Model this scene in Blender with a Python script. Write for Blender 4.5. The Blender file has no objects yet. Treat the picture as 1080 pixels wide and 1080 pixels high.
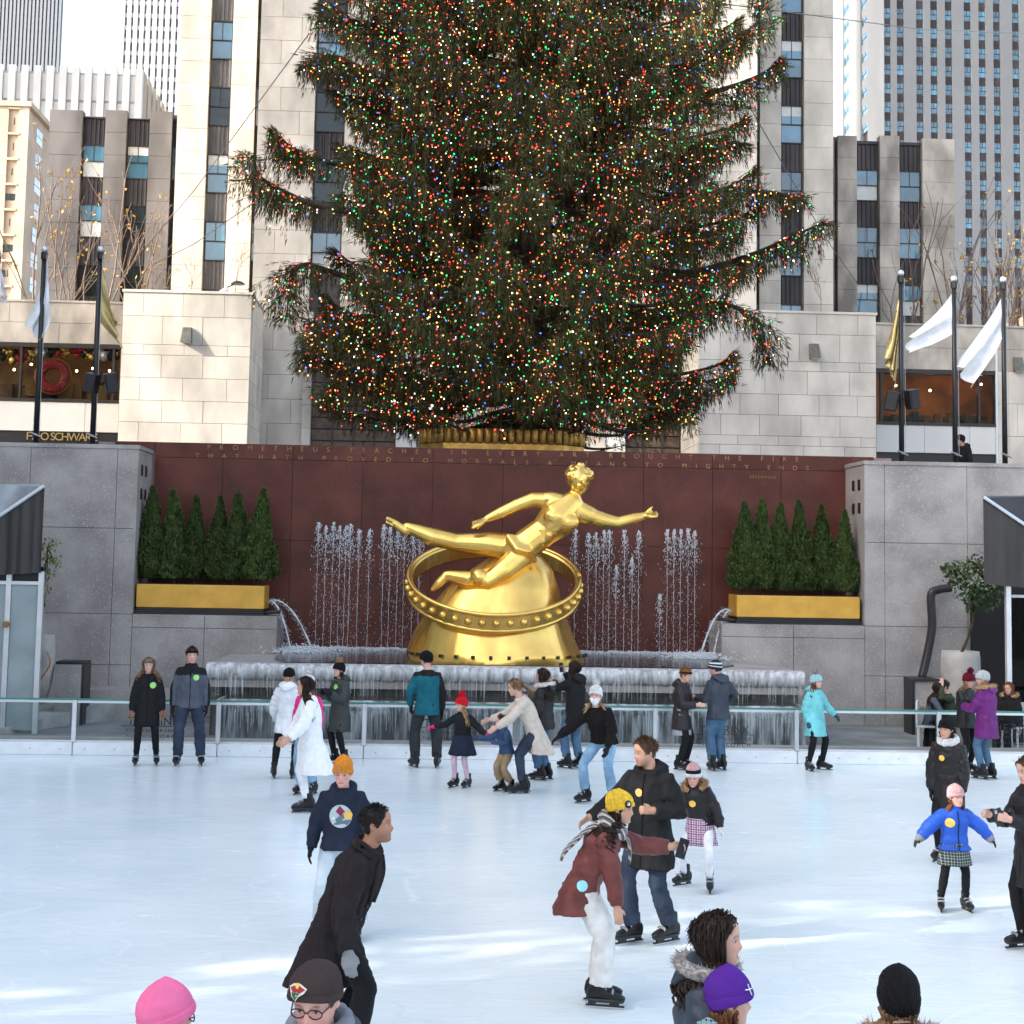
import bpy, bmesh, math, random
import numpy as np
from mathutils import Vector, Matrix, noise
from mathutils.bvhtree import BVHTree
R = math.radians
SC = bpy.context.scene
COL = SC.collection
# ------------------------------------------------------------------ camera
FPX, PPV, HORIZON, CAM_H = 1650.0, 440.0, 590.0, 3.27
YAW, PITCH, ROLL = R(2.7), math.atan((HORIZON - PPV) / FPX), 0.018
CAM = Vector((0, 0, CAM_H))
F0 = Vector((math.sin(YAW) * math.cos(PITCH), math.cos(YAW) * math.cos(PITCH), math.sin(PITCH)))
R0 = Vector((math.cos(YAW), -math.sin(YAW), 0))
U0 = R0.cross(F0)
CX = R0 * math.cos(ROLL) + U0 * math.sin(ROLL)
CY = U0 * math.cos(ROLL) - R0 * math.sin(ROLL)
cam_data = bpy.data.cameras.new('camera')
cam_data.sensor_width = 36
cam_data.lens = 36 * FPX / 1080
cam_data.shift_y = -(540 - PPV) / 1080
cam_data.clip_start, cam_data.clip_end = 0.1, 4000
cam = bpy.data.objects.new('camera', cam_data)
COL.objects.link(cam)
cam.matrix_world = Matrix(((CX.x, CY.x, -F0.x, 0), (CX.y, CY.y, -F0.y, 0), (CX.z, CY.z, -F0.z, CAM_H), (0, 0, 0, 1)))
SC.camera = cam
# ------------------------------------------------------------------ sky, sun, exposure
SUN_AZ, SUN_EL = 250.0, 27.0
world = bpy.data.worlds.new('World')
SC.world = world
world.use_nodes = True
_nt = world.node_tree
_nt.nodes.clear()
_sky = _nt.nodes.new('ShaderNodeTexSky')
_sky.sky_type = 'NISHITA'
_sky.sun_disc = False
_sky.sun_elevation = R(SUN_EL)
_sky.sun_rotation = R(SUN_AZ)
_sky.dust_density = 4.0
_sky.ozone_density = 1.5
_hs = _nt.nodes.new('ShaderNodeHueSaturation')
_hs.inputs['Saturation'].default_value = 0.70
_bg = _nt.nodes.new('ShaderNodeBackground')
_bg.inputs['Strength'].default_value = 0.15
_wo = _nt.nodes.new('ShaderNodeOutputWorld')
_nt.links.new(_sky.outputs[0], _hs.inputs['Color'])
_nt.links.new(_hs.outputs[0], _bg.inputs['Color'])
_nt.links.new(_bg.outputs[0], _wo.inputs['Surface'])
to_sun = Vector((math.sin(R(SUN_AZ)) * math.cos(R(SUN_EL)), math.cos(R(SUN_AZ)) * math.cos(R(SUN_EL)), math.sin(R(SUN_EL))))
sun_data = bpy.data.lights.new('sun', 'SUN')
sun_data.energy = 2.0
sun_data.angle = R(0.53)
sun_data.color = (1.0, 0.93, 0.82)
sun = bpy.data.objects.new('sun', sun_data)
COL.objects.link(sun)
sun.rotation_euler = to_sun.to_track_quat('Z', 'Y').to_euler()
sun.location = to_sun * 60
SC.view_settings.view_transform = 'Standard'
SC.view_settings.look = 'None'
SC.view_settings.gamma = 1.0
SC.view_settings.use_curve_mapping = False
SC.view_settings.exposure = 2.0
SC.render.engine = 'CYCLES'
SC.cycles.use_denoising = True
SC.cycles.max_bounces = 7
SC.cycles.diffuse_bounces = 3
SC.cycles.glossy_bounces = 3
SC.cycles.transparent_max_bounces = 12
SC.cycles.transmission_bounces = 3
SC.cycles.caustics_reflective = False
SC.cycles.caustics_refractive = False

# ------------------------------------------------------------------ where things stand
def ray(u, v):
    a, b = u - 540.0, PPV - v
    return CX * a + CY * b + F0 * FPX
def at(u, v, y):
    d = ray(u, v)
    return CAM + d * (y / d.y)
def gnd(u, v, z=0.0):
    d = ray(u, v)
    return CAM + d * ((z - CAM_H) / d.z)
def X(u, y, v=500):
    return at(u, v, y).x
def Z(v, y, u=540):
    return at(u, v, y).z
def unit(v):
    v = Vector(v); v.normalize(); return v
def pxm(y):                      # metres per pixel at distance y
    return y / FPX

# ------------------------------------------------------------------ materials
def lin(c):
    c = c / 255.0
    return c / 12.92 if c <= 0.04045 else ((c + 0.055) / 1.055) ** 2.4
def rgb(r, g, b):
    return (lin(r), lin(g), lin(b))
MATS = {}
def mat(name, col, rough=0.6, metal=0.0, var=0.12, scale=4.0, bump=0.0, bscale=60.0, rnd=0.0,
        stretch=(1, 1, 1), spec=0.5, col2=None, speck=0.0, speck_col=(0.6, 0.6, 0.6), speck_scale=60,
        vcol=False, sheen=0.0, wave=0.0, wave_scale=60.0, wave_dir='Z', trans=0.0, coat=0.0, detail=5, coord='POS', edge=(0.35, 0.65)):
    if name in MATS:
        return MATS[name]
    m = bpy.data.materials.new(name)
    m.use_nodes = True
    nt = m.node_tree
    N, L = nt.nodes, nt.links
    b = N['Principled BSDF']
    b.inputs['Roughness'].default_value = rough
    b.inputs['Metallic'].default_value = metal
    b.inputs['Specular IOR Level'].default_value = spec
    if sheen:
        b.inputs['Sheen Weight'].default_value = sheen
        b.inputs['Sheen Roughness'].default_value = 0.5
    if coat:
        b.inputs['Coat Weight'].default_value = coat
    if trans:
        b.inputs['Transmission Weight'].default_value = trans
    if coord == 'POS':
        src = N.new('ShaderNodeNewGeometry').outputs['Position']
    else:
        src = N.new('ShaderNodeTexCoord').outputs['Object']
    mp = N.new('ShaderNodeMapping')
    mp.inputs['Scale'].default_value = stretch
    L.new(src, mp.inputs[0])
    nz = N.new('ShaderNodeTexNoise')
    nz.inputs['Scale'].default_value = scale
    nz.inputs['Detail'].default_value = detail
    L.new(mp.outputs[0], nz.inputs['Vector'])
    mr = N.new('ShaderNodeMapRange')
    mr.inputs[1].default_value, mr.inputs[2].default_value = edge
    L.new(nz.outputs['Fac'], mr.inputs[0])
    mix = N.new('ShaderNodeMix')
    mix.data_type = 'RGBA'
    lo = tuple(max(0, c * (1 - var)) for c in col)
    hi = col2 if col2 else tuple(min(1, c * (1 + var)) for c in col)
    mix.inputs[6].default_value = (*lo, 1)
    mix.inputs[7].default_value = (*hi, 1)
    L.new(mr.outputs[0], mix.inputs[0])
    out = mix.outputs[2]
    if vcol:
        vc = N.new('ShaderNodeVertexColor')
        vc.layer_name = 'col'
        mu = N.new('ShaderNodeMix')
        mu.data_type, mu.blend_type = 'RGBA', 'MULTIPLY'
        mu.inputs[0].default_value = 1
        L.new(out, mu.inputs[6])
        L.new(vc.outputs[0], mu.inputs[7])
        out = mu.outputs[2]
    if speck:
        vn = N.new('ShaderNodeTexNoise')
        vn.inputs['Scale'].default_value = speck_scale
        vn.inputs['Detail'].default_value = 2
        L.new(src, vn.inputs['Vector'])
        m2 = N.new('ShaderNodeMapRange')
        m2.inputs[1].default_value, m2.inputs[2].default_value = 0.60, 0.70
        m2.inputs[4].default_value = speck
        L.new(vn.outputs['Fac'], m2.inputs[0])
        mx = N.new('ShaderNodeMix')
        mx.data_type = 'RGBA'
        L.new(m2.outputs[0], mx.inputs[0])
        L.new(out, mx.inputs[6])
        mx.inputs[7].default_value = (*speck_col, 1)
        out = mx.outputs[2]
    if rnd:
        oi = N.new('ShaderNodeObjectInfo')
        m3 = N.new('ShaderNodeMapRange')
        m3.inputs[3].default_value, m3.inputs[4].default_value = 1 - rnd, 1 + rnd
        L.new(oi.outputs['Random'], m3.inputs[0])
        hv = N.new('ShaderNodeHueSaturation')
        L.new(m3.outputs[0], hv.inputs['Value'])
        L.new(out, hv.inputs['Color'])
        out = hv.outputs[0]
    L.new(out, b.inputs['Base Color'])
    if bump or wave:
        last = None
        if bump:
            bn = N.new('ShaderNodeTexNoise')
            bn.inputs['Scale'].default_value = bscale
            bn.inputs['Detail'].default_value = 4
            L.new(mp.outputs[0], bn.inputs['Vector'])
            bp = N.new('ShaderNodeBump')
            bp.inputs['Strength'].default_value = bump
            bp.inputs['Distance'].default_value = 0.02
            L.new(bn.outputs['Fac'], bp.inputs['Height'])
            last = bp
        if wave:
            wv = N.new('ShaderNodeTexWave')
            wv.bands_direction = wave_dir
            wv.inputs['Scale'].default_value = wave_scale
            wv.inputs['Distortion'].default_value = 1.5
            L.new(src, wv.inputs['Vector'])
            bp = N.new('ShaderNodeBump')
            bp.inputs['Strength'].default_value = wave
            bp.inputs['Distance'].default_value = 0.01
            L.new(wv.outputs['Fac'], bp.inputs['Height'])
            if last:
                L.new(last.outputs[0], bp.inputs['Normal'])
            last = bp
        L.new(last.outputs[0], b.inputs['Normal'])
    MATS[name] = m
    return m
def emis(name, col, strength):
    if name in MATS:
        return MATS[name]
    m = bpy.data.materials.new(name)
    m.use_nodes = True
    nt = m.node_tree
    nt.nodes.clear()
    e = nt.nodes.new('ShaderNodeEmission')
    e.inputs[0].default_value = (*col, 1)
    e.inputs[1].default_value = strength
    o = nt.nodes.new('ShaderNodeOutputMaterial')
    nt.links.new(e.outputs[0], o.inputs[0])
    m.cycles.emission_sampling = 'NONE'
    MATS[name] = m
    return m
def clear_glass(name, tint=(0.9, 0.94, 0.94), refl=0.10, rough=0.02):
    m = bpy.data.materials.new(name)
    m.use_nodes = True
    nt = m.node_tree
    nt.nodes.clear()
    N, L = nt.nodes, nt.links
    t = N.new('ShaderNodeBsdfTransparent')
    t.inputs[0].default_value = (*tint, 1)
    g = N.new('ShaderNodeBsdfGlossy')
    g.inputs['Roughness'].default_value = rough
    lw = N.new('ShaderNodeLayerWeight')
    lw.inputs['Blend'].default_value = refl
    mx = N.new('ShaderNodeMixShader')
    o = N.new('ShaderNodeOutputMaterial')
    L.new(lw.outputs['Fresnel'], mx.inputs[0])
    L.new(t.outputs[0], mx.inputs[1])
    L.new(g.outputs[0], mx.inputs[2])
    L.new(mx.outputs[0], o.inputs[0])
    MATS[name] = m
    return m

LIME = mat('limestone', (0.55, 0.495, 0.42), 0.75, var=0.20, scale=0.8, bump=0.15, bscale=14, rnd=0.09, stretch=(1, 1, .5), detail=8, edge=(.3, .62))
LIME_D = mat('limestone_weathered', (0.43, 0.38, 0.32), 0.8, var=0.38, scale=0.7, bump=0.15, bscale=12, rnd=0.07, stretch=(1, 1, .5))
LIME_W = mat('limestone_pale', (0.64, 0.62, 0.58), 0.75, var=0.08, scale=0.3, bump=0.1, bscale=8, rnd=0.05)
MORTAR = mat('mortar', (0.40, 0.34, 0.26), 0.9, var=0.15, scale=3)
DARK_STONE = mat('dirty_shaded_stone', (0.115, 0.108, 0.108), 0.85, var=0.45, scale=0.35, bump=0.15, bscale=10, rnd=0.06, stretch=(1, 1, .45))  # dirty stone, base also darkened to stand in for shade
GRAN = mat('grey_granite', (0.335, 0.305, 0.28), 0.55, var=0.22, scale=1.3, bump=0.12, bscale=40, speck=0.6, speck_col=(0.60, 0.58, 0.57), speck_scale=34, rnd=0.04)
GRAN_J = mat('granite_joint', (0.12, 0.12, 0.12), 0.9)
REDG = mat('red_granite', (0.104, 0.032, 0.023), 0.36, spec=0.2, var=0.22, scale=1.4, bump=0.04, bscale=60, speck=0.3, speck_col=(0.22, 0.08, 0.06), speck_scale=30, rnd=0.07)
REDJ = mat('red_granite_joint', (0.30, 0.19, 0.17), 0.8)
CONC = mat('pale_concrete', (0.42, 0.40, 0.37), 0.8, var=0.2, scale=2.5, bump=0.2, bscale=30)
PAVE = mat('plaza_paving', (0.24, 0.235, 0.23), 0.8, var=0.15, scale=2, bump=0.15, bscale=30)
GOLD = mat('gilding', (1.0, 0.60, 0.155), 0.26, metal=0.85, var=0.13, scale=2.2, bump=0.10, bscale=9)
GOLDP = mat('gold_paint', (0.70, 0.38, 0.055), 0.42, metal=0.2, var=0.10, scale=3, bump=0.04, bscale=20)
BRONZE = mat('gilt_bronze', (0.50, 0.29, 0.08), 0.35, metal=0.85, var=0.25, scale=5, bump=0.15, bscale=20)
BRASS = mat('brass_letters', (0.33, 0.18, 0.07), 0.5, metal=0.5, var=0.2)
BLACKM = mat('black_metal', (0.012, 0.012, 0.013), 0.4, var=0.2)
BROWNM = mat('dark_bronze_frame', (0.035, 0.028, 0.026), 0.42, metal=0.3, var=0.2)
GREYM = mat('grey_metal', (0.42, 0.43, 0.44), 0.35, metal=0.75, var=0.08)
ALU = mat('brushed_aluminium', (0.66, 0.68, 0.70), 0.38, metal=0.6, var=0.06)
WHITEP = mat('white_plastic', (0.80, 0.82, 0.83), 0.35, var=0.05, scale=6, bump=0.02)
BARK = mat('bark', (0.055, 0.040, 0.030), 0.9, var=0.35, scale=14, bump=0.5, bscale=30)
TWIGB = mat('bare_twigs', (0.16, 0.12, 0.10), 0.9, var=0.3, scale=10)
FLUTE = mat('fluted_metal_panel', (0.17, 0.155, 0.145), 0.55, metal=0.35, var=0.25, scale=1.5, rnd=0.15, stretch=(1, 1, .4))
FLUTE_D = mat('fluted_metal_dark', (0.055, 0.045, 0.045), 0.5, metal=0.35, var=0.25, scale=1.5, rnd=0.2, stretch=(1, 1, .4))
WGLASS = mat('window_glass', (0.05, 0.15, 0.22), 0.04, var=0.4, scale=0.5, spec=1.0, rnd=0.5, coat=1.0)  # blue of the mirrored sky is put into the base colour
WGLASS_D = mat('window_glass_dark', (0.012, 0.02, 0.022), 0.06, var=0.5, scale=0.6, spec=0.55, rnd=0.5)
BLIND = mat('window_blind', (0.62, 0.63, 0.60), 0.7, var=0.06, rnd=0.12)
CLEAR = clear_glass('clear_glass')
SHOPGLASS = clear_glass('shop_glass', (0.80, 0.80, 0.78), 0.16)

# ------------------------------------------------------------------ mesh helpers
class MB:
    def __init__(s):
        s.v, s.f, s.m, s.n = [], [], [], 0
    def add(s, verts, faces, mi=0):
        o = s.n
        s.v.extend([tuple(p) for p in verts])
        s.n += len(verts)
        for q in faces:
            s.f.append(tuple(i + o for i in q))
            s.m.append(mi)
        return s
    def box(s, c, d, mi=0, rz=0.0):
        cx, cy, cz = c
        hx, hy, hz = d[0] / 2, d[1] / 2, d[2] / 2
        co, si = math.cos(rz), math.sin(rz)
        vs = []
        for z in (-hz, hz):
            for x, y in ((-hx, -hy), (hx, -hy), (hx, hy), (-hx, hy)):
                vs.append((cx + x * co - y * si, cy + x * si + y * co, cz + z))
        return s.add(vs, [(0, 3, 2, 1), (4, 5, 6, 7), (0, 1, 5, 4), (1, 2, 6, 5), (2, 3, 7, 6), (3, 0, 4, 7)], mi)
    def span(s, x0, x1, y0, y1, z0, z1, mi=0):
        return s.box(((x0 + x1) / 2, (y0 + y1) / 2, (z0 + z1) / 2), (abs(x1 - x0), abs(y1 - y0), abs(z1 - z0)), mi)
    def rings(s, rings, mi=0, cap=True, closed=True):
        n = len(rings[0])
        vs = [p for r in rings for p in r]
        fs = []
        for i in range(len(rings) - 1):
            for j in range(n if closed else n - 1):
                k = (j + 1) % n
                fs.append((i * n + j, i * n + k, (i + 1) * n + k, (i + 1) * n + j))
        if cap:
            fs.append(tuple(range(n - 1, -1, -1)))
            o = (len(rings) - 1) * n
            fs.append(tuple(o + j for j in range(n)))
        return s.add(vs, fs, mi)
    def tube(s, pts, rad, n=8, mi=0, cap=True, round_ends=False):
        pts = [Vector(p) for p in pts]
        if not hasattr(rad, '__len__'):
            rad = [rad] * len(pts)
        rad = list(rad)
        if round_ends:
            d0 = (pts[0] - pts[1]).normalized()
            d1 = (pts[-1] - pts[-2]).normalized()
            a, b = pts[0], pts[-1]
            ra, rb = rad[0], rad[-1]
            pts = [a + d0 * ra * .95, a + d0 * ra * .7] + pts + [b + d1 * rb * .7, b + d1 * rb * .95]
            rad = [ra * .3, ra * .72] + rad + [rb * .72, rb * .3]
        t = (pts[1] - pts[0]).normalized()
        up = Vector((0, 0, 1)) if abs(t.z) < 0.9 else Vector((1, 0, 0))
        nx = t.cross(up).normalized()
        rs = []
        for i, p in enumerate(pts):
            if i == 0:
                d = pts[1] - pts[0]
            elif i == len(pts) - 1:
                d = pts[-1] - pts[-2]
            else:
                d = (pts[i + 1] - pts[i]).normalized() + (pts[i] - pts[i - 1]).normalized()
            if d.length < 1e-9:
                d = t
            d.normalize()
            nx = (nx - d * nx.dot(d))
            if nx.length < 1e-6:
                nx = d.orthogonal()
            nx.normalize()
            ny = d.cross(nx)
            rs.append([p + (nx * math.cos(a) + ny * math.sin(a)) * rad[i] for a in [2 * math.pi * k / n for k in range(n)]])
        return s.rings(rs, mi, cap)
    def lathe(s, c, prof, n=24, mi=0, cap=True):
        c = Vector(c)
        rs = [[(c.x + r * math.cos(2 * math.pi * k / n), c.y + r * math.sin(2 * math.pi * k / n), c.z + z) for k in range(n)] for r, z in prof]
        return s.rings(rs, mi, cap)
    def ball(s, c, r, n=8, m=6, mi=0, sc=(1, 1, 1)):
        c = Vector(c)
        rs = []
        for i in range(m + 1):
            a = math.pi * i / m
            rr = max(math.sin(a), 0.02)
            rs.append([(c.x + sc[0] * r * rr * math.cos(2 * math.pi * k / n), c.y + sc[1] * r * rr * math.sin(2 * math.pi * k / n), c.z - sc[2] * r * math.cos(a)) for k in range(n)])
        return s.rings(rs, mi)
    def prism(s, poly, z0, z1, mi=0):
        n = len(poly)
        vs = [(p[0], p[1], z0) for p in poly] + [(p[0], p[1], z1) for p in poly]
        ar = sum(poly[i][0] * poly[(i + 1) % n][1] - poly[(i + 1) % n][0] * poly[i][1] for i in range(n))
        fs = [tuple(range(n - 1, -1, -1)), tuple(range(n, 2 * n))] + [(i, (i + 1) % n, n + (i + 1) % n, n + i) for i in range(n)]
        if ar < 0:
            fs = [tuple(reversed(q)) for q in fs]
        return s.add(vs, fs, mi)
    def grid(s, P, mi=0):                     # P[i][j] points
        a, b = len(P), len(P[0])
        vs = [p for r in P for p in r]
        fs = [(i * b + j, i * b + j + 1, (i + 1) * b + j + 1, (i + 1) * b + j) for i in range(a - 1) for j in range(b - 1)]
        return s.add(vs, fs, mi)
    def mesh(s, name, mats, smooth=False, off=(0, 0, 0)):
        me = bpy.data.meshes.new(name)
        o = Vector(off)
        me.from_pydata([(p[0] - o.x, p[1] - o.y, p[2] - o.z) for p in s.v], [], s.f)
        for m in (mats if isinstance(mats, (list, tuple)) else [mats]):
            me.materials.append(m)
        if any(s.m):
            me.polygons.foreach_set('material_index', s.m)
        if smooth:
            me.polygons.foreach_set('use_smooth', [True] * len(me.polygons))
        me.update()
        return me

WLOC = {}
def put(name, data, parent=None, loc=(0, 0, 0), rot=(0, 0, 0), scale=(1, 1, 1)):
    """link an object whose world place is loc; parents only ever carry a translation"""
    o = bpy.data.objects.new(name, data)
    COL.objects.link(o)
    loc = Vector(loc)
    if parent is not None:
        o.parent = parent
        o.location = loc - WLOC[parent.name]
    else:
        o.location = loc
    WLOC[o.name] = loc
    o.rotation_euler = rot
    o.scale = scale
    return o
def thing(name, loc, label, cat, group=None):
    o = put(name, None, None, loc)
    o.empty_display_size = 0.2
    return tag(o, label, cat, group)
def tag(o, label=None, cat=None, group=None, kind=None):
    if label: o['label'] = label
    if cat: o['category'] = cat
    if group: o['group'] = group
    if kind: o['kind'] = kind
    return o
def part(name, mb, mats, parent=None, smooth=False, loc=None):
    """mb in world coordinates"""
    off = Vector(loc) if loc is not None else (WLOC[parent.name] if parent is not None else Vector((0, 0, 0)))
    return put(name, mb.mesh(name, mats, smooth, off), parent, off)
UB = {}
def ubox(m):
    if m.name not in UB:
        UB[m.name] = MB().box((0, 0, 0), (1, 1, 1)).mesh('block_' + m.name, m)
    return UB[m.name]
def block(name, x0, x1, y0, y1, z0, z1, m, parent=None):
    return put(name, ubox(m), parent, ((x0 + x1) / 2, (y0 + y1) / 2, (z0 + z1) / 2), (0, 0, 0), (abs(x1 - x0), abs(y1 - y0), abs(z1 - z0)))
def bevbox(mb, c, d, b, mi=0):
    """box with chamfered vertical and top edges"""
    hx, hy, hz = d[0] / 2, d[1] / 2, d[2] / 2
    def rg(ins, z):
        x, y = hx - ins, hy - ins
        k = b
        return [(c[0] + px, c[1] + py, c[2] + z) for px, py in
                ((-x + k, -y), (x - k, -y), (x, -y + k), (x, y - k), (x - k, y), (-x + k, y), (-x, y - k), (-x, -y + k))]
    return mb.rings([rg(b, -hz), rg(0, -hz + b), rg(0, hz - b), rg(b, hz)], mi)
_TMP = None
def evaluated(ob_mesh, mods):
    """mesh data after modifiers, worked out in a small scene of its own"""
    global _TMP
    if _TMP is None:
        _TMP = bpy.data.scenes.new('workbench')
    o = bpy.data.objects.new('work', ob_mesh)
    for typ, kw in mods:
        md = o.modifiers.new(typ.lower(), typ)
        for k, val in kw.items():
            setattr(md, k, val)
    _TMP.collection.objects.link(o)
    _TMP.view_layers[0].update()
    dg = _TMP.view_layers[0].depsgraph
    me = bpy.data.meshes.new_from_object(o.evaluated_get(dg))
    bpy.data.objects.remove(o)
    return me
def end_workbench():
    global _TMP
    if _TMP is not None:
        bpy.data.scenes.remove(_TMP)
        _TMP = None
def fuse(mb, voxel, smooth=2, name='fused', decim=None):
    me = mb.mesh(name, [])
    mods = [('REMESH', dict(mode='VOXEL', voxel_size=voxel, use_smooth_shade=True))]
    if smooth:
        mods.append(('SMOOTH', dict(iterations=smooth, factor=0.5)))
    if decim:
        mods.append(('DECIMATE', dict(ratio=decim)))
    out = evaluated(me, mods)
    bpy.data.meshes.remove(me)
    out.polygons.foreach_set('use_smooth', [True] * len(out.polygons))
    return out
def text_mesh(body, width, height, m, depth=0.01, spaced=True):
    """flat lettering in the XZ plane, left-bottom at the origin, fitted to width x height"""
    def mk(sp):
        c = bpy.data.curves.new('letters', 'FONT')
        c.body = body
        c.size = 1
        c.space_character = sp
        c.extrude = 0.02
        o = bpy.data.objects.new('letters', c)
        _ = evaluated_curve(o)
        bpy.data.curves.remove(c)
        return _
    a = mk(1.0)
    va = np.array([v.co[:] for v in a.vertices])
    hh = np.ptp(va[:, 1])
    k = height / hh
    if spaced:
        b = mk(2.0)
        vb = np.array([v.co[:] for v in b.vertices])
        w1, w2 = np.ptp(va[:, 0]), np.ptp(vb[:, 0])
        sp = 1 + (width / k - w1) / max(w2 - w1, 1e-6)
        a = mk(max(sp, 0.5))
    vs = np.array([v.co[:] for v in a.vertices])
    vs -= vs.min(axis=0)
    kx = width / np.ptp(vs[:, 0])
    for v, p in zip(a.vertices, vs):
        v.co = (p[0] * kx, -p[2] / 0.04 * depth, p[1] * k)
    a.materials.clear()
    a.materials.append(m)
    return a
def evaluated_curve(o):
    global _TMP
    if _TMP is None:
        _TMP = bpy.data.scenes.new('workbench')
    _TMP.collection.objects.link(o)
    _TMP.view_layers[0].update()
    dg = _TMP.view_layers[0].depsgraph
    me = bpy.data.meshes.new_from_object(o.evaluated_get(dg))
    bpy.data.objects.remove(o)
    return me
def soup(name, quads, mats, mi=None, smooth=False, cols=None, tri=False):
    """mesh from an (n,4,3) or (n,3,3) array of loose faces"""
    n, k = quads.shape[0], quads.shape[1]
    me = bpy.data.meshes.new(name)
    me.vertices.add(n * k)
    me.vertices.foreach_set('co', quads.reshape(-1).astype(np.float32))
    me.loops.add(n * k)
    me.loops.foreach_set('vertex_index', np.arange(n * k, dtype=np.int32))
    me.polygons.add(n)
    me.polygons.foreach_set('loop_start', np.arange(0, n * k, k, dtype=np.int32))
    for m in (mats if isinstance(mats, (list, tuple)) else [mats]):
        me.materials.append(m)
    if mi is not None:
        me.polygons.foreach_set('material_index', mi.astype(np.int32))
    if cols is not None:
        a = me.color_attributes.new('col', 'FLOAT_COLOR', 'POINT')
        c4 = np.ones((n * k, 4), np.float32)
        c4[:, :3] = np.repeat(cols, k, axis=0)
        a.data.foreach_set('color', c4.reshape(-1))
    me.update(calc_edges=True)
    return me
# ================================================================== THE SETTING
rng = random.Random(7)
nrng = np.random.default_rng(7)
YB, YW, YR = 26.0, 32.0, 33.5          # rink barrier, granite wings, red wall
ICE = mat('ice', (0.755, 0.87, 0.85), 0.30, var=0.06, scale=0.55, bump=0.05, bscale=9, stretch=(1, 1, 1), col2=(0.88, 0.935, 0.92), spec=0.45, edge=(0.3, 0.7))
def ice_marks(m):
    """skate scratches and scraped snow in the ice: fine curved lines"""
    nt = m.node_tree
    N, L = nt.nodes, nt.links
    b = N['Principled BSDF']
    base = b.inputs['Base Color'].links[0].from_socket
    geo = N.new('ShaderNodeNewGeometry')
    acc = base
    for i, (ang, sc, st, amt, colr) in enumerate(((12, 1.2, (1, 6, 1), .16, (0.93, 0.95, 0.96)), (-24, 1.0, (1, 8, 1), .14, (0.95, 0.97, 0.98)), (4, 0.5, (1, 5, 1), .40, (0.74, 0.82, 0.84)), (38, 2.2, (1, 14, 1), .14, (0.97, .98, .98)), (-8, 5.0, (1, 34, 1), .55, (0.66, 0.77, 0.80)), (62, 4.0, (1, 40, 1), .30, (0.97, .98, .98)), (-55, 5.0, (1, 40, 1), .5, (.68, .79, .82)), (20, .5, (1, 2.2, 1), .50, (.64, .79, .815)), (-15, .22, (1, 1.8, 1), .35, (.92, .955, .95)))):
        wn = N.new('ShaderNodeTexNoise'); wn.inputs['Scale'].default_value = 0.35
        va = N.new('ShaderNodeVectorMath'); va.operation = 'MULTIPLY_ADD'
        va.inputs[1].default_value = (1.6, 1.6, 0); 
        L.new(geo.outputs['Position'], wn.inputs['Vector'])
        L.new(wn.outputs['Color'], va.inputs[0]); L.new(geo.outputs['Position'], va.inputs[2])
        mp = N.new('ShaderNodeMapping'); mp.inputs['Rotation'].default_value = (0, 0, R(ang)); mp.inputs['Scale'].default_value = st
        L.new(va.outputs[0], mp.inputs[0])
        nz = N.new('ShaderNodeTexNoise'); nz.inputs['Scale'].default_value = sc; nz.inputs['Detail'].default_value = 6; nz.inputs['Roughness'].default_value = .62
        L.new(mp.outputs[0], nz.inputs['Vector'])
        mr = N.new('ShaderNodeMapRange'); mr.inputs[1].default_value, mr.inputs[2].default_value, mr.inputs[4].default_value = .52, .74, amt
        L.new(nz.outputs['Fac'], mr.inputs[0])
        mx = N.new('ShaderNodeMix'); mx.data_type = 'RGBA'
        L.new(mr.outputs[0], mx.inputs[0]); L.new(acc, mx.inputs[6]); mx.inputs[7].default_value = (*colr, 1)
        acc = mx.outputs[2]
        if i == 1:
            rr = N.new('ShaderNodeMapRange'); rr.inputs[3].default_value, rr.inputs[4].default_value = .24, .55
            L.new(mr.outputs[0], rr.inputs[0]); L.new(rr.outputs[0], b.inputs['Roughness'])
    L.new(acc, b.inputs['Base Color'])
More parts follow.
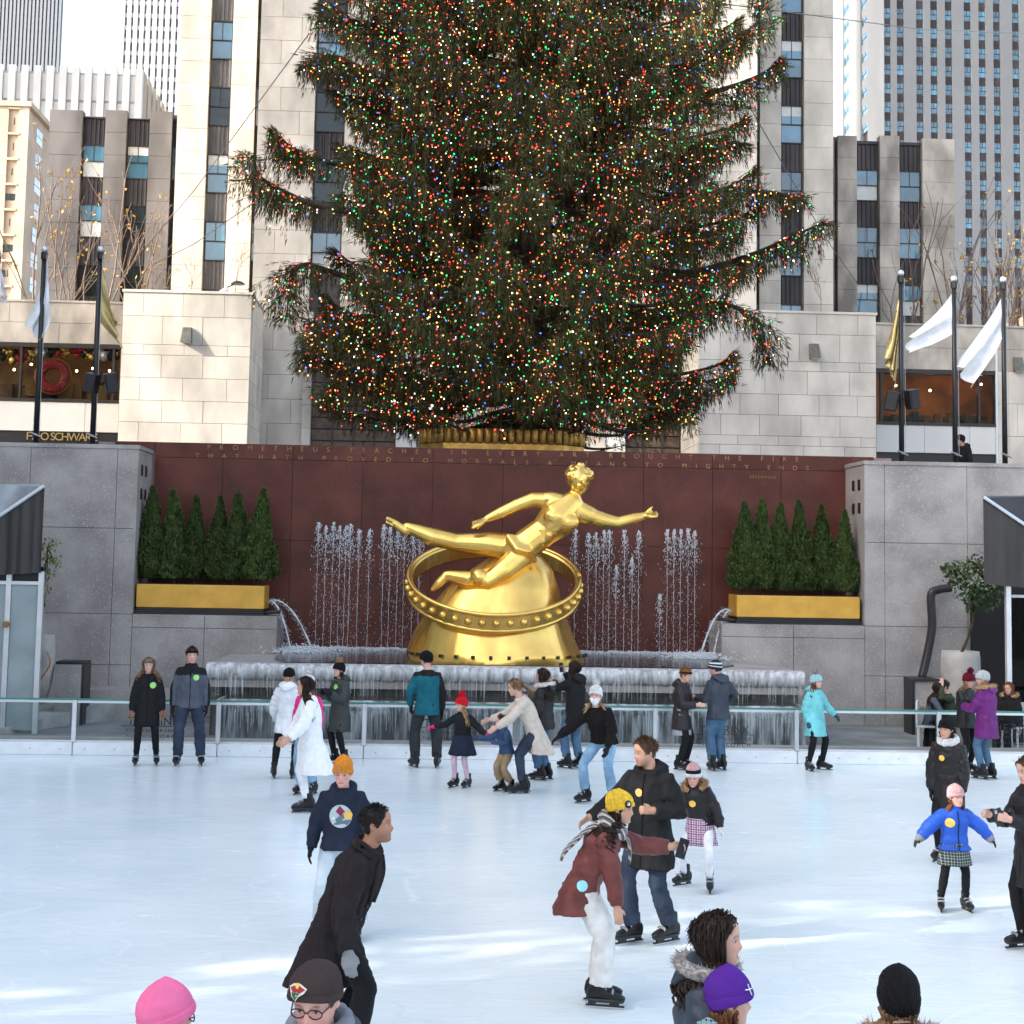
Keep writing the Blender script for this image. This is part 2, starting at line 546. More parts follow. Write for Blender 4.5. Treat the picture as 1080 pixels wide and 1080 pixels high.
def blade_cuts(m):
    """thin curved skate cuts: contour lines of slow noise"""
    nt = m.node_tree; N, L = nt.nodes, nt.links
    b = N['Principled BSDF']
    acc = b.inputs['Base Color'].links[0].from_socket
    geo = N.new('ShaderNodeNewGeometry')
    hts = []
    for i, (sc, eps, amt, colr) in enumerate(((.55, .0035, .40, (.97, .98, .98)), (.9, .005, .38, (.66, .78, .81)), (.37, .0025, .45, (.97, .98, .98)), (1.3, .006, .28, (.96, .98, .98)), (.7, .004, .38, (.68, .80, .82)), (.47, .0025, .38, (.66, .77, .81)), (.62, .003, .4, (.96, .98, .98)), (1.0, .0045, .32, (.68, .79, .82)))):
        mp = N.new('ShaderNodeMapping'); mp.inputs['Location'].default_value = (13.7 * i + 3, 7.1 * i, 5 * i); mp.inputs['Rotation'].default_value = (0, 0, .7 * i)
        mp.inputs['Scale'].default_value = (.55, 1.9, 1)
        L.new(geo.outputs['Position'], mp.inputs[0])
        nz = N.new('ShaderNodeTexNoise'); nz.inputs['Scale'].default_value = sc; nz.inputs['Detail'].default_value = .6; nz.inputs['Distortion'].default_value = .6
        L.new(mp.outputs[0], nz.inputs['Vector'])
        # several contour levels of the same noise
        mu = N.new('ShaderNodeMath'); mu.operation = 'PINGPONG'; mu.inputs[1].default_value = .085
        L.new(nz.outputs['Fac'], mu.inputs[0])
        r = N.new('ShaderNodeMapRange'); r.inputs[1].default_value, r.inputs[2].default_value, r.inputs[3].default_value, r.inputs[4].default_value = eps * .5, eps * 1.6, amt, 0
        L.new(mu.outputs[0], r.inputs[0])
        mx = N.new('ShaderNodeMix'); mx.data_type = 'RGBA'
        L.new(r.outputs[0], mx.inputs[0]); L.new(acc, mx.inputs[6]); mx.inputs[7].default_value = (*colr, 1)
        acc = mx.outputs[2]
    L.new(acc, b.inputs['Base Color'])
ice_marks(ICE)
blade_cuts(ICE)
tag(part('ground', MB().add([(-900, -300, -.08), (900, -300, -.08), (900, 1500, -.08), (-900, 1500, -.08)], [(0, 1, 2, 3)]), PAVE), kind='structure')
tag(part('ice', MB().add([(-19, -1.0, 0), (21, -1.0, 0), (21, YB + .02, 0), (-19, YB + .02, 0)], [(0, 1, 2, 3)]), ICE), kind='structure')
tag(part('walkway', MB().span(-26, 28, YB + .16, YR + 1, -.07, 0.02), mat('walkway_paving', (0.23, .225, .22), .7, var=.25, scale=1.2, bump=.1, bscale=20)), kind='structure')
PLZ = 5.0
tag(part('plaza', MB().span(-500, 500, YR + .4, 1400, 4.5, PLZ), PAVE), kind='structure')

# ------------------------------------------------------------------ rink barrier
def barrier():
    t = thing('rink_barrier', (X(540, YB, 790), YB, 0), 'long glass rink barrier with aluminium posts and white kick boards', 'barrier')
    us = [-228, -75, 78, 230, 384, 538, 691, 840, 990, 1143, 1295]
    xs = [X(u, YB, 770) for u in us]
    zk, zt = 0.20, 0.875
    green = mat('green_glass_edge', (0.05, 0.22, 0.18), 0.25, var=.1)
    pm = bevbox(MB(), (0, 0, 0), (.075, .07, zt - zk), .008).mesh('post', ALU)
    for i, x in enumerate(xs):
        p = put('post', pm, t, (x, YB, (zt + zk) / 2))
        if i == len(xs) - 1:
            break
        x1 = xs[i + 1]
        b = MB()
        bevbox(b, ((x + x1) / 2, YB - .02, zk / 2), (x1 - x - .012, .11, zk), .012)
        part('kick_board', b, WHITEP, t)
        b = MB().span(x + .04, x1 - .04, YB - .008, YB + .008, zk + .005, zt - .03)
        part('glass_panel', b, CLEAR, t)
        b = MB()
        b.span(x + .002, x1 - .002, YB - .03, YB + .03, zt - .005, zt + .022)
        part('top_rail', b, green, t)
        b = MB()
        b.span(x + .04, x1 - .04, YB - .018, YB + .018, zk, zk + .035)
        b.span(x + .04, x1 - .04, YB - .016, YB + .016, zt - .045, zt - .006)
        part('glazing_channel', b, ALU, t)
        b = MB()
        for k in range(5):
            b.ball((x + .2 + k * (x1 - x - .4) / 4, YB - .075, .1), .012, 6, 4)
        part('bolt', b, GREYM, t)['kind'] = 'stuff'
    dk = mat('sign_lettering_black', (0.012, 0.012, 0.012), .5)
    for i, (uc, vc) in enumerate(((162, 767), (474, 769), (764, 776), (1068, 774))):
        c = at(uc, vc, YB - .012)
        for body, w, h, dz in (('THE RINK', .84, .125, .035), ('AT ROCKEFELLER CENTER', .90, .048, -.075), ('Presented by', .42, .05, -.175), ('COACH', .40, .062, -.177)):
            xo = -w / 2
            if body == 'Presented by': xo = -.43
            if body == 'COACH': xo = .03
            put('lettering', text_mesh(body, w, h, dk, .003), t, (c.x + xo, YB - .012, c.z + dz))
        part('lettering_rule', MB().span(c.x - .52, c.x + .52, YB - .0125, YB - .0095, c.z + .012, c.z + .022), dk, t)
barrier()

# ------------------------------------------------------------------ granite wings, ledges, red wall
ztop = Z(479, YW)
zled = Z(654, YW)
xl, xr = X(146, YW, 500), X(911, YW, 500)          # inner corners of the wings
xll, xrr = X(292, YW, 660), X(761, YW, 660)        # inner ends of the ledges
def panels(t, xs, zs, y, m, th=.05, gap=.010, name='panel', skip=()):
    for i in range(len(xs) - 1):
        for j in range(len(zs) - 1):
            if (i, j) in skip:
                continue
            block(name, xs[i] + gap / 2, xs[i + 1] - gap / 2, y - th + rng.uniform(-.002, .002), y, zs[j] + gap / 2, zs[j + 1] - gap / 2, m, t)
GROUPW = 'granite walls flanking the fountain'
for side in (0, 1):
    s = -1 if side == 0 else 1
    xc = xl if side == 0 else xr
    t = thing('granite_wall', (xc + s * 4, YW, 0), ('tall speckled grey granite wall behind the dark tent, left of the fountain', 'tall speckled grey granite wall behind the potted tree, right of the fountain')[side], 'wall', GROUPW)
    core = MB()
    far = xc + s * 14
    core.span(min(xc + s * .06, far), max(xc + s * .06, far), YW, YR + .35, -.05, ztop - .06)
    part('core', core, GRAN_J, t)
    zs = [0.02, Z(735, YW), zled, Z(565, YW), ztop]
    zs[1] = (zs[0] + zs[2]) / 2
    cols = [xc, xc + s * .42, xc + s * 2.15, xc + s * 3.9, xc + s * 5.6, xc + s * 7.4, xc + s * 9.2, xc + s * 11, xc + s * 13]
    panels(t, sorted(cols), zs, YW, GRAN)
    # return face and coping
    for a, b in ((YW, YW + .78), (YW + .78, YR)):
        x0, x1 = sorted((xc, xc + s * .06))
        block('return_panel', x0, x1, a + (.0 if a > YW else -.05) + .003, b - .006, zled + .01, ztop - .07, GRAN, t)
    block('coping', min(xc - s * .02, far), max(xc - s * .02, far), YW - .07, YR + .38, ztop - .06, ztop + .02, GRAN, t)
    for k in range(2):
        for j in range(2):
            zz = Z(503 + 25 * k, YW)
            yy = YW + .35 + .45 * j
            x0, x1 = sorted((xc - s * .012, xc + s * .03))
            block('niche_block', x0, x1, yy - .09, yy + .09, zz - .11, zz + .11, BLACKM, t)  # black block standing in for the dark inside a small square niche
    # ledge that carries the planter
    xe = xll if side == 0 else xrr
    t2 = thing('granite_ledge', ((xc + xe) / 2, YW, 0), ('low granite ledge under the left gold planter', 'low granite ledge under the right gold planter')[side], 'ledge', 'granite ledges beside the pool')
    a, b = sorted((xc, xe))
    block('core', a + .03, b - .03, YW, YR, 0, zled - .05, GRAN_J, t2)
    zc = zled - .26
    n = 2
    xs = [a + (b - a) * k / n for k in range(n + 1)]
    panels(t2, xs, [0.02, zc, zled - .0], YW, GRAN)
    x0, x1 = sorted((xe, xe + s * .03))
    block('end_panel', x0 - .004, x1 + .004, YW - .045, YR, .02, zled - .055, GRAN, t2)
    block('ledge_top', a, b, YW + .002, YR, zled - .05, zled, GRAN, t2)
us = [162, 234, 308, 382, 456, 530, 604, 678, 751, 823, 897]
zr = [0.9, Z(574, YR), Z(490, YR), Z(474, YR)]
rw = thing('red_granite_wall', (X(530, YR, 520), YR, 0), 'dark red polished granite wall behind the gilded statue', 'wall')
xs = [X(u, YR, 530) for u in us]
block('core', xs[0] - 1.2, xs[-1] + .9, YR, YR + .34, .3, zr[3] - .02, REDJ, rw)
panels(rw, xs, zr, YR, REDG, name='panel', gap=.012)
panels(rw, [xs[0] - .85, xs[0]], [ztop + .03, zr[3]], YR, REDG)
panels(rw, [xs[-1], xs[-1] + .5], [ztop + .03, zr[3]], YR, REDG)
for body, u0, v0, u1, h in (('PROMETHEUS TEACHER IN EVERY ART BROUGHT THE FIRE', 219, 473.5, 842, 5.0), ('THAT HATH PROVED TO MORTALS A MEANS TO MIGHTY ENDS', 206, 482.5, 853, 5.0), ('AESCHYLUS', 790, 503, 818, 3)):
    p0, p1 = at(u0, v0, YR - .055), at(u1, v0 + .018 * (u1 - u0), YR - .055)
    put('inscription', text_mesh(body, p1.x - p0.x, h * pxm(YR), BRASS, .012), rw, (p0.x, YR - .053, (p0.z + p1.z) / 2 - .03))

# ------------------------------------------------------------------ fountain basin and its water
def water_mat(name, a):
    m = bpy.data.materials.new(name); m.use_nodes = True
    nt = m.node_tree; N, L = nt.nodes, nt.links
    b = N['Principled BSDF']
    b.inputs['Base Color'].default_value = (.86, .90, .92, 1)
    b.inputs['Roughness'].default_value = .15
    b.inputs['Alpha'].default_value = a
    MATS[name] = m
    return m
WSPRAY = water_mat('water_spray', .72)
WSHEET = water_mat('water_sheet', .22)
POOL = mat('dark_pool_water', (0.045, 0.042, 0.040), 0.08, var=.35, scale=2, bump=.35, bscale=7, spec=.6)
ICEDG = mat('frosted_granite', (0.42, 0.41, 0.395), 0.35, var=0.35, scale=13, bump=.35, bscale=40, stretch=(1, 1, .10), col2=(.74, .75, .75), edge=(.35, .75), detail=8)
WETG = mat('wet_dark_granite', (0.035, 0.033, 0.032), 0.22, var=.4, scale=6, bump=.4, bscale=20, stretch=(1, 1, .3), col2=(.15, .145, .14))
STREAK = mat('icy_riser', (0.20, 0.20, 0.205), 0.3, var=0.5, scale=6, bump=.5, bscale=20, stretch=(1, 1, .16), col2=(.62, .64, .65), edge=(.42, .78))
ft = thing('fountain', (X(530, 29, 700), 29, 0), 'wide tiered fountain pool with water spilling over its icy edges', 'fountain')
zp = Z(704, 28.6)
xa, xb = X(218, 28.6, 705), X(848, 28.6, 705)
def drops(pts, rad, st=1.0):
    """small octahedral drops at pts"""
    pts = np.asarray(pts); rad = np.asarray(rad)[:, None, None]
    o = np.array([(1, 0, 0), (-1, 0, 0), (0, 1, 0), (0, -1, 0), (0, 0, st), (0, 0, -st)], float)
    tri = np.array([(4, 0, 2), (4, 2, 1), (4, 1, 3), (4, 3, 0), (5, 2, 0), (5, 1, 2), (5, 3, 1), (5, 0, 3)])
    v = pts[:, None, :] + rad * o[None]
    return v[:, tri].reshape(-1, 3, 3)
b = MB()
poly = [(xa, 28.6), (xb, 28.6), (xb + .0, 31.94), (xrr - .02, 31.94), (xrr - .02, YR - .06), (xll + .02, YR - .06), (xll + .02, 31.94), (xa, 31.94)]
b.prism([(xa, 28.62), (xb, 28.62), (xb, 31.93), (xa, 31.93)], 0.9, zp - .03)
part('upper_slab', b, GRAN, ft)
n = 150
lip = MB()                               # rounded icy lip
rows = []
for k in range(n + 1):
    x = xa + (xb - xa) * k / n
    j = .008 * noise.noise(Vector((x * 2.2, 0, 0)))
    j2 = .012 * noise.noise(Vector((x * 6, 3, 0)))
    rows.append([(x, 28.95, zp + .0), (x, 28.66, zp + .012), (x, 28.55 + j, zp - .03), (x, 28.51 + j, zp - .12), (x, 28.53 + j + j2 * .4, zp - .24), (x, 28.62 + j2, zp - .30 + j2), (x, 28.8, zp - .31)])
lip.grid(rows)
part('spill_lip', lip, ICEDG, ft, smooth=True)
block('recess_wall', xa + .05, xb - .05, 28.85, 29.2, 0, zp - .3, WETG, ft)
zl = Z(741, 28.0)
xa2, xb2 = X(228, 27.8, 745), X(852, 27.8, 745)
low = MB()
rows = []
for k in range(n + 1):
    x = xa2 + (xb2 - xa2) * k / n
    j = .02 * noise.noise(Vector((x * 2.2, 9, 0)))
    rows.append([(x, 28.84, zl - .02), (x, 28.0, zl), (x, 27.9 + j, zl - .03), (x, 27.86 + j, zl - .14), (x, 27.92, zl - .24), (x, 27.96, 0.0)])
low.grid(rows)
part('lower_tier', low, STREAK, ft, smooth=True)
part('lower_water', MB().span(xa2 + .1, xb2 - .1, 28.02, 28.83, zl - .05, zl + .006), POOL, ft)
# curtains of falling water and icicles
q = []
for k in range(520):
    x = rng.uniform(xa, xb); top = zp - rng.uniform(.02, .28); ln = rng.uniform(.15, .62); w = rng.uniform(.004, .016)
    if noise.noise(Vector((x * 1.3, 5, 0))) + rng.uniform(-.5, .5) < -.1: continue
    y = 28.50 + rng.uniform(-.02, .05)
    bt = max(top - ln, zl + .01)
    q.append([(x - w, y, top), (x + w, y - .004, top), (x + w * .5, y + .02, bt), (x - w * .5, y + .02, bt)])
for k in range(420):
    x = rng.uniform(xa2, xb2); top = zl - rng.uniform(-.02, .2); ln = rng.uniform(.1, .6); w = rng.uniform(.004, .02)
    y = 27.845 + rng.uniform(-.02, .03)
    q.append([(x - w, y, top), (x + w, y - .004, top), (x + w * .5, y, max(.02, top - ln)), (x - w * .5, y, max(.02, top - ln))])
o = put('falling_water', soup('falling_water', np.array(q) - np.array(WLOC[ft.name]), WSHEET), ft, WLOC[ft.name]); o['kind'] = 'stuff'
pw = MB().prism([(xll + .02, YR - .06), (xll + .02, 31.92), (X(292, 30.6, 690), 30.2), (X(300, 29.2, 700), 29.1), (X(745, 29.2, 700), 29.1), (X(770, 30.6, 690), 30.2), (xrr - .02, 31.92), (xrr - .02, YR - .06)], zp - .06, zp + .004)
part('upper_water', pw, POOL, ft)
dr, rd = [], []
for k in range(5200):                    # churned foam where the jets fall and at the corners
    x = rng.uniform(xll + .05, xrr - .05)
    y = YR - .1 - abs(rng.gauss(0, .28))
    if X(442, YR, 690) < x < X(606, YR, 690): continue
    dr.append((x, y, zp + rng.uniform(0, .05) + .05 * max(0, noise.noise(Vector((x * 3, y * 3, 1)))))); rd.append(rng.uniform(.005, .018))
for cx in (X(318, 32.3, 688), X(742, 32.3, 698)):
    for k in range(1300):
        dr.append((rng.gauss(cx, .34), rng.gauss(32.3, .3), zp + abs(rng.gauss(0, .05)))); rd.append(rng.uniform(.006, .026))
o = put('foam', soup('foam', drops(np.array(dr) - np.array(WLOC[ft.name]), rd), WSPRAY), ft, WLOC[ft.name]); o['kind'] = 'stuff'
jl = [(336, 552), (344, 556), (352, 553), (359, 556), (365, 556), (370, 554), (379, 560), (390, 560), (405, 555), (412, 558), (420, 560), (427, 557), (436, 562), (443, 561),
      (607, 560), (621, 564), (629, 563), (637, 561), (643, 561), (650, 598), (659, 560), (667, 590), (674, 561), (696, 628), (704, 560), (711, 560), (718, 560), (726, 559), (733, 562)]
for u, v in jl:
    pt = at(u, v, YR - .22)
    b = MB()
    pts, rad = [], []
    z = zp
    while z < pt.z:
        pts.append((pt.x + rng.gauss(0, .004), YR - .22 + rng.gauss(0, .004), z)); rad.append(rng.uniform(.002, .0065)); z += .05
    pts.append(pt); rad.append(.012)
    b.tube(pts, rad, 5)
    base = b.mesh('water_jet', WSPRAY, True, pt)
    dr, rd = [], []
    hh = pt.z - zp
    for k in range(150):                 # the breaking head, spreading as it falls back
        h = abs(rng.gauss(0, .38))
        dr.append((rng.gauss(0, .016 + h * .10), rng.gauss(0, .02 + h * .10), .03 - h)); rd.append(rng.uniform(.003, .009) * (1.3 if h < .1 else 1))
    for k in range(150):                 # drops falling back
        h = rng.random() * hh
        dr.append((rng.gauss(0, .03 + .045 * h / hh), rng.gauss(0, .05), -h)); rd.append(rng.uniform(.002, .006))
    sd = soup('spray', drops(np.array(dr), rd, 3.0), WSPRAY)
    o = put('water_jet', base, ft, pt)
    s_ = put('spray', sd, o, pt); s_['kind'] = 'stuff'
for side in (0, 1):
    for (us_, vs_, ue, ve, pk) in (((286, 633, 330, 688, .0), (283, 634, 307, 690, .0)) if side == 0 else ((768, 643, 738, 697, .0), (771, 644, 752, 698, .0))):
        a, e = at(us_, vs_, 32.4), at(ue, ve, 32.2)
        a.z = max(a.z, zled + .03)
        e.z = zp
        vx = (e.x - a.x)
        b = MB(); pts, rad, dr, rd = [], [], [], []
        for k in range(26):
            s = k / 25
            zz = a.z + .13 * s * 2 * (1 - s) * 2 - (a.z - e.z) * s * s
            zz = a.z + (e.z - a.z) * s * s + .16 * s * (1 - s)
            p = Vector((a.x + vx * s, a.y + (e.y - a.y) * s, zz))
            pts.append(p); rad.append(.013 + .004 * s + rng.uniform(-.006, .006))
            for j in range(int(8 + 22 * s)):
                dr.append((p.x + rng.gauss(0, .02 + .035 * s), p.y + rng.gauss(0, .03), p.z + rng.gauss(0, .03) - .06 * s)); rd.append(rng.uniform(.003, .009))
        b.tube(pts, rad, 6)
        o = part('spout_arc', b, WSPRAY, ft, smooth=True)
        s_ = put('spray', soup('spray', drops(np.array(dr) - np.array(WLOC[ft.name]), rd), WSPRAY), o, WLOC[ft.name]); s_['kind'] = 'stuff'
    xe = xll if side == 0 else xrr
    sg = 1 if side == 0 else -1
    b = MB()
    for k in range(3):
        b.tube([(xe - sg * .35, 32.25 + .13 * k, zled + .05), (xe + sg * .04, 32.25 + .13 * k, zled + .09)], .035, 8)
    part('spout_nozzle', b, BROWNM, ft)
b = MB()
for u in (612, 632, 652, 676, 700, 420, 400, 380, 350):
    p = at(u, 703, 29.0)
    b.box((p.x, 29.02, zp + .02), (.09, .06, .05))
part('pool_light', b, BLACKM, ft)['kind'] = 'stuff'
# granite kerbs seen through the barrier glass
kb = MB()
kb.span(X(-260, 26.7), xb2 + 7, 26.35, 27.1, 0.02, .17)
tag(part('kerb', kb, GRAN), kind='structure')

# ------------------------------------------------------------------ planters with arborvitae
LEAF = mat('arborvitae_leaf', (0.058, 0.098, 0.020), 0.65, var=.35, scale=9, vcol=True, rnd=.12)
def arbor_mesh(seed, Hh, rr):
    g = np.random.default_rng(seed)
    n = 9500
    t = g.random(n) ** 1.15
    th = g.random(n) * 2 * np.pi
    lump = 1 + .20 * np.sin(3 * th + 9 * t + seed * 2.1) + .16 * np.sin(5 * th - 14 * t + seed) + .1 * np.sin(23 * t + 2 * th)
    prof = np.minimum(1, (t + .08) / .2) ** .5 * (1 - t) ** .85 * 1.08 + .012
    rad = rr * prof * lump * (1 - .55 * g.random(n) ** 2.2)
    c = np.stack([rad * np.cos(th), rad * np.sin(th), .06 + t * Hh], 1)
    out = np.stack([np.cos(th), np.sin(th), np.zeros(n)], 1)
    up = np.stack([out[:, 0] * .35, out[:, 1] * .35, np.ones(n)], 1) + g.normal(0, .28, (n, 3))
    up /= np.linalg.norm(up, axis=1)[:, None]
    sd = np.cross(up, out + g.normal(0, .6, (n, 3)))
    sd /= np.linalg.norm(sd, axis=1)[:, None]
    ln = (g.uniform(.022, .055, n))[:, None]; w = (g.uniform(.004, .010, n))[:, None]
    quads = np.stack([c - sd * w * .6, c + sd * w * .6, c + up * ln * .6 + sd * w, c + up * ln], 1)
    quads2 = np.stack([c - sd * w * .6, c + up * ln * .0 + sd * w * .6, c + up * ln, c + up * ln * .6 - sd * w], 1)
    sh = g.uniform(.55, 1.35, n)
    cols = np.stack([sh * g.uniform(.8, 1.35, n), sh, sh * .9], 1)
    return soup('foliage', np.concatenate([quads, quads2]), LEAF, cols=np.concatenate([cols, cols]))
AV = [arbor_mesh(3 + k, 1.0, .182) for k in range(3)]
SOIL = mat('soil', (0.03, 0.022, 0.015), .95, var=.4, scale=20, bump=.6)
ORD = ['first', 'second', 'third', 'fourth', 'fifth', 'sixth']
for side in (0, 1):
    u0, u1, v0, v1 = ((143, 279, 619, 643), (777, 907, 631, 654))[side]
    y0, y1 = YW + .06, YW + .98
    pa, pb = at(u0, v1, y0), at(u1, v0 + .018 * (u1 - u0), y0)
    zb, zt = zled + .135, zled + .135 + (v1 - v0) * pxm(y0)
    t = thing('gold_planter', ((pa.x + pb.x) / 2, (y0 + y1) / 2, zled), ('gold rectangular planter on the left granite ledge', 'gold rectangular planter on the right granite ledge')[side], 'planter', 'gold planters beside the fountain')
    b = MB(); cx = (pa.x + pb.x) / 2; wd = pb.x - pa.x
    bevbox(b, (cx, (y0 + y1) / 2, (zb + zt) / 2), (wd, y1 - y0, zt - zb), .012)
    part('trough', b, GOLDP, t)
    b = MB()
    for k in range(3):
        b.span(pa.x + .015 - .02 * k, pb.x - .015 + .02 * k, y0 + .02 - .012 * k, y1 - .02, zled + .004 + .044 * (2 - k), zled + .04 + .044 * (2 - k))
    part('stepped_base', b, BLACKM, t)
    part('soil', MB().span(pa.x + .04, pb.x - .04, y0 + .04, y1 - .04, zt, zt + .012), SOIL, t)
    n = 6
    tops = ((516, 519, 525, 526, 522, 518), (532, 530, 534, 531, 536, 541))[side]
    for k in range(n):
        x = pa.x + wd * (k + .5) / n + rng.uniform(-.03, .03)
        y = (y0 + y1) / 2 + rng.uniform(-.08, .08)
        hh = at(u0 + (u1 - u0) * (k + .5) / n, tops[k], y).z - zt
        a = thing('arborvitae', (x, y, zt), '%s arborvitae shrub from the left in the %s gold planter' % (ORD[k], ('left', 'right')[side]), 'shrub', 'conical arborvitae in the gold planters')
        o = put('foliage', AV[(k * 2 + side) % 3], a, (x, y, zt), (rng.gauss(0, .02), rng.gauss(0, .03), rng.uniform(0, 6.28)), (hh * rng.uniform(.88, 1.12), hh * rng.uniform(.88, 1.12), hh * .95))
        part('trunk', MB().tube([(x, y, zt + .002), (x, y, zt + hh * .7)], [.03, .01], 6), BARK, a)

# ------------------------------------------------------------------ buildings: shared pieces
def win_meshes(w, h, key, glass, frame=BROWNM, style=0):
    """pane mesh and frame mesh of a double-hung window, front at y=0, base at z=0"""
    fw = .05 * h / 1.9
    g = MB(); f = MB()
    m = h * .5
    g.span(-w / 2 + fw, w / 2 - fw, .07, .085, m, h - fw, 0)
    g.span(-w / 2 + fw, w / 2 - fw, .10, .115, fw, m, 1 if style == 1 else 0)
    if style == 2:
        g.span(-w / 2 + fw, w / 2 - fw, .066, .069, h * .72, h - fw, 1)
    f.span(-w / 2, -w / 2 + fw, 0, .13, 0, h)
    f.span(w / 2 - fw, w / 2, 0, .13, 0, h)
    f.span(-w / 2 + fw, w / 2 - fw, .003, .127, 0, fw)
    f.span(-w / 2 + fw, w / 2 - fw, .003, .127, h - fw, h)
    f.span(-w / 2 + fw, w / 2 - fw, .03, .12, m - fw * .5, m + fw * .5)
    f.span(-fw * .3, fw * .3, .035, .10, m, h - fw)
    return g.mesh('pane_' + key, [glass, BLIND]), f.mesh('frame_' + key, frame)
def flute_mesh(w, h, m, key, n=5):
    b = MB()
    b.span(-w / 2, w / 2, .10, .14, 0, h)
    rg = np.random.default_rng(len(key))
    for k in range(n):
        x = -w / 2 + w * (k + .5) / n
        ww = w / n * (.28 + .3 * ((k * 7) % 3) / 2)
        b.add([(x - ww / 2, .10, .02), (x + ww / 2, .10, .02), (x + ww / 2, .10, h - .02), (x - ww / 2, .10, h - .02),
               (x - ww / 4, .02, .03), (x + ww / 4, .02, .03), (x + ww / 4, .02, h - .03), (x - ww / 4, .02, h - .03)],
              [(4, 5, 6, 7), (0, 4, 7, 3), (1, 2, 6, 5), (3, 7, 6, 2), (0, 1, 5, 4)])
    return b.mesh('spandrel_' + key, m)
def bay(t, xc, w, y, zs, hw, hs, key, glass, flute, frame=BROWNM, back=None, dark=.3, ztop_=None):
    """a column of windows: zs = window sill heights, window hw tall, spandrel hs above each"""
    P = [win_meshes(w, hw, key + str(s), g, frame, s) for s, g in ((0, glass), (1, glass), (2, glass))] + [win_meshes(w, hw, key + 'd', WGLASS_D, frame, 0)]
    S = flute_mesh(w, hs, flute, key)
    for z in zs:
        r = rng.random()
        pm, fm = P[3] if r < dark else P[0] if r < dark + (1 - dark) * .55 else P[1] if r < dark + (1 - dark) * .8 else P[2]
        o = put('window', pm, t, (xc, y, z), (rng.gauss(0, .008), 0, rng.gauss(0, .012)))
        put('window_frame', fm, o, (xc, y, z))
        put('spandrel', S, t, (xc, y, z + hw))
def stones(t, x0, x1, y, dy, z0, z1, course, m, length=None, gap=.018, name='stone', jit=.006, bonds=None, zs=None):
    """coursed stonework whose front face lies at y; each stone an object"""
    if zs is None:
        n = max(1, round((z1 - z0) / course))
        zs = [z0 + (z1 - z0) * k / n for k in range(n + 1)]
    for i in range(len(zs) - 1):
        if length is None or (x1 - x0) < length * 1.3:
            cuts = [x0, x1]
        else:
            off = (0.5 if i % 2 else 0.0) + rng.uniform(-.1, .1)
            cuts = [x0]
            c = x0 + length * (1 - off) if off > .05 else x0 + length
            while c < x1 - length * .25:
                cuts.append(c); c += length * rng.uniform(.93, 1.07)
            cuts.append(x1)
        for j in range(len(cuts) - 1):
            d = rng.uniform(-jit, jit)
            block(name, cuts[j] + gap / 2, cuts[j + 1] - gap / 2, y + d, y + dy, zs[i] + gap / 2, zs[i + 1] - gap / 2, m, t)
# ================================================================== BUILDINGS
# ---- the tall limestone tower behind the tree
Y1, Y2 = 82.0, 86.0
tw = thing('limestone_tower', (X(535, Y1, 300), Y1, PLZ), 'tall limestone tower with vertical window bays rising behind the Christmas tree', 'building')
def tz(v, y, u): return Z(v, y, u)
z0w = [tz(202.5, Y2, 233) + k * 0 for k in range(1)]
per = 73.3 * pxm(Y2)
hw, hs = 42.5 * pxm(Y2), 30.8 * pxm(Y2)
zsW = [tz(202.5, Y2, 233) + per * k for k in range(-3, 9)]
zsC = [z for z in zsW]
ctop = zsW[-1] + hw + hs
core = MB()
xL, xLc, xRc, xR = X(186, Y2, 150), X(271, Y1, 150), X(798.5, Y1, 150), X(879, Y2, 150)
core.span(xL + .2, xLc + 1, Y2 + .45, Y2 + 30, PLZ, ctop)
core.span(xRc - 1, xR - .2, Y2 + .45, Y2 + 30, PLZ, ctop)
core.span(xLc + .2, xRc - .2, Y1 + .45, Y2 + 29.9, PLZ, ctop - .01)
part('core', core, MORTAR, tw)
zbW = PLZ
def wing(uA, uB, uC, uD, uS, key):
    """one set-back wing: outer pier A-B, bay B-C, pier C-D"""
    a, b, c, d = [X(u, Y2, 150) for u in (uA, uB, uC, uD)]
    stones(tw, a, b, Y2, .6, zbW, ctop, per / 3, LIME, None)
    stones(tw, c, d, Y2, .6, zbW, ctop, per / 3, LIME, None)
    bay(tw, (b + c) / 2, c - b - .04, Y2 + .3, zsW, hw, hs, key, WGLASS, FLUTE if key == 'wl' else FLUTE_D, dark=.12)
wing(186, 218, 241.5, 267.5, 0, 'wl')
wing(801.5, 824, 848, 879, 0, 'wr')
for u, key in ((269.6, 'sl'), (799.6, 'sr')):        # narrow slits at the inside corners
    x = X(u, Y2, 150)
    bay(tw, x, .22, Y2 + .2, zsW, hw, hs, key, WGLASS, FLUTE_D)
cu = [271, 331, 363, 405, 437, 479, 511, 553, 585, 627, 659, 706, 738, 798.5]
cx = [X(u, Y1, 150) for u in cu]
perC, hwC, hsC = 73.3 * pxm(Y1), 42.5 * pxm(Y1), 30.8 * pxm(Y1)
zsC = [Z(212, Y1, 345) + per * k for k in range(-1, 9)]
zD = Z(330, Y1, 345)
for k in range(0, len(cx), 2):
    stones(tw, cx[k], cx[k + 1], Y1, .6, PLZ if k in (0, len(cx) - 2) else zD, ctop, per / 3, LIME, 2.2 if k in (0, len(cx) - 2) else None)
for k in range(1, len(cx) - 1, 2):
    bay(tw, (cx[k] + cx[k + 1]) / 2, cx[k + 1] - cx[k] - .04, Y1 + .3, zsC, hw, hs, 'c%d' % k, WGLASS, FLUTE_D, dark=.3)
    block('bay_foot', cx[k] + .01, cx[k + 1] - .01, Y1 + .31, Y1 + .6, zD, zsC[0], FLUTE_D, tw)
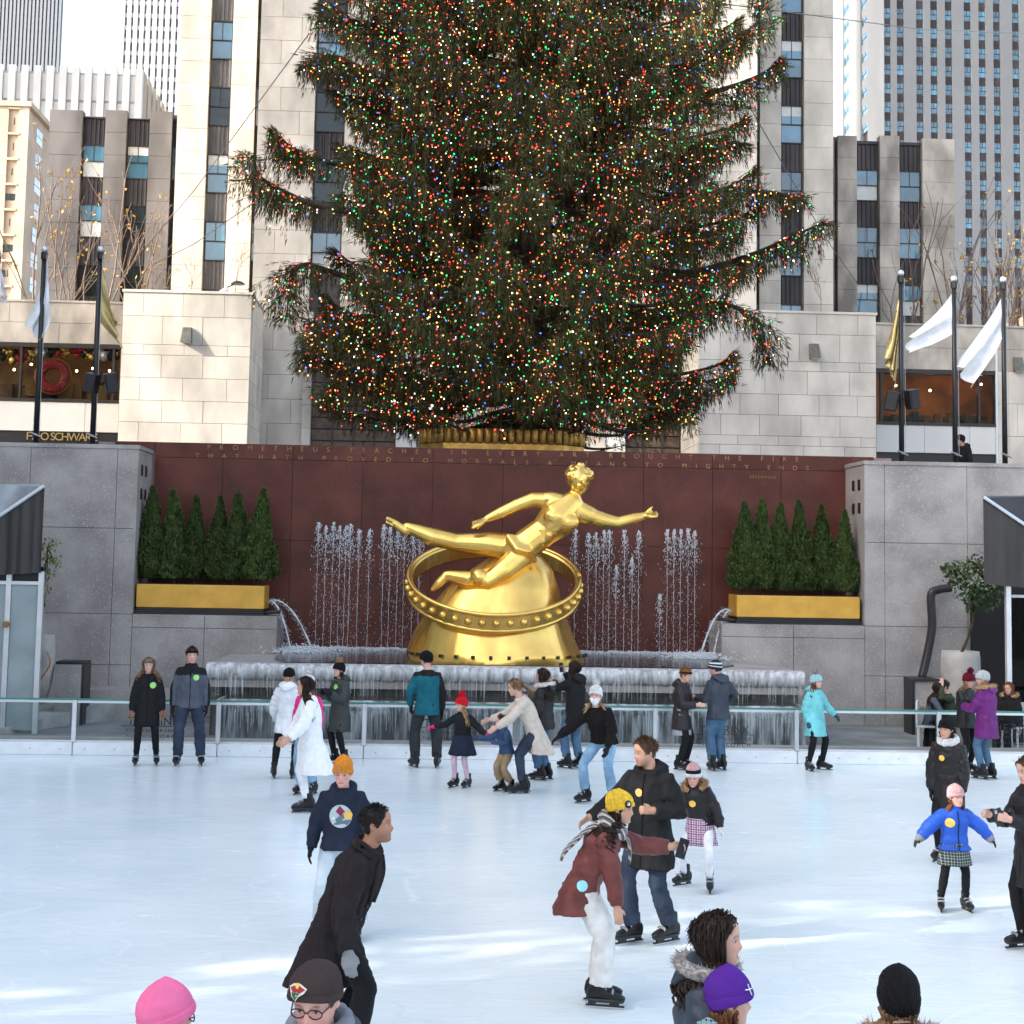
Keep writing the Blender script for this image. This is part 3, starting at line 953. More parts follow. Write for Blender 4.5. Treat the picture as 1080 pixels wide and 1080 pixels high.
# entrance storey behind the tree: shutters of horizontal slats between pale pillars
pu = [271, 325, 418, 440, 640, 660, 738, 798.5]
px_ = [X(u, Y1, 430) for u in pu]
stones(tw, px_[1] - .3, px_[1] + .15, Y1 - .3, .8, PLZ, zD, per / 3, LIME_D)
for a, b in ((px_[2], px_[3]), (px_[4], px_[5])):
    stones(tw, a, b, Y1, .7, PLZ, zD, per / 3, LIME_W)
stones(tw, px_[3], px_[4], Y1 + .1, .6, PLZ, zD, per / 3, LIME_D, 1.6)
SLAT = mat('shutter_slat', (0.10, 0.065, 0.045), .45, metal=.3, var=.3, scale=3, rnd=.25)
for a, b in ((px_[1] + .17, px_[2] - .02), (px_[5] + .02, px_[6] - .02)):
    block('shutter_back', a, b, Y1 + .4, Y1 + .45, PLZ, zD, BLACKM, tw)
    n = 18
    hgt = (zD - PLZ) / n
    for k in range(n):
        block('shutter_slat', a + .03, b - .03, Y1 + .3, Y1 + .38, PLZ + hgt * k + .05, PLZ + hgt * (k + 1) - .03, SLAT, tw)
    for k in range(1, 4):
        xm = a + (b - a) * k / 4
        block('shutter_post', xm - .05, xm + .05, Y1 + .24, Y1 + .3, PLZ, zD, BROWNM, tw)
# ---- pale stone blocks in front of the tower
YK = 76.0
def stone_block(uA, uB, vT, vlist, u, label, seed):
    a, b = X(uA, YK, 390), X(uB, YK, 390)
    t = thing('limestone_block', ((a + b) / 2, YK, PLZ), label, 'wall', 'pale stone blocks at the foot of the tower')
    zt = Z(vT, YK, u)
    part('core', MB().span(a + .05, b - .05, YK + .3, Y1 - .45, PLZ, zt - .1), MORTAR, t)
    zs = [PLZ, PLZ + .9] + [Z(v, YK, u) for v in vlist] + [zt - .06]
    stones(t, a, b, YK, .5, 0, 0, 0, LIME, 2.05, zs=zs)
    # side returns
    for k in range(len(zs) - 1):
        for x in ((a, b)[0], (a, b)[1]):
            xx = (x + .0, x + .4) if x == a else (x - .4, x - .0)
            yy = YK + .52
            while yy < Y1 - .5:
                e = min(yy + rng.uniform(1.7, 2.3), Y1 - .5)
                block('side_stone', xx[0], xx[1], yy + .01, e - .01, zs[k] + .009, zs[k + 1] - .009, LIME, t)
                yy = e
    block('coping', a - .06, b + .06, YK - .05, Y1 - .5, zt - .055, zt + .07, LIME, t)
    return t, zt
kL, zKL = stone_block(127, 263, 308, [446, 423, 399, 375, 364, 334], 195, 'sunlit pale stone block with a wall lamp, left of the tree', 1)
kR, zKR = stone_block(737, 924, 329, [470, 460, 438, 416, 391, 381, 352], 830, 'shaded pale stone block with a wall lamp, right of the tree', 2)
def wall_lamp(u, v, y, label):
    p = at(u, v, y - .12)
    t = thing('wall_lamp', (p.x, y - .02, p.z - .35), label, 'lamp', 'wedge wall lamps on the stone blocks')
    b = MB()
    b.add([(p.x - .24, y - .02, p.z - .34), (p.x + .24, y - .02, p.z - .34), (p.x + .24, y - .02, p.z + .40), (p.x - .24, y - .02, p.z + .40),
           (p.x - .27, y - .42, p.z - .34), (p.x + .27, y - .42, p.z - .34), (p.x + .22, y - .30, p.z + .02), (p.x - .22, y - .30, p.z + .02), (p.x - .2, y - .16, p.z + .4), (p.x + .2, y - .16, p.z + .4)],
          [(0, 1, 5, 4), (4, 5, 6, 7), (7, 6, 9, 8), (8, 9, 2, 3), (0, 4, 7, 8, 3), (1, 2, 9, 6, 5), (0, 3, 2, 1)])
    part('housing', b, mat('lamp_housing', (.14, .135, .11), .45, metal=.4, var=.2), t)
    part('lens', MB().span(p.x - .2, p.x + .2, y - .38, y - .08, p.z - .37, p.z - .345), BLIND, t)
wall_lamp(197, 354, YK, 'wedge-shaped lamp high on the sunlit left stone block')
wall_lamp(859, 371, YK, 'wedge-shaped lamp high on the shaded right stone block')
wall_lamp(1074, 385, 79, 'wedge-shaped lamp at the right edge beside the shop window')
# ---- the two low shop fronts
YS = 79.0
WARMB = mat('shop_brown', (0.16, 0.09, 0.04), .7, var=.45, scale=1.3)
ORANGE = mat('shop_orange_wall', (0.55, 0.17, 0.03), .6, var=.45, scale=.8)
def shop(uA, uB, vTop, vW0, vW1, vS0, vS1, u, label, right):
    a, b = X(uA, YS, 390), X(uB, YS, 390)
    zt, w1, w0, s1, s0 = [Z(v, YS, u) for v in (vTop, vW0, vW1, vS0, vS1)]
    t = thing('shop_front', ((a + b) / 2, YS, PLZ), label, 'shop', 'low shop fronts at the foot of the tower')
    part('core', MB().span(a, b, YS + 3.5, YS + 10, PLZ, zt - .1), MORTAR, t)
    part('floor', MB().span(a, b, YS + .5, YS + 3.5, PLZ, w0 - .1), MORTAR, t)
    part('ceiling', MB().span(a, b, YS + .5, YS + 3.5, w1 + .1, zt - .1), mat('shop_ceiling', (.3, .26, .2), .8), t)
    wa, wb = (a, b) if not right else (a, X(1050, YS, 420))
    stones(t, a, b, YS, .5, w1, zt - .05, (zt - w1) / 2, LIME_D, 4.2)
    stones(t, wa, wb, YS, .5, s1 + .0, w0 - .0, (w0 - s1), LIME_W, 2.5)
    if right:
        stones(t, wb + .12, b, YS - .02, .5, PLZ, w1, (w1 - PLZ) / 5, LIME, 2.4)
        block('downpipe', wb + .0, wb + .11, YS - .04, YS + .06, PLZ, zt - .2, ALU, t)
    block('coping', a - .04, b + .04, YS - .06, YS + 9.9, zt - .045, zt + .06, LIME_D, t)
    block('sign_band', wa, wb, YS + .05, YS + .4, s0, s1 - .04, BLACKM, t)
    block('band_trim', wa, wb, YS + .0, YS + .2, s1 - .035, s1 - .005, BROWNM, t)
    block('foot_wall', wa, wb, YS + .04, YS + .45, PLZ, s0 - .005, BROWNM, t)
    block('window_head', wa, wb, YS - .03, YS + .3, w1 - .22, w1 - .003, BROWNM, t)
    block('window_sill', wa, wb, YS - .05, YS + .3, w0 + .003, w0 + .16, BROWNM, t)
    ms = ([20, 118] if not right else [930, 1033])
    xs = [wa] + [X(m, YS, 420) for m in ms] + [wb]
    for k in range(len(xs) - 1):
        o = part('shop_window', MB().span(xs[k] + .06, xs[k + 1] - .06, YS + .12, YS + .14, w0 + .16, w1 - .22), SHOPGLASS, t)
        part('mullion', MB().span(xs[k] - .06, xs[k] + .06, YS + .02, YS + .26, w0 + .16, w1 - .22), BROWNM, t)
    part('mullion', MB().span(xs[-1] - .06, xs[-1] + .06, YS + .02, YS + .26, w0 + .16, w1 - .22), BROWNM, t)
    part('back_wall', MB().span(a, b, YS + 3.4, YS + 3.49, w0 - .1, w1 + .1), ORANGE if right else WARMB, t)
    return t, a, b, w0, w1, s0, s1
S1, sa, sb, sw0, sw1, ss0, ss1 = shop(-120, 127, 318, 362, 424, 455, 472, 60, 'shop front with balloon garland and donut in its window', False)
S2, ra, rb, rw0, rw1, rs0, rs1 = shop(924, 1200, 343, 390, 449, 478, 500, 990, 'shop front with a warm orange interior behind a long window', True)
gm = mat('gold_sign_letters', (.75, .52, .20), .3, metal=.8, var=.1)
p0 = at(28, 468, YS); 
put('sign_lettering', text_mesh('F\u00b7A\u00b7O SCHWARZ', 73 * pxm(YS), 8 * pxm(YS), gm, .03), S1, (p0.x, YS + .0, ss0 + .36))
# shop lamps: small bulbs that light the rooms
bulb = emis('shop_bulb', (1, .72, .38), 12)
for t, us, v, n in ((S1, (10, 124), 384, 6), (S2, (935, 1040), 404, 4)):
    for k in range(n):
        u = us[0] + (us[1] - us[0]) * (k + rng.uniform(.2, .8)) / n
        p = at(u, v + rng.uniform(0, 8), YS + 2.2)
        part('bulb', MB().ball(p, .06, 8, 6), bulb, t)
MATS['shop_bulb'].cycles.emission_sampling = 'FRONT'
# balloons along the left shop window
bc = [mat('balloon_' + n, c, .25, var=.05) for n, c in (('red', (.55, .02, .03)), ('white', (.8, .8, .8)), ('black', (.01, .01, .01)))] + [mat('balloon_gold', (.6, .4, .1), .25, metal=.8)]
gar = thing('balloon_garland', at(64, 372, YS + .45), 'garland of red, white, black and gold balloons in the left shop window', 'balloons')
for k in range(110):
    u = -6 + 132 * k / 109
    p = at(u + rng.gauss(0, 1.2), 371 + 3.5 * math.sin(u / 13) + rng.gauss(0, 3.4), YS + rng.uniform(.16, .4) + .12)
    grp = int((u + 20) // 12) % 5
    m = bc[(1, 2, 3, 0, 3)[grp] if rng.random() < .8 else rng.randrange(4)]
    r = rng.uniform(.12, .22)
    part('balloon', MB().ball(p, r, 8, 6, sc=(1, 1, 1.12)), m, gar, smooth=True)
dn = at(54, 396, YS - .02)
dt = thing('donut_sign', dn, 'round red sprinkled donut sign in the shop window', 'sign')
b = MB(); Rr, rr = .62, .26
rs = []
for i in range(29):
    a = 2 * math.pi * i / 28
    rs.append([(dn.x + (Rr + rr * math.cos(c)) * math.cos(a), dn.y + .3 + .5 * rr * math.sin(c), dn.z + (Rr + rr * math.cos(c)) * math.sin(a)) for c in [2 * math.pi * j / 10 for j in range(10)]])
b.rings(rs, cap=False)
part('icing', b, mat('donut_icing', (.42, .02, .025), .3, var=.2), dt, smooth=True)
b = MB()
for i in range(29):
    a = 2 * math.pi * i / 28
    rs[i] = [(dn.x + (Rr + .05 + rr * 1.04 * math.cos(c)) * math.cos(a), dn.y + .38 + .5 * rr * math.sin(c), dn.z + (Rr + .05 + rr * 1.04 * math.cos(c)) * math.sin(a)) for c in [2 * math.pi * j / 10 for j in range(10)]]
b.rings(rs, cap=False)
part('dough', b, mat('donut_dough', (.55, .30, .10), .6), dt, smooth=True)
b = MB()
for k in range(60):
    a = rng.uniform(0, 6.28); r_ = Rr + rng.uniform(-.17, .17)
    b.box((dn.x + r_ * math.cos(a), dn.y + .165, dn.z + r_ * math.sin(a)), (.05, .02, .025), rng.randrange(3))
part('sprinkle', b, [BLIND, bc[3], bc[0]], dt)['kind'] = 'stuff'
# soft toys and shelving dimly seen inside
b = MB()
for k in range(26):
    u = rng.uniform(0, 124)
    p = at(u, 423, YS + rng.uniform(1, 3))
    b.box((p.x, p.y, sw0 + rng.uniform(.3, .7)), (rng.uniform(.3, 1), .4, rng.uniform(.4, 1.3)), rng.randrange(3))
part('display_shelf', b, [WARMB, mat('toy_tan', (.35, .2, .07), .8), BLACKM], S1)['kind'] = 'stuff'
b = MB()
for k in range(40):
    u = rng.uniform(935, 1040)
    p = at(u, 440, YS + rng.uniform(.8, 3.2))
    b.box((p.x, p.y, rw0 + rng.uniform(.2, .5)), (rng.uniform(.15, .6), .3, rng.uniform(.3, .9)), rng.randrange(2))
part('display_shelf', b, [BLACKM, WARMB], S2)['kind'] = 'stuff'
fs = thing('floodlight', at(236, 309, YK + .6), 'small spotlight on a stem above the left stone block', 'floodlight')
p = at(241, 303, YK + .6); q = at(251, 298, YK + .6); z_ = zKL + .07
b = MB().tube([(p.x - .1, p.y, z_), (p.x - .05, p.y, p.z), (q.x, q.y, q.z)], .035, 6)
part('stem', b, BLACKM, fs)
part('shade', MB().lathe((q.x, q.y, q.z - .1), [(.34, 0), (.36, .03), (.22, .14), (.04, .19)], 12), BLACKM, fs)
p = at(236, 309, YK + .3)
part('lamp_head', MB().tube([(p.x + .15, p.y, p.z + .2), (p.x - .15, p.y - .1, p.z - .12)], [.12, .2], 8), ALU, fs)

# ---- middle-distance buildings
def slab_building(name, label, cat, uE, y, depth, vTop, u, stone, bays, rows, hw, hs, piers, flute, key, glass=WGLASS, dark=.3, side=None, zpar=None, course=None):
    """uE = pixel edges of the front; bays = list of (uA,uB); rows = sill heights"""
    a, b = X(uE[0], y, 200), X(uE[1], y, 200)
    zt = Z(vTop, y, u)
    t = thing(name, ((a + b) / 2, y, PLZ), label, cat)
    part('core', MB().span(a + .25, b - .25, y + .5, y + depth, PLZ, zt - .5), MORTAR if stone is not DARK_STONE else GRAN_J, t)
    edges = [a]
    for (p, q) in bays:
        xa_, xb_ = X(p, y, 200), X(q, y, 200)
        edges += [xa_, xb_]
        bay(t, (xa_ + xb_) / 2, xb_ - xa_ - .04, y + .3, rows, hw, hs, key, glass, flute, dark=dark)
        tp = rows[-1] + hw + hs
        block('parapet_panel', xa_ + .02, xb_ - .02, y + .25, y + .6, tp, zt - rng.uniform(.3, .5), flute, t)
    edges.append(b)
    for k in range(0, len(edges), 2):
        stones(t, edges[k], edges[k + 1], y, .7, PLZ, zt - rng.uniform(0, .15), course or (hw + hs) / 2.6, stone, None)
    if side:                                    # a side wall receding, faced with stones
        x = a if side < 0 else b
        xx = (x, x + .3) if side < 0 else (x - .3, x)
        n = int((zt - PLZ) / (hw + hs) * 2)
        for k in range(n):
            za, zb_ = PLZ + (zt - PLZ) * k / n, PLZ + (zt - PLZ) * (k + 1) / n
            yy = y + .72
            while yy < y + depth:
                e = min(yy + 3.6, y + depth)
                block('side_stone', xx[0], xx[1], yy + .01, e - .01, za + .01, zb_ - .01, stone, t)
                yy = e
    return t
yD = 94.0
r0 = Z(250, yD, 120)
rows = [r0 + 64.5 * pxm(yD) * k for k in range(-2, 2)]
slab_building('dark_office_building', 'dark dirty stone building, its shade in the colour, behind the left flagpoles', 'building', (49, 184), yD, 14, 115, 115, DARK_STONE,
              [(84, 108), (131, 155), (179, 184)], rows, 36 * pxm(yD), 28.5 * pxm(yD), None, FLUTE_D, 'so', dark=.35, side=1)
r0 = Z(272, yD, 950)
rows = [r0 + 63 * pxm(yD) * k for k in range(-3, 2)]
slab_building('limestone_office_building', 'weathered limestone building with windows coloured sky blue behind the right flags', 'building', (880, 1007), yD, 16, 143, 945, LIME_D,
              [(880.5, 883.5), (904, 928), (949, 973)], rows, 34.5 * pxm(yD), 28.5 * pxm(yD), None, FLUTE_D, 'lo', dark=.1, side=-1)
# ---- far buildings with their windows
def far_windows(t, xs, zs, w, h, y, glass, key, spandrel=None, hs=0, face='Y', recess=.25, x=0, sgn=1):
    g = MB()
    if face == 'Y':
        g.span(-w / 2, w / 2, 0, .1, 0, h * .47); g.span(-w / 2, w / 2, -.05, .1, h * .53, h)
    else:
        g.span(0, .1, -w / 2, w / 2, 0, h * .47); g.span(-.05, .1, -w / 2, w / 2, h * .53, h)
    gm_ = g.mesh('pane_' + key, glass)
    f = MB()
    fr = BROWNM
    if face == 'Y':
        f.span(-w / 2, w / 2, -.04, .1, h * .47, h * .53); f.span(-.05, .05, -.08, .1, h * .53, h)
        sm = MB().span(-w / 2, w / 2, -.04, .1, 0, hs) if hs else None
    else:
        f.span(-.04, .1, -w / 2, w / 2, h * .47, h * .53); f.span(-.08, .1, -.05, .05, h * .53, h)
        sm = MB().span(-.04, .1, -w / 2, w / 2, 0, hs) if hs else None
    fm_ = f.mesh('frame_' + key, fr)
    sm_ = sm.mesh('spandrel_' + key, spandrel) if sm else None
    for a in xs:
        for z in zs:
            loc = (a, y + recess, z) if face == 'Y' else (x + recess * sgn, a, z)
            o = put('window', gm_, t, loc, (rng.gauss(0, .01), 0, rng.gauss(0, .015)))
            put('window_frame', fm_, o, loc)
            if sm_:
                put('spandrel', sm_, t, (loc[0], loc[1], z + h))
yT = 280.0
xT0 = X(933, yT, 100); xT1 = X(1260, yT, 100)
tt = thing('grey_tower', ((xT0 + xT1) / 2, yT, PLZ), 'huge pale grey skyscraper with rows of blue windows at the right edge', 'building')
PALE = mat('tower_stone', (0.215, 0.225, 0.235), .8, var=.06, scale=.1, rnd=.04)
dT = 44.0
cu = [936, 950, 970.5, 985.5, 1001, 1021, 1036.5, 1052, 1072]
cu += [1072 + (c - 1021 + 15) for c in (1021, 1036.5, 1052)]
pT = 21.1 * pxm(yT)
z0T = Z(280, yT, 1000)
zsT = [z0T + pT * k for k in range(-1, 23)]
ww = 8.0 * pxm(yT)
top = zsT[-1] + pT
part('core', MB().span(xT0 + .6, xT1, yT + .8, yT + dT, PLZ, top - .5), FLUTE_D, tt)
cxs = [X(c, yT, 100) for c in cu]
far_windows(tt, cxs[:10], zsT, ww, pT * .53, yT, WGLASS, 'gt', FLUTE_D, pT * .47, recess=.5)
ed = [xT0]
for c in cxs[:10]: ed += [c - ww / 2, c + ww / 2]
ed.append(xT1)
for k in range(0, len(ed), 2):
    block('pier', ed[k], ed[k + 1], yT, yT + 1, PLZ, top, PALE, tt)
ys = [yT + dT * f for f in (.32, .62)]
far_windows(tt, ys, zsT[9:], 5.0, pT * .5, 0, WGLASS, 'gs', PALE, pT * .5, face='X', recess=.35, x=xT0)
e = [yT + 1.0, ys[0] - 2.5, ys[0] + 2.5, ys[1] - 2.5, ys[1] + 2.5, yT + dT]
for k in (0, 2, 4):
    block('pier', xT0, xT0 + .9, e[k], e[k + 1], PLZ, top - .01, PALE, tt)
# brown block at the right edge
yQ = 150.0
xq = X(1005, yQ + 44, 300)
bq = thing('brown_stone_building', (xq + 12, yQ, PLZ), 'brown stone building at the far right behind the yellow-leaved trees', 'building')
zq = Z(250, yQ - 21, 1080)
BRN = mat('brown_stone', (0.19, 0.15, 0.12), .85, var=.2, scale=.4, rnd=.08)
part('core', MB().span(xq + .3, xq + 30, yQ - 40, yQ + 44, PLZ, zq - .3), BRN, bq)
for k in range(9):
    for j in range(14):
        y_ = yQ - 40 + 6 * j
        block('side_stone', xq, xq + .35, y_ + .02, y_ + 5.98, PLZ + (zq - PLZ) * k / 9 + .02, PLZ + (zq - PLZ) * (k + 1) / 9 - .02, BRN, bq)
far_windows(bq, [yQ - 34 + 6 * j for j in range(13)], [zq - 4.5 - 4 * k for k in range(4)], 1.5, 2.4, 0, BLIND, 'bq', face='X', recess=-.05, x=xq)
# tan building at the far left
yA = 170.0
ta = thing('tan_apartment_building', (X(5, yA, 200), yA, PLZ), 'sunlit tan stone apartment building at the left edge', 'building')
TAN = mat('tan_stone', (0.55, 0.43, 0.31), .8, var=.12, scale=.3, rnd=.06)
xe = X(27, yA, 200); za = Z(112, yA, 10)
part('core', MB().span(xe - 30, xe - .3, yA + .3, yA + 60, PLZ, za - .2), TAN, ta)
zsA = [Z(139, yA, 10) - 27.3 * pxm(yA) * k for k in range(8)]
xw = [X(u, yA, 200) for u in (-14, 11)]
far_windows(ta, xw, zsA, 11 * pxm(yA), 16 * pxm(yA), yA, WGLASS_D, 'ta', recess=.35)
e = [xe - 30, xw[0] - .57, xw[0] + .57, xw[1] - .57, xw[1] + .57, xe]
for k in (0, 2, 4):
    for j in range(12):
        block('wall_stone', e[k], e[k + 1], yA, yA + .4, PLZ + (za - PLZ) * j / 12 + .015, PLZ + (za - PLZ) * (j + 1) / 12 - .015, TAN, ta)
for z in zsA + [za]:
    for w_ in xw:
        block('sill', w_ - .7, w_ + .7, yA - .08, yA + .3, z - .3, z - .05, TAN, ta)
ysd = [yA + 9 * (j + .6) for j in range(6)]
far_windows(ta, ysd, zsA, 2.6, 16 * pxm(yA), 0, WGLASS, 'tb', face='X', recess=-.02, x=xe - .25)
for j in range(12):
    for k in range(10):
        pass
block('side_wall', xe - .3, xe - .2, yA + .41, yA + 60, PLZ, za, TAN, ta)
block('cornice', xe - 30, xe + .25, yA - .25, yA + 60, za + .0, za + .55, TAN, ta)
# white striped hall and two distant towers at the upper left
yH = 240.0
xh1, zh = X(150, yH, 90), Z(70, yH, 80)
hb = thing('white_office_building', (X(60, yH, 90), yH, PLZ), 'bright white building with a ribbed top behind the dark one', 'building')
WHT = mat('white_stone', (0.78, 0.75, 0.70), .7, var=.06, scale=.2, rnd=.04)
part('core', MB().span(xh1 - 40, xh1 - .6, yH + .6, yH + 58, PLZ, zh - .8), mat('white_building_grille', (.45, .43, .40), .7, var=.2, scale=.6), hb)
wd = 13.4 * pxm(yH)
for k in range(20):
    x = xh1 - k * wd * 1.0
    block('pier', x - wd * .55, x, yH, yH + 1, PLZ, zh, WHT, hb)
    for j in range(3):
        block('louvre_panel', x - wd + .05, x - wd * .55 - .05, yH + .45, yH + .6, zh - 14 + j * 4.4, zh - 10 + j * 4.4, LIME_W, hb)
for k in range(14):
    y_ = yH + 1.2 + 4 * k
    block('side_pier', xh1 - .5, xh1, y_, y_ + 2.6, PLZ, zh - .05, TAN, hb)  # tan colour stands in for shade on this side of the white stone
yF = 430.0
for nm, lab, uA, uB, colr, key, dp in (('grey_tower', 'distant dark grey gridded tower at the top left corner', -160, 62, (.22, .24, .27), 'f1', 4), ('striped_tower', 'distant white tower with thin vertical stripes beside the sky gap', 128.5, 330, (.72, .71, .70), 'f2', 60)):
    a, b = X(uA, yF, 40), X(uB, yF, 40)
    t = thing(nm, ((a + b) / 2, yF, PLZ), lab, 'building')
    tp = Z(-190, yF, uB)
    part('core', MB().span(a + .5, b - .5, yF + .8, yF + dp, PLZ, tp), mat('tower_glass_' + key, (.10, .12, .15) if key == 'f2' else (.16, .18, .21), .3, var=.2, scale=.3), t)
    st = 6.6 * pxm(yF) if key == 'f2' else 4.0 * pxm(yF)
    n = int((b - a) / st)
    for k in range(n + 1):
        x = a + (b - a) * k / n
        block('pier', x - st * .3, x + st * .3, yF, yF + 1.2, PLZ, tp, mat('tower_pier_' + key, colr, .6, var=.05), t)
    m_ = mat('tower_floor_' + key, tuple(c * .7 for c in colr), .6, var=.1)
    zz = Z(130, yF, uB)
    while zz < tp:
        block('floor_band', a + .3, b - .3, yF + .5, yF + .82, zz, zz + 1.2, m_, t)
        zz += 3.6 if key == 'f2' else 2.2
    if key == 'f1':
        block('side_wall', b - .5, b - .2, yF + 1.3, yF + dp, PLZ, tp, mat('tower_pier_' + key, colr), t)
# ---- buildings added out of view, sized and spaced to shade the rink and facades
def shade_building(x1, y0, y1, h, depth, label, name='shade_building'):
    t = thing(name, (x1 - depth / 2, (y0 + y1) / 2, 0), label, 'building', 'unseen buildings added to cast shade')
    part('core', MB().span(x1 - depth, x1 - .4, y0, y1, 0, h), LIME_D, t)
    n = max(1, round((y1 - y0) / 3.4)); st = (y1 - y0) / n
    wm = MB().span(-.05, .05, -.8, .8, 0, 2.2).mesh('side_pane', WGLASS)
    for k in range(n):
        yy = y0 + st * k
        block('pier', x1 - .41, x1, yy, yy + st * .52, 0, h, LIME, t)
        z = 6.2
        while z < min(h - 3, 24):
            put('window', wm, t, (x1 - .3, yy + st * .76, z))
            z += 3.7
    return t
shade_building(-24, -60, 2.7, 22, 3, 'limestone building added out of view left of the camera to block the sun')
shade_building(-24.3, 2.7, 5.4, 8.0, 3, 'low stone building added out of view left of the rink, leaving a gap for sun')
shade_building(-24, 5.4, 23.0, 29, 6, 'limestone building added out of view along the left of the rink to shade it')
shade_building(-24, 23.0, 36.0, 31, 6, 'limestone building added out of view to shade the Christmas tree from the left')
shade_building(-24, 36.0, 66.0, 52, 6, 'tall limestone building added out of view beside the left terrace to cast shade')
shade_building(-60, 60.0, 65.0, 82, 3, 'slender tower added out of view far left to cast shade')
shade_building(-144, 160.0, 203.0, 300, 40, 'great skyscraper added out of view far left to shade the grey tower')
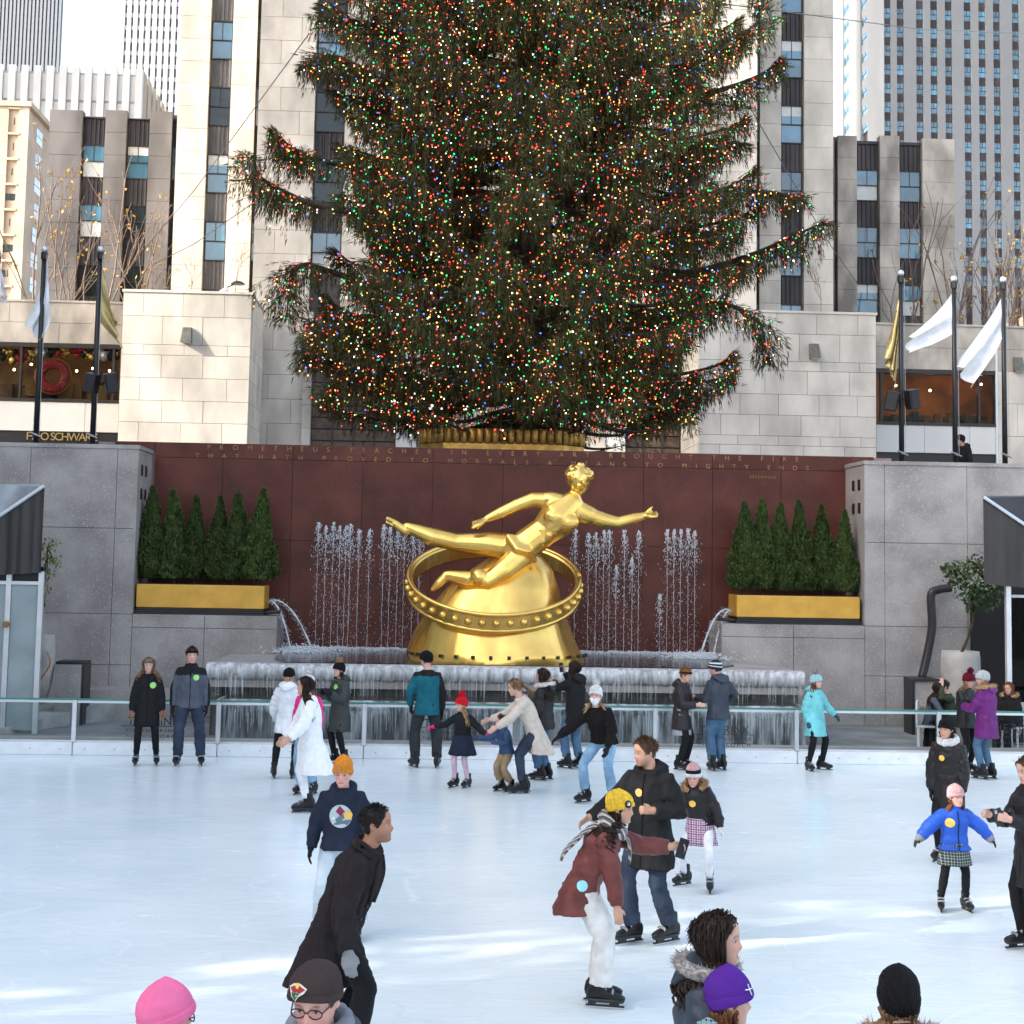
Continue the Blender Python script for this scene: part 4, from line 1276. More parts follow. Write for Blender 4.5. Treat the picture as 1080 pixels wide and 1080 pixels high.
# ================================================================== CHRISTMAS TREE
NEEDLE = mat('spruce_needles', (0.078, 0.076, 0.025), 0.7, var=.3, scale=3, vcol=True, spec=.25)
YT = 39.0
TX = X(553, YT, 430)
TB = Z(478, YT, 553)
TZ0 = Z(451.5, 37.2, 531) + .22
def smooth_path(pts, n):
    pts = [Vector(p) for p in pts]
    out = []
    m = len(pts) - 1
    for k in range(n + 1):
        s = k / n * m
        i = min(int(s), m - 1)
        f = s - i
        p0, p1, p2, p3 = pts[max(i - 1, 0)], pts[i], pts[i + 1], pts[min(i + 2, m)]
        out.append(0.5 * ((2 * p1) + (p2 - p0) * f + (2 * p0 - 5 * p1 + 4 * p2 - p3) * f * f + (3 * p1 - p0 - 3 * p2 + p3) * f ** 3))
    return out
def xmas_tree():
    rg = random.Random(11)
    t = thing('christmas_tree', (TX, YT, TB), 'huge Christmas spruce strung with coloured lights above the red wall', 'Christmas tree')
    wood = MB()
    wood.tube([(TX, YT, TB - 1.0), (TX + .02, YT, TB + 4), (TX, YT, TB + 10), (TX, YT, TB + 21)], [.42, .34, .24, .03], 10)
    prof = [(0.6, 3.4), (1.2, 4.5), (2.2, 5.0), (3.6, 5.3), (5.2, 5.5), (6.6, 5.4), (8.2, 5.2), (10, 5.1), (11.5, 4.9), (14, 4.2), (17, 2.6), (20.5, .5)]
    def Rz(z):
        for (a, ra), (b, rb) in zip(prof, prof[1:]):
            if z <= b:
                return ra + (rb - ra) * max(0, (z - a)) / (b - a)
        return .4
    br = []
    z = .55
    while z < 20.4:
        n = 11 if z < 12 else 8
        a0 = rg.uniform(0, 6.28)
        for k in range(n):
            az = a0 + 2 * math.pi * (k + rg.uniform(-.3, .3)) / n
            br.append((z + rg.uniform(-.2, .2), az, Rz(z) * rg.uniform(.72, 1.06)))
        z += .62 if z < 12.5 else .85
    paths = []
    for z, az, L in br:
        d = Vector((math.cos(az), math.sin(az), 0))
        base = Vector((TX, YT, TB + z))
        up = rg.uniform(.02, .13) if z > 1.5 else rg.uniform(-.10, .02)
        dr = rg.uniform(.05, .13)
        tip = rg.uniform(.02, .12)
        sd = Vector((-d.y, d.x, 0)) * rg.uniform(-.12, .12) * L
        paths.append(([base, base + d * L * .3 + Vector((0, 0, L * (up * .5))), base + d * L * .65 + sd * .5 + Vector((0, 0, L * (up * .2 - dr))), base + d * L * .9 + sd + Vector((0, 0, L * (up * .2 - dr * 1.1 + tip * .5))), base + d * L + sd * 1.2 + Vector((0, 0, L * (up * .2 - dr + tip)))], L))
    # the long limbs whose tips stand out against the buildings
    for bz, pts in ((5.2, [(345, 218), (305, 205), (272, 185), (259, 163)]), (6.4, [(345, 170), (312, 158), (291, 142)]), (3.0, [(360, 290), (318, 280), (306, 300), (303, 330)]),
                    (8.2, [(390, 75), (355, 60), (330, 68)]), (9.8, [(400, 30), (360, 18), (345, 5)]), (8.0, [(700, 60), (760, 45), (798, 25), (800, 0)]), (7.2, [(690, 110), (760, 95), (800, 80), (820, 66)]),
                    (4.6, [(720, 230), (780, 205), (815, 203), (838, 208)]), (3.8, [(720, 290), (790, 270), (835, 250), (865, 236)]), (3.0, [(700, 330), (760, 320), (800, 340), (808, 375)]),
                    (5.8, [(690, 170), (740, 150), (778, 152)]), (2.4, [(390, 350), (345, 345), (325, 375)]), (1.4, [(640, 400), (700, 405), (722, 445)]), (1.5, [(440, 400), (370, 400), (348, 420)]), (11.2, [(690, -20), (740, -30), (775, -25)])):
        base = Vector((TX, YT, TB + bz))
        P = [base] + [at(u, v, YT - rg.uniform(-1.0, 1.4)) for u, v in pts]
        paths.append((P, (P[-1] - base).length))
    tw, twl = [], []                       # twig segments: start, direction, length, tone
    Q, CT, bulbs = [], [], []
    g = np.random.default_rng(5)
    for P, L in paths:
        pp = smooth_path(P, 22)
        r0 = .035 + L * .012
        wood.tube(pp, [r0 * (1 - .86 * k / 22) for k in range(23)], 5)
        tone = rg.uniform(.62, 1.12)
        for k in range(5, 23):
            s = k / 22
            d = (pp[min(k + 1, 22)] - pp[k - 1]).normalized()
            sd = d.cross(Vector((0, 0, 1)))
            if sd.length < .05: sd = Vector((1, 0, 0))
            sd.normalize()
            reach = (.34 + .85 * math.sin(math.pi * min(1, (s * .93 + .06)) ** .8)) * min(1, L / 4.5)
            for sg in (-1, 1):
                for rep in range(2 if P is not paths[-1][0] and len(P) == 5 and L < 6.2 else 3):
                    a = pp[k] + (pp[k] - pp[k - 1]) * rg.random()
                    dd = (d * rg.uniform(.5, 1.1) + sd * sg * rg.uniform(.5, 1.1) + Vector((0, 0, rg.uniform(-.35, .22)))).normalized()
                    ln = reach * rg.uniform(.45, 1.05)
                    m = max(3, int(ln / .13))
                    for j in range(m):
                        f = (j + .5) / m
                        q = a + dd * ln * f + Vector((0, 0, -.25 * ln * f * f))
                        tw.append((*q, *(dd * .16 + Vector((0, 0, -.03))), tone))
                        if rg.random() < .66:      # hanging branchlets
                            hl = rg.uniform(.12, .62) * (.55 + .6 * math.sin(math.pi * min(s, .98)))
                            h = Vector((rg.gauss(0, .05), rg.gauss(0, .05), -1))
                            hm = max(1, int(hl / .12))
                            for i in range(hm):
                                c = q + h * (hl * (i + .2) / hm)
                                tw.append((*c, h.x * .15 + dd.x * .04, h.y * .15 + dd.y * .04, -.15, tone * rg.uniform(.7, 1.15)))
            tw.append((*pp[k], *(d * .2), tone))
        for k in range(9):                 # tuft at the tip
            h = Vector((rg.gauss(0, .5), rg.gauss(0, .5), rg.gauss(-.2, .5))).normalized()
            q = pp[22]
            tw.append((*q, *((pp[22] - pp[20]).normalized() * .2 + h * .12), tone))
    T = np.array(tw)
    T = T[T[:, 2] + np.minimum(T[:, 5], 0) * 1.3 > TZ0 - .10 + g.normal(0, .26, len(T))]
    T = T[g.random(len(T)) < .88]
    n = len(T)
    c, d, tone = T[:, :3], T[:, 3:6], T[:, 6]
    quads, cols = [], []
    ln = np.linalg.norm(d, axis=1)[:, None]
    du = d / ln
    rel = np.clip(np.hypot(c[:, 0] - TX, c[:, 1] - YT) / 5.0, 0, 1)
    for k in range(4):
        r = g.normal(0, 1, (n, 3))
        s = np.cross(du, r); s /= np.linalg.norm(s, axis=1)[:, None]
        w = g.uniform(.009, .021, n)[:, None]
        off = g.normal(0, .022, (n, 3))
        a = c + off
        tip = a + d * g.uniform(.9, 1.5, n)[:, None] + s * w * g.uniform(.6, 1.8, n)[:, None]
        quads.append(np.stack([a - s * w * .55, a + d * .3 + s * w * 1.05, tip], 1))
        sh = tone * g.uniform(.65, 1.25, n)
        yel = g.random(n) < .2
        cols.append(np.stack([sh * (1.0 + .45 * yel), sh * (1 + .22 * yel), sh * .95], 1))
    me = soup('crown', np.concatenate(quads) - np.array((TX, YT, TB)), NEEDLE, cols=np.concatenate(cols))
    o = put('crown', me, t, (TX, YT, TB))
    part('trunk', wood, BARK, t, smooth=True)
    # bulbs along the twigs
    idx = g.choice(n, 36000, replace=False)
    keep = idx[(np.hypot(c[idx, 0] - TX, c[idx, 1] - YT) > 1.5)][:22000]
    bp = c[keep] + g.normal(0, .03, (len(keep), 3))
    rad = g.uniform(.011, .022, len(keep))
    bq = bp - np.array((TX, YT, TB))
    tet = np.array([(1, 1, 1), (1, -1, -1), (-1, 1, -1), (-1, -1, 1)]) * .85
    tri = (bq[:, None, :] + rad[:, None, None] * tet[None])[:, np.array([(0, 1, 2), (0, 3, 1), (0, 2, 3), (1, 3, 2)])].reshape(-1, 3, 3)
    mi = np.repeat(g.choice(5, len(keep), p=[.31, .19, .31, .09, .10]), 4)
    ms = [emis('bulb_red', (1, .05, .035), 1.3), emis('bulb_green', (.03, .85, .22), .95), emis('bulb_amber', (1, .42, .10), 1.4), emis('bulb_blue', (.08, .20, 1), 1.2), emis('bulb_white', (1, .92, .80), 1.6)]
    o = put('string_lights', soup('string_lights', tri, ms, mi), t, (TX, YT, TB))
    o['kind'] = 'stuff'
    return n
NTW = xmas_tree()
# scalloped gilt planter round its foot
def tree_planter():
    y = 37.2
    c = Vector((X(531, y, 462), y + 1.6, Z(475, y, 531)))
    t = thing('tree_planter', c, 'scalloped gilt planter ring at the foot of the Christmas tree', 'planter')
    zt, zb = Z(451.5, y, 531), Z(474, y, 531)
    hw = 89 * pxm(y)
    k = .55
    oc = [(-hw, -1.0), (-hw + k, -1.6), (hw - k, -1.6), (hw, -1.0), (hw, 1.0), (hw - k, 1.6), (-hw + k, 1.6), (-hw, 1.0)]
    P = [(c.x + a * .965, c.y + b * .965) for a, b in oc]
    part('body', MB().prism(P, PLZ, zt - .03), BRONZE, t)
    part('soil', MB().prism([(c.x + a * .9, c.y + b * .9) for a, b in oc], zt - .03, zt - .01), SOIL, t)
    part('lower_band', MB().prism([(c.x + a * .99, c.y + b * .99) for a, b in oc], zb, zb + .13), BRONZE, t)
    hgt = zt - zb - .15
    sm = MB()
    n = 7
    rs = []
    for z, f in ((0, .75), (.03, .95), (hgt * .5, 1), (hgt - .05, 1), (hgt, .8)):
        rs.append([(.10 * math.cos(math.pi * j / n + math.pi) * f, .085 * math.sin(math.pi * j / n + math.pi) * f, z) for j in range(n + 1)])
    sm.rings(rs)
    me = sm.mesh('scallop', BRONZE, True)
    for i in range(8):
        a, b = Vector((*oc[i], 0)), Vector((*oc[(i + 1) % 8], 0))
        m = max(1, round((b - a).length / .2))
        ang = math.atan2(b.y - a.y, b.x - a.x)
        for j in range(m):
            q = a + (b - a) * (j + .5) / m
            put('scallop', me, t, (c.x + q.x * .97, c.y + q.y * .97, zb + .14), (0, 0, ang), ((b - a).length / m / .2, 1, 1))
tree_planter()

# ================================================================== GILDED STATUE (plain generic figure)
def statue():
    y = 30.6
    c = Vector((X(524, y, 700), y, zp))
    t = thing('gilded_statue', c, 'large gilded reclining figure above a plain ring on a faceted mound in the pool', 'statue')
    s = pxm(y)
    m = MB()
    levels = [(712, 93, 0), (696, 92.5, 0), (690, 91, -1), (664, 81, -2), (640, 69, 0), (618, 57, 6), (600, 42, 14), (586, 25, 18), (578, 12, 20)]
    rs = []
    for i, (v, r, du) in enumerate(levels):
        z = Z(v, y, 524) if i else zp - .05
        row = []
        for k in range(48):
            a = 2 * math.pi * k / 48
            rid = 1 + (0 if i < 2 else .055 * (abs(math.sin(a * 2.5 + i * .16 + .4)) - .5) + .03 * math.sin(a * 3 - i * .5))
            row.append((c.x + du * s + r * s * math.cos(a) * rid, c.y + r * s * .8 * math.sin(a) * rid, z))
        rs.append(row)
    m.rings(rs)
    mm = fuse(m, .045, 2); mm.materials.append(GOLD); mm.transform(Matrix.Translation(-c))
    put('mound', mm, t, c)
    b = MB()
    for k in range(16):
        a = math.pi + math.pi * (k + .5) / 16
        b.box((c.x + 93 * s * math.cos(a), c.y + 93 * s * .8 * math.sin(a), zp + .13), (.06, .06, .06), 0, a)
    part('drain_hole', b, BLACKM, t)['kind'] = 'stuff'
    # plain hoop
    rc = at(521, 616, y)
    hoop = MB(); rs = []
    tilt = R(27)
    Rr, wd = 88 * s, .17
    for k in range(64):
        a = 2 * math.pi * k / 64
        dx, dy = math.cos(a), math.sin(a)
        ring_ = []
        for rr, hh in ((Rr, -wd), (Rr + .05, -wd * .8), (Rr + .05, wd * .8), (Rr, wd), (Rr - .05, wd * .8), (Rr - .05, -wd * .8)):
            lx, ly, lz = rr * dx, rr * dy * .93, hh
            ring_.append((rc.x + lx, rc.y + ly * math.cos(tilt) - lz * math.sin(tilt), rc.z + ly * math.sin(tilt) + lz * math.cos(tilt)))
        rs.append(ring_)
    rs.append(rs[0])
    hoop.rings(rs, cap=False)
    ro = part('ring', hoop, GOLD, t, smooth=False)
    for hh in (-wd, wd):
        b = MB(); pts = []
        for k in range(65):
            a = 2 * math.pi * k / 64
            lx, ly, lz = (Rr + .03) * math.cos(a), (Rr + .03) * math.sin(a) * .93, hh
            pts.append((rc.x + lx, rc.y + ly * math.cos(tilt) - lz * math.sin(tilt), rc.z + ly * math.sin(tilt) + lz * math.cos(tilt)))
        b.tube(pts, .045, 8)
        part('ring_moulding', b, GOLD, ro, smooth=True)
    b = MB()
    for k in range(40):
        a = 2 * math.pi * k / 40
        lx, ly = (Rr + .05) * math.cos(a), (Rr + .05) * math.sin(a) * .93
        b.ball((rc.x + lx, rc.y + ly * math.cos(tilt), rc.z + ly * math.sin(tilt)), .075, 8, 6)
    part('ring_boss', b, GOLD, ro, smooth=True)['kind'] = 'stuff'
    # generic figure
    f = MB()
    def P(u, v, dy=0): return at(u, v, y - .45 + dy)
    f.tube([P(545, 583), P(556, 574), P(574, 560), P(590, 546), P(600, 535)], [.30, .31, .29, .40, .30], 14, round_ends=True)
    f.tube([P(580, 528, .05), P(600, 536), P(622, 544)], [.19, .25, .19], 12, round_ends=True)
    f.tube([P(602, 534), P(607, 520)], [.15, .13], 10, round_ends=True)
    hc = P(611, 507)
    for du, dv, rr in ((-9, 4, .17), (6, 10, .17)): f.ball(P(594 + du, 541 + dv, -.27), rr, 12, 8, sc=(1.25, .7, .9))
    for k in range(3):
        for sd in (-1, 1): f.ball(P(582 - 7 * k + sd * 3.6, 556 + 6 * k + sd * 2.6, -.24 + .02 * k), .085, 8, 6)
    for k in range(60):
        rgk = random.Random(k); dd = unit((rgk.gauss(0, 1), rgk.gauss(.35, .8), abs(rgk.gauss(.5, .5))))
        f.ball(hc + Vector((dd.x * .25, dd.y * .28 + .04, dd.z * .27 + .05)), .055, 6, 5)
    for sd in (-1, 1): f.ball(hc + Vector((.03 + sd * .09, -.22, .03)), .035, 6, 5)
    f.tube([hc + Vector((-.05, -.235, -.11)), hc + Vector((.10, -.235, -.11))], .022, 6, round_ends=True)
    f.ball(hc, .25, 14, 10, sc=(.86, 1, 1.12))
    f.ball(hc + Vector((-.02, .06, .05)), .27, 14, 10, sc=(.9, .95, 1.0))
    f.tube([hc + Vector((.05, -.22, .02)), hc + Vector((.06, -.29, -.05))], [.03, .045], 6, round_ends=True)
    f.tube([P(543, 578, .15), P(515, 574, .2), P(482, 572, .25), P(455, 566, .25), P(430, 556, .25)], [.27, .245, .175, .18, .10], 12, round_ends=True)
    f.tube([P(434, 559, .25), P(427, 560, .25), P(416, 552, .2), P(409, 547, .16)], [.085, .10, .085, .05], 8, round_ends=True)
    for k in range(4): f.tube([P(414, 551 + k, .16 - .05 * k), P(407, 547 + k * 1.2, .12 - .05 * k)], [.03, .022], 6, round_ends=True)
    f.ball(P(463, 566, .33), .16, 10, 8, sc=(1.9, 1, .8))
    f.ball(P(505, 609, -.28), .17, 10, 8)
    f.tube([P(548, 588, -.1), P(532, 602, -.2), P(514, 614, -.25), P(494, 612, -.15), P(472, 607, -.05)], [.26, .24, .18, .185, .105], 12, round_ends=True)
    f.tube([P(476, 606, -.05), P(470, 608, -.05), P(462, 616, -.06), P(456, 622, -.06)], [.09, .10, .085, .05], 8, round_ends=True)
    f.tube([P(622, 544), P(638, 549), P(652, 551), P(668, 547), P(679, 544)], [.165, .15, .12, .115, .08], 10, round_ends=True)
    for k in range(4):
        f.tube([P(679, 544), P(686, 541.5 + k * 1.2, -.05 * k), P(694 - abs(k - 1.5), 540 + k * 1.7, -.06 * k)], [.05, .042, .028], 6, round_ends=True)
    f.tube([P(680, 543), P(684, 538), P(688, 535)], [.04, .035, .026], 6, round_ends=True)
    f.tube([P(580, 528, .05), P(562, 527, .1), P(545, 533, .1), P(528, 541, .1), P(514, 547, .1)], [.165, .15, .125, .115, .08], 10, round_ends=True)
    for k in range(4):
        f.tube([P(514, 547, .1), P(506, 549 + k * 1.5, .1 - .05 * k), P(498, 551 + k * 2, .1 - .06 * k)], [.05, .042, .028], 6, round_ends=True)
    f.tube([P(514, 547, .1), P(509, 553, .05), P(504, 557, .0)], [.04, .035, .026], 6, round_ends=True)
    f.tube([P(548, 583, .1), P(549, 592, .15), P(552, 606, .3)], [.22, .24, .26], 10)
    # a plain wrap of cloth round the hips
    for k in range(7):
        q = k / 6
        f.tube([P(536 + 16 * q, 566 + 2 * q, -.12), P(545 + 12 * q, 579 + q * 3, -.36), P(556 + 7 * q, 593 - 2 * q, -.14)], .07, 8, round_ends=True)
    me = fuse(f, .024, 3)
    me.materials.append(GOLD)
    me.transform(Matrix.Translation(-c))
    put('figure', me, t, c)
statue()

# ================================================================== FLAGPOLES, FLAGS, SPEAKERS
SILVER = mat('silver_flag_cloth', (.80, .81, .82), .42, metal=.08, var=.1, scale=4, bump=.12, bscale=6)
GOLDF = mat('gold_flag_cloth', (.50, .38, .16), .4, metal=.4, var=.15, scale=4, bump=.12, bscale=6)
YP = 34.6
poles = [(-2, 268, 'black flagpole cut by the left edge of the picture'), (47, 264, 'black flagpole beside the shop donut sign, left'), (106, 264, 'black flagpole with two loudspeakers on the left terrace'),
         (950, 289, 'black flagpole with two loudspeakers on the right terrace'), (1006, 295, 'black flagpole with a blown silver flag, middle of the right three'), (1058, 296, 'black flagpole nearest the right edge of the picture')]
for u, vt, lab in poles:
    p = at(u, vt, YP)
    xb_ = p.x
    t = thing('flagpole', (xb_, YP, PLZ), lab, 'flagpole', 'flagpoles on the terrace')
    part('pole', MB().tube([(xb_, YP, PLZ), (xb_, YP, p.z - .05)], [.062, .05], 10), BLACKM, t, smooth=True)
    part('finial', MB().ball((xb_, YP, p.z + .02), .075, 12, 8), ALU, t, smooth=True)
    part('truck', MB().tube([(xb_, YP, p.z - .2), (xb_, YP, p.z - .05)], .075, 8), BLACKM, t)
    part('cleat', MB().tube([(xb_ - .12, YP - .09, PLZ + .85), (xb_ + .12, YP - .09, PLZ + .75)], .02, 6).tube([(xb_, YP - .04, PLZ + .8), (xb_, YP - .1, PLZ + .8)], .03, 6), GREYM, t)
    part('halyard', MB().tube([(xb_ + .075, YP - .05, PLZ + .8), (xb_ + .07, YP - .05, p.z - .1)], .007, 5), GREYM, t)
def flag(A, B, C, D, m, label, pleats=3, amp=.13, yoff=0):
    pa, pb, pc, pd = [at(u, v, YP + yoff) for u, v in (A, B, C, D)]
    def mk(dy):
        rows = []
        for i in range(15):
            s = i / 14
            row = []
            for j in range(13):
                w = j / 12
                p = (pa * (1 - w) + pb * w) * (1 - s) + (pd * (1 - w) + pc * w) * s
                sag = math.sin(math.pi * s) * .10
                ph = w * 2 * math.pi * pleats + s * 3.0
                p = p + Vector((.05 * s * math.sin(ph * 1.3 + 1), amp * (s ** .7) * math.sin(ph) + dy, -sag * (1 - w) + .04 * s * math.cos(ph)))
                row.append(p)
            rows.append(row)
        return rows
    b = MB()
    r1, r2 = mk(0), mk(.012)
    b.grid(r1); b.grid([list(reversed(r)) for r in r2])
    o = part('flag', b, m, None, smooth=True, loc=pa)
    tag(o, label, 'flag', 'flags on the terrace poles')
flag((0, 280), (1, 318), (5, 318), (7, 303), SILVER, 'silver flag hanging at the left edge of the picture', 2)
flag((50, 276), (53, 338), (45, 364), (28, 341), SILVER, 'limp silver flag on the pole beside the donut sign', 1.6, .07)
flag((107, 276), (106, 340), (127, 367), (121, 335), GOLDF, 'limp gold and white flag on the left loudspeaker pole', 2, .09)
flag((949, 303), (948, 352), (945, 410), (935, 376), GOLDF, 'limp gold flag on the right loudspeaker pole', 3, .14)
flag((1006, 307), (1007, 351), (956, 376), (961, 353), SILVER, 'silver flag blown leftwards on the middle right pole', 1.5, .12)
flag((1058, 311), (1058, 354), (1027, 411), (1009, 384), SILVER, 'large silver flag drooping from the rightmost pole', 1.6, .16)
for u, v, s in ((97, 404, -1), (117, 404, 1), (941, 423, -1), (962, 421, 1)):
    p = at(u, v, YP - .12)
    t = thing('loudspeaker', (p.x, p.y, p.z - .2), 'black loudspeaker on the %s flagpole, %s of the pair' % ('left' if u < 500 else 'right', 'left' if s < 0 else 'right'), 'speaker', 'loudspeakers on the flagpoles')
    M = Matrix.Translation(p) @ Matrix.Rotation(R(-14 * s), 4, 'Y') @ Matrix.Rotation(R(22 * s), 4, 'Z') @ Matrix.Rotation(R(12), 4, 'X')
    b = MB(); bevbox(b, (0, 0, 0), (.27, .24, .44), .02)
    b.v = [tuple(M @ Vector(q)) for q in b.v]
    part('cabinet', b, BLACKM, t)
    b = MB().box((0, -.125, 0), (.22, .01, .38)); b.v = [tuple(M @ Vector(q)) for q in b.v]
    part('grille', b, mat('speaker_grille', (.03, .03, .032), .8), t)
    xp = at(u - s * 10, v, YP).x
    part('bracket', MB().tube([p, (p.x - s * .2, YP, p.z)], .03, 6), BLACKM, t)
# ================================================================== BARE STREET TREES WITH A FEW YELLOW LEAVES
YLEAF = mat('yellow_leaf', (.48, .27, .03), .6, var=.3, scale=9)
def bare_tree(x, y, z, hgt, seed, label, leaves=140, spread=.5, group='small bare street trees', deep=4):
    rg = random.Random(seed)
    t = thing('bare_tree', (x, y, z), label, 'tree', group)
    b = MB(); tips = []
    def grow(p, d, ln, r, lv):
        q = p + d * ln
        mid = p + d * ln * .5 + Vector((rg.gauss(0, .04), rg.gauss(0, .04), 0)) * ln
        b.tube([p, mid, q], [r, r * .85, r * .68], 4 if lv else 6, cap=False)
        if lv > 1: tips.append(q); tips.append(mid)
        if lv >= deep: return
        n = 2 if lv < 2 else rg.choice((1, 2, 2))
        for k in range(n):
            a = rg.uniform(0, 6.28)
            dd = (d + Vector((math.cos(a), math.sin(a), rg.uniform(.0, .5))) * spread * rg.uniform(.6, 1.2)).normalized()
            grow(p + d * ln * rg.uniform(.55, 1.0), dd, ln * rg.uniform(.6, .82), max(r * .55, .006), lv + 1)
        if lv < 3: grow(q, (d + Vector((rg.gauss(0, .12), rg.gauss(0, .12), .2))).normalized(), ln * .8, r * .66, lv + 1)
    grow(Vector((x, y, z)), Vector((0, 0, 1)), hgt * .34, hgt * .0075, 0)
    part('trunk', b, TWIGB, t)
    if leaves:
        big = 2.2 if leaves > 400 else 1  # larger leaves on the added trees that dapple the sun
        g = np.random.default_rng(seed)
        tp = np.array([tuple(p) for p in tips])
        c = tp[g.integers(0, len(tp), leaves)] + g.normal(0, .1 * (big * 2 - 1), (leaves, 3))
        r = hgt * .0065 * big
        e1 = g.normal(0, 1, (leaves, 3)); e1 /= np.linalg.norm(e1, axis=1)[:, None]
        e2 = np.cross(e1, g.normal(0, 1, (leaves, 3))); e2 /= np.linalg.norm(e2, axis=1)[:, None]
        qd = np.stack([c - e1 * r, c + e2 * r * .6, c + e1 * r, c - e2 * r * .6], 1) - np.array((x, y, z))
        o = put('leaves', soup('leaves', qd, YLEAF), t, (x, y, z)); o['kind'] = 'stuff'
for i, (u, y, vt, lab, lv) in enumerate(((48, 88, 178, 'bare tree with yellow leaves between the tan and dark buildings', 170), (101, 88, 170, 'bare tree with sparse yellow leaves before the dark building', 170), (140, 89, 215, 'low bare tree with yellow leaves right of the left flagpoles', 110),
                                 (948, 89, 215, 'bare twiggy tree behind the gold flag', 60), (1003, 90, 205, 'tall bare tree with yellow leaves at the corner of the weathered building', 170), (1036, 88, 225, 'bare tree full of yellow leaves behind the rightmost flags', 260), (1070, 86, 240, 'bare tree with yellow leaves at the right edge', 240))):
    x = X(u, y, 300)
    bare_tree(x, y, PLZ, (Z(vt, y, u) - PLZ), 20 + i, lab, int(lv * .5))
for i, (u, vt, zb_, lab, lv) in enumerate(((203, 262, zKL, 'little bare tree on top of the left stone block', 6), (249, 258, zKL, 'little bare tree beside the spotlight on the left block', 8), (866, 278, zKR, 'little bare tree on top of the right stone block', 0))):
    y = 78.5
    bare_tree(X(u, y, 300), y, zb_ + .07, (Z(vt, y, u) - zb_) * 1.05, 40 + i, lab, lv, .7, 'little trees on the stone blocks')

# guy wires and the festoon cable
for k, (a, ya, b_, yb_, lab) in enumerate((((330, 30), YT, (153, 262), 94, 'upper left guy wire from the Christmas tree'), ((328, 172), YT, (153, 283), 94, 'lower left guy wire from the Christmas tree'), ((700, -4), YT, (1090, 36), 90, 'long cable from the tree past the right tower'), ((792, 115), YT, (905, 300), 93, 'right guy wire from the Christmas tree'))):
    p, q = at(*a, ya), at(*b_, yb_)
    mid = (p + q) / 2 - Vector((0, 0, .3))
    o = part('guy_wire', MB().tube([Vector((TX, YT, p.z + .6)), p, mid, q], .018, 5), BLACKM, None, loc=p)
    tag(o, lab, 'cable', 'cables from the Christmas tree')

# ================================================================== TENTS, POTS AND TERRACE FURNITURE BELOW THE WALLS
TENT = mat('dark_tent_fabric', (.030, .027, .026), .38, var=.2, scale=3, bump=.25, bscale=5, stretch=(1, 1, .25))
TROOF = mat('tent_roof_sheet', (.30, .33, .35), .3, var=.3, scale=2.5, bump=.4, bscale=4)
FROST = mat('frosted_panel', (.30, .36, .36), .3, var=.15, scale=1.5, spec=.6)
yt0, yt1 = 28.6, 29.5
for side in (0, 1):
    ux = (47, 1037)[side]; s = (-1, 1)[side]
    v0 = (513, 525)[side]
    lab = ('dark fabric tent with frosted glass panels at the left edge', 'dark fabric awning over a doorway at the right edge')[side]
    p0 = at(ux, v0, yt0); p1 = at(ux + s * 110, v0 + 74, yt0)
    t = thing('tent', (p0.x + s * 1.2, yt0, 0), lab, 'tent', 'tents at the ends of the rink')
    zb_ = at(ux, v0 + 91, yt0).z; zb2 = zb_ - .14
    # sloping roof sheet, rolled at the rake
    back = at(ux, v0 - 2, yt1); back2 = at(ux + s * 110, v0 - 3, yt1)
    b = MB()
    b.add([p0, p1, back2, back, p0 - Vector((0, 0, .03)), p1 - Vector((0, 0, .03)), back2 - Vector((0, 0, .03)), back - Vector((0, 0, .03))], [(0, 1, 2, 3), (7, 6, 5, 4), (0, 4, 5, 1), (3, 2, 6, 7), (0, 3, 7, 4), (1, 5, 6, 2)])
    part('roof', b, TROOF if side == 0 else TENT, t)
    part('rake_pole', MB().tube([p0 + Vector((0, -.03, .01)), p1 + Vector((0, -.03, .01))], .035, 8), ALU, t)
    b = MB(); rows = []
    for k in range(31):
        f = k / 30
        q = p0.lerp(p1, f)
        wv = .03 * math.sin(k * 1.9) + .02 * math.sin(k * .7)
        rows.append([(q.x, yt0 + .01, q.z - .02), (q.x, yt0 + wv * .5, (q.z + zb_) / 2), (q.x, yt0 + wv, zb_ - .07 * f * 2)])
    b.grid(rows)
    part('valance', b, TENT, t, smooth=True)
    zg = zb_ - .22
    for du in ((-5, -39, -85) if side == 0 else (26, 74)):
        q = at(ux + du, 660, yt0 + .12)
        part('frame_post', MB().span(q.x - .045, q.x + .045, yt0 + .06, yt0 + .16, 0.02, zb_ + .02), ALU, t)
    if side == 0:
        es = [at(u, 660, yt0 + .12).x for u in (42, 8, -38)]
        for a, b2 in zip(es, es[1:]):
            part('glass_panel', MB().span(b2 + .05, a - .05, yt0 + .10, yt0 + .12, .08, zg), FROST, t)
            part('panel_rail', MB().span(b2 + .045, a - .045, yt0 + .07, yt0 + .15, zg, zg + .06), ALU, t)
        part('shadow_gap', MB().span(es[-1], es[0], yt0 + .2, yt0 + .24, zg, zb_ + .1), BLACKM, t)  # black sheet standing in for the shaded void under the valance
        part('knob', MB().tube([(es[1], yt0 + .05, 1.95), (es[1], yt0 - .03, 1.95)], .06, 8), BRASS, t)
    else:
        a, b2 = at(1024, 690, 31.9).x, at(1100, 690, 31.9).x
        part('doorway', MB().span(a, b2, 31.86, 31.93, .02, zb_ - .05), mat('dark_doorway', (.006, .006, .006), .8), t)  # flat black sheet, the opening's darkness is in its colour
        q = at(1066, 660, yt0 + .12).x
        part('glass_panel', MB().span(q, q + 1.2, yt0 + .10, yt0 + .12, .08, zg), clear_glass('tent_glass', (.35, .37, .38), .15), t)
        part('panel_rail', MB().span(q, q + 1.2, yt0 + .07, yt0 + .15, zg - .02, zg + .03), GREYM, t)
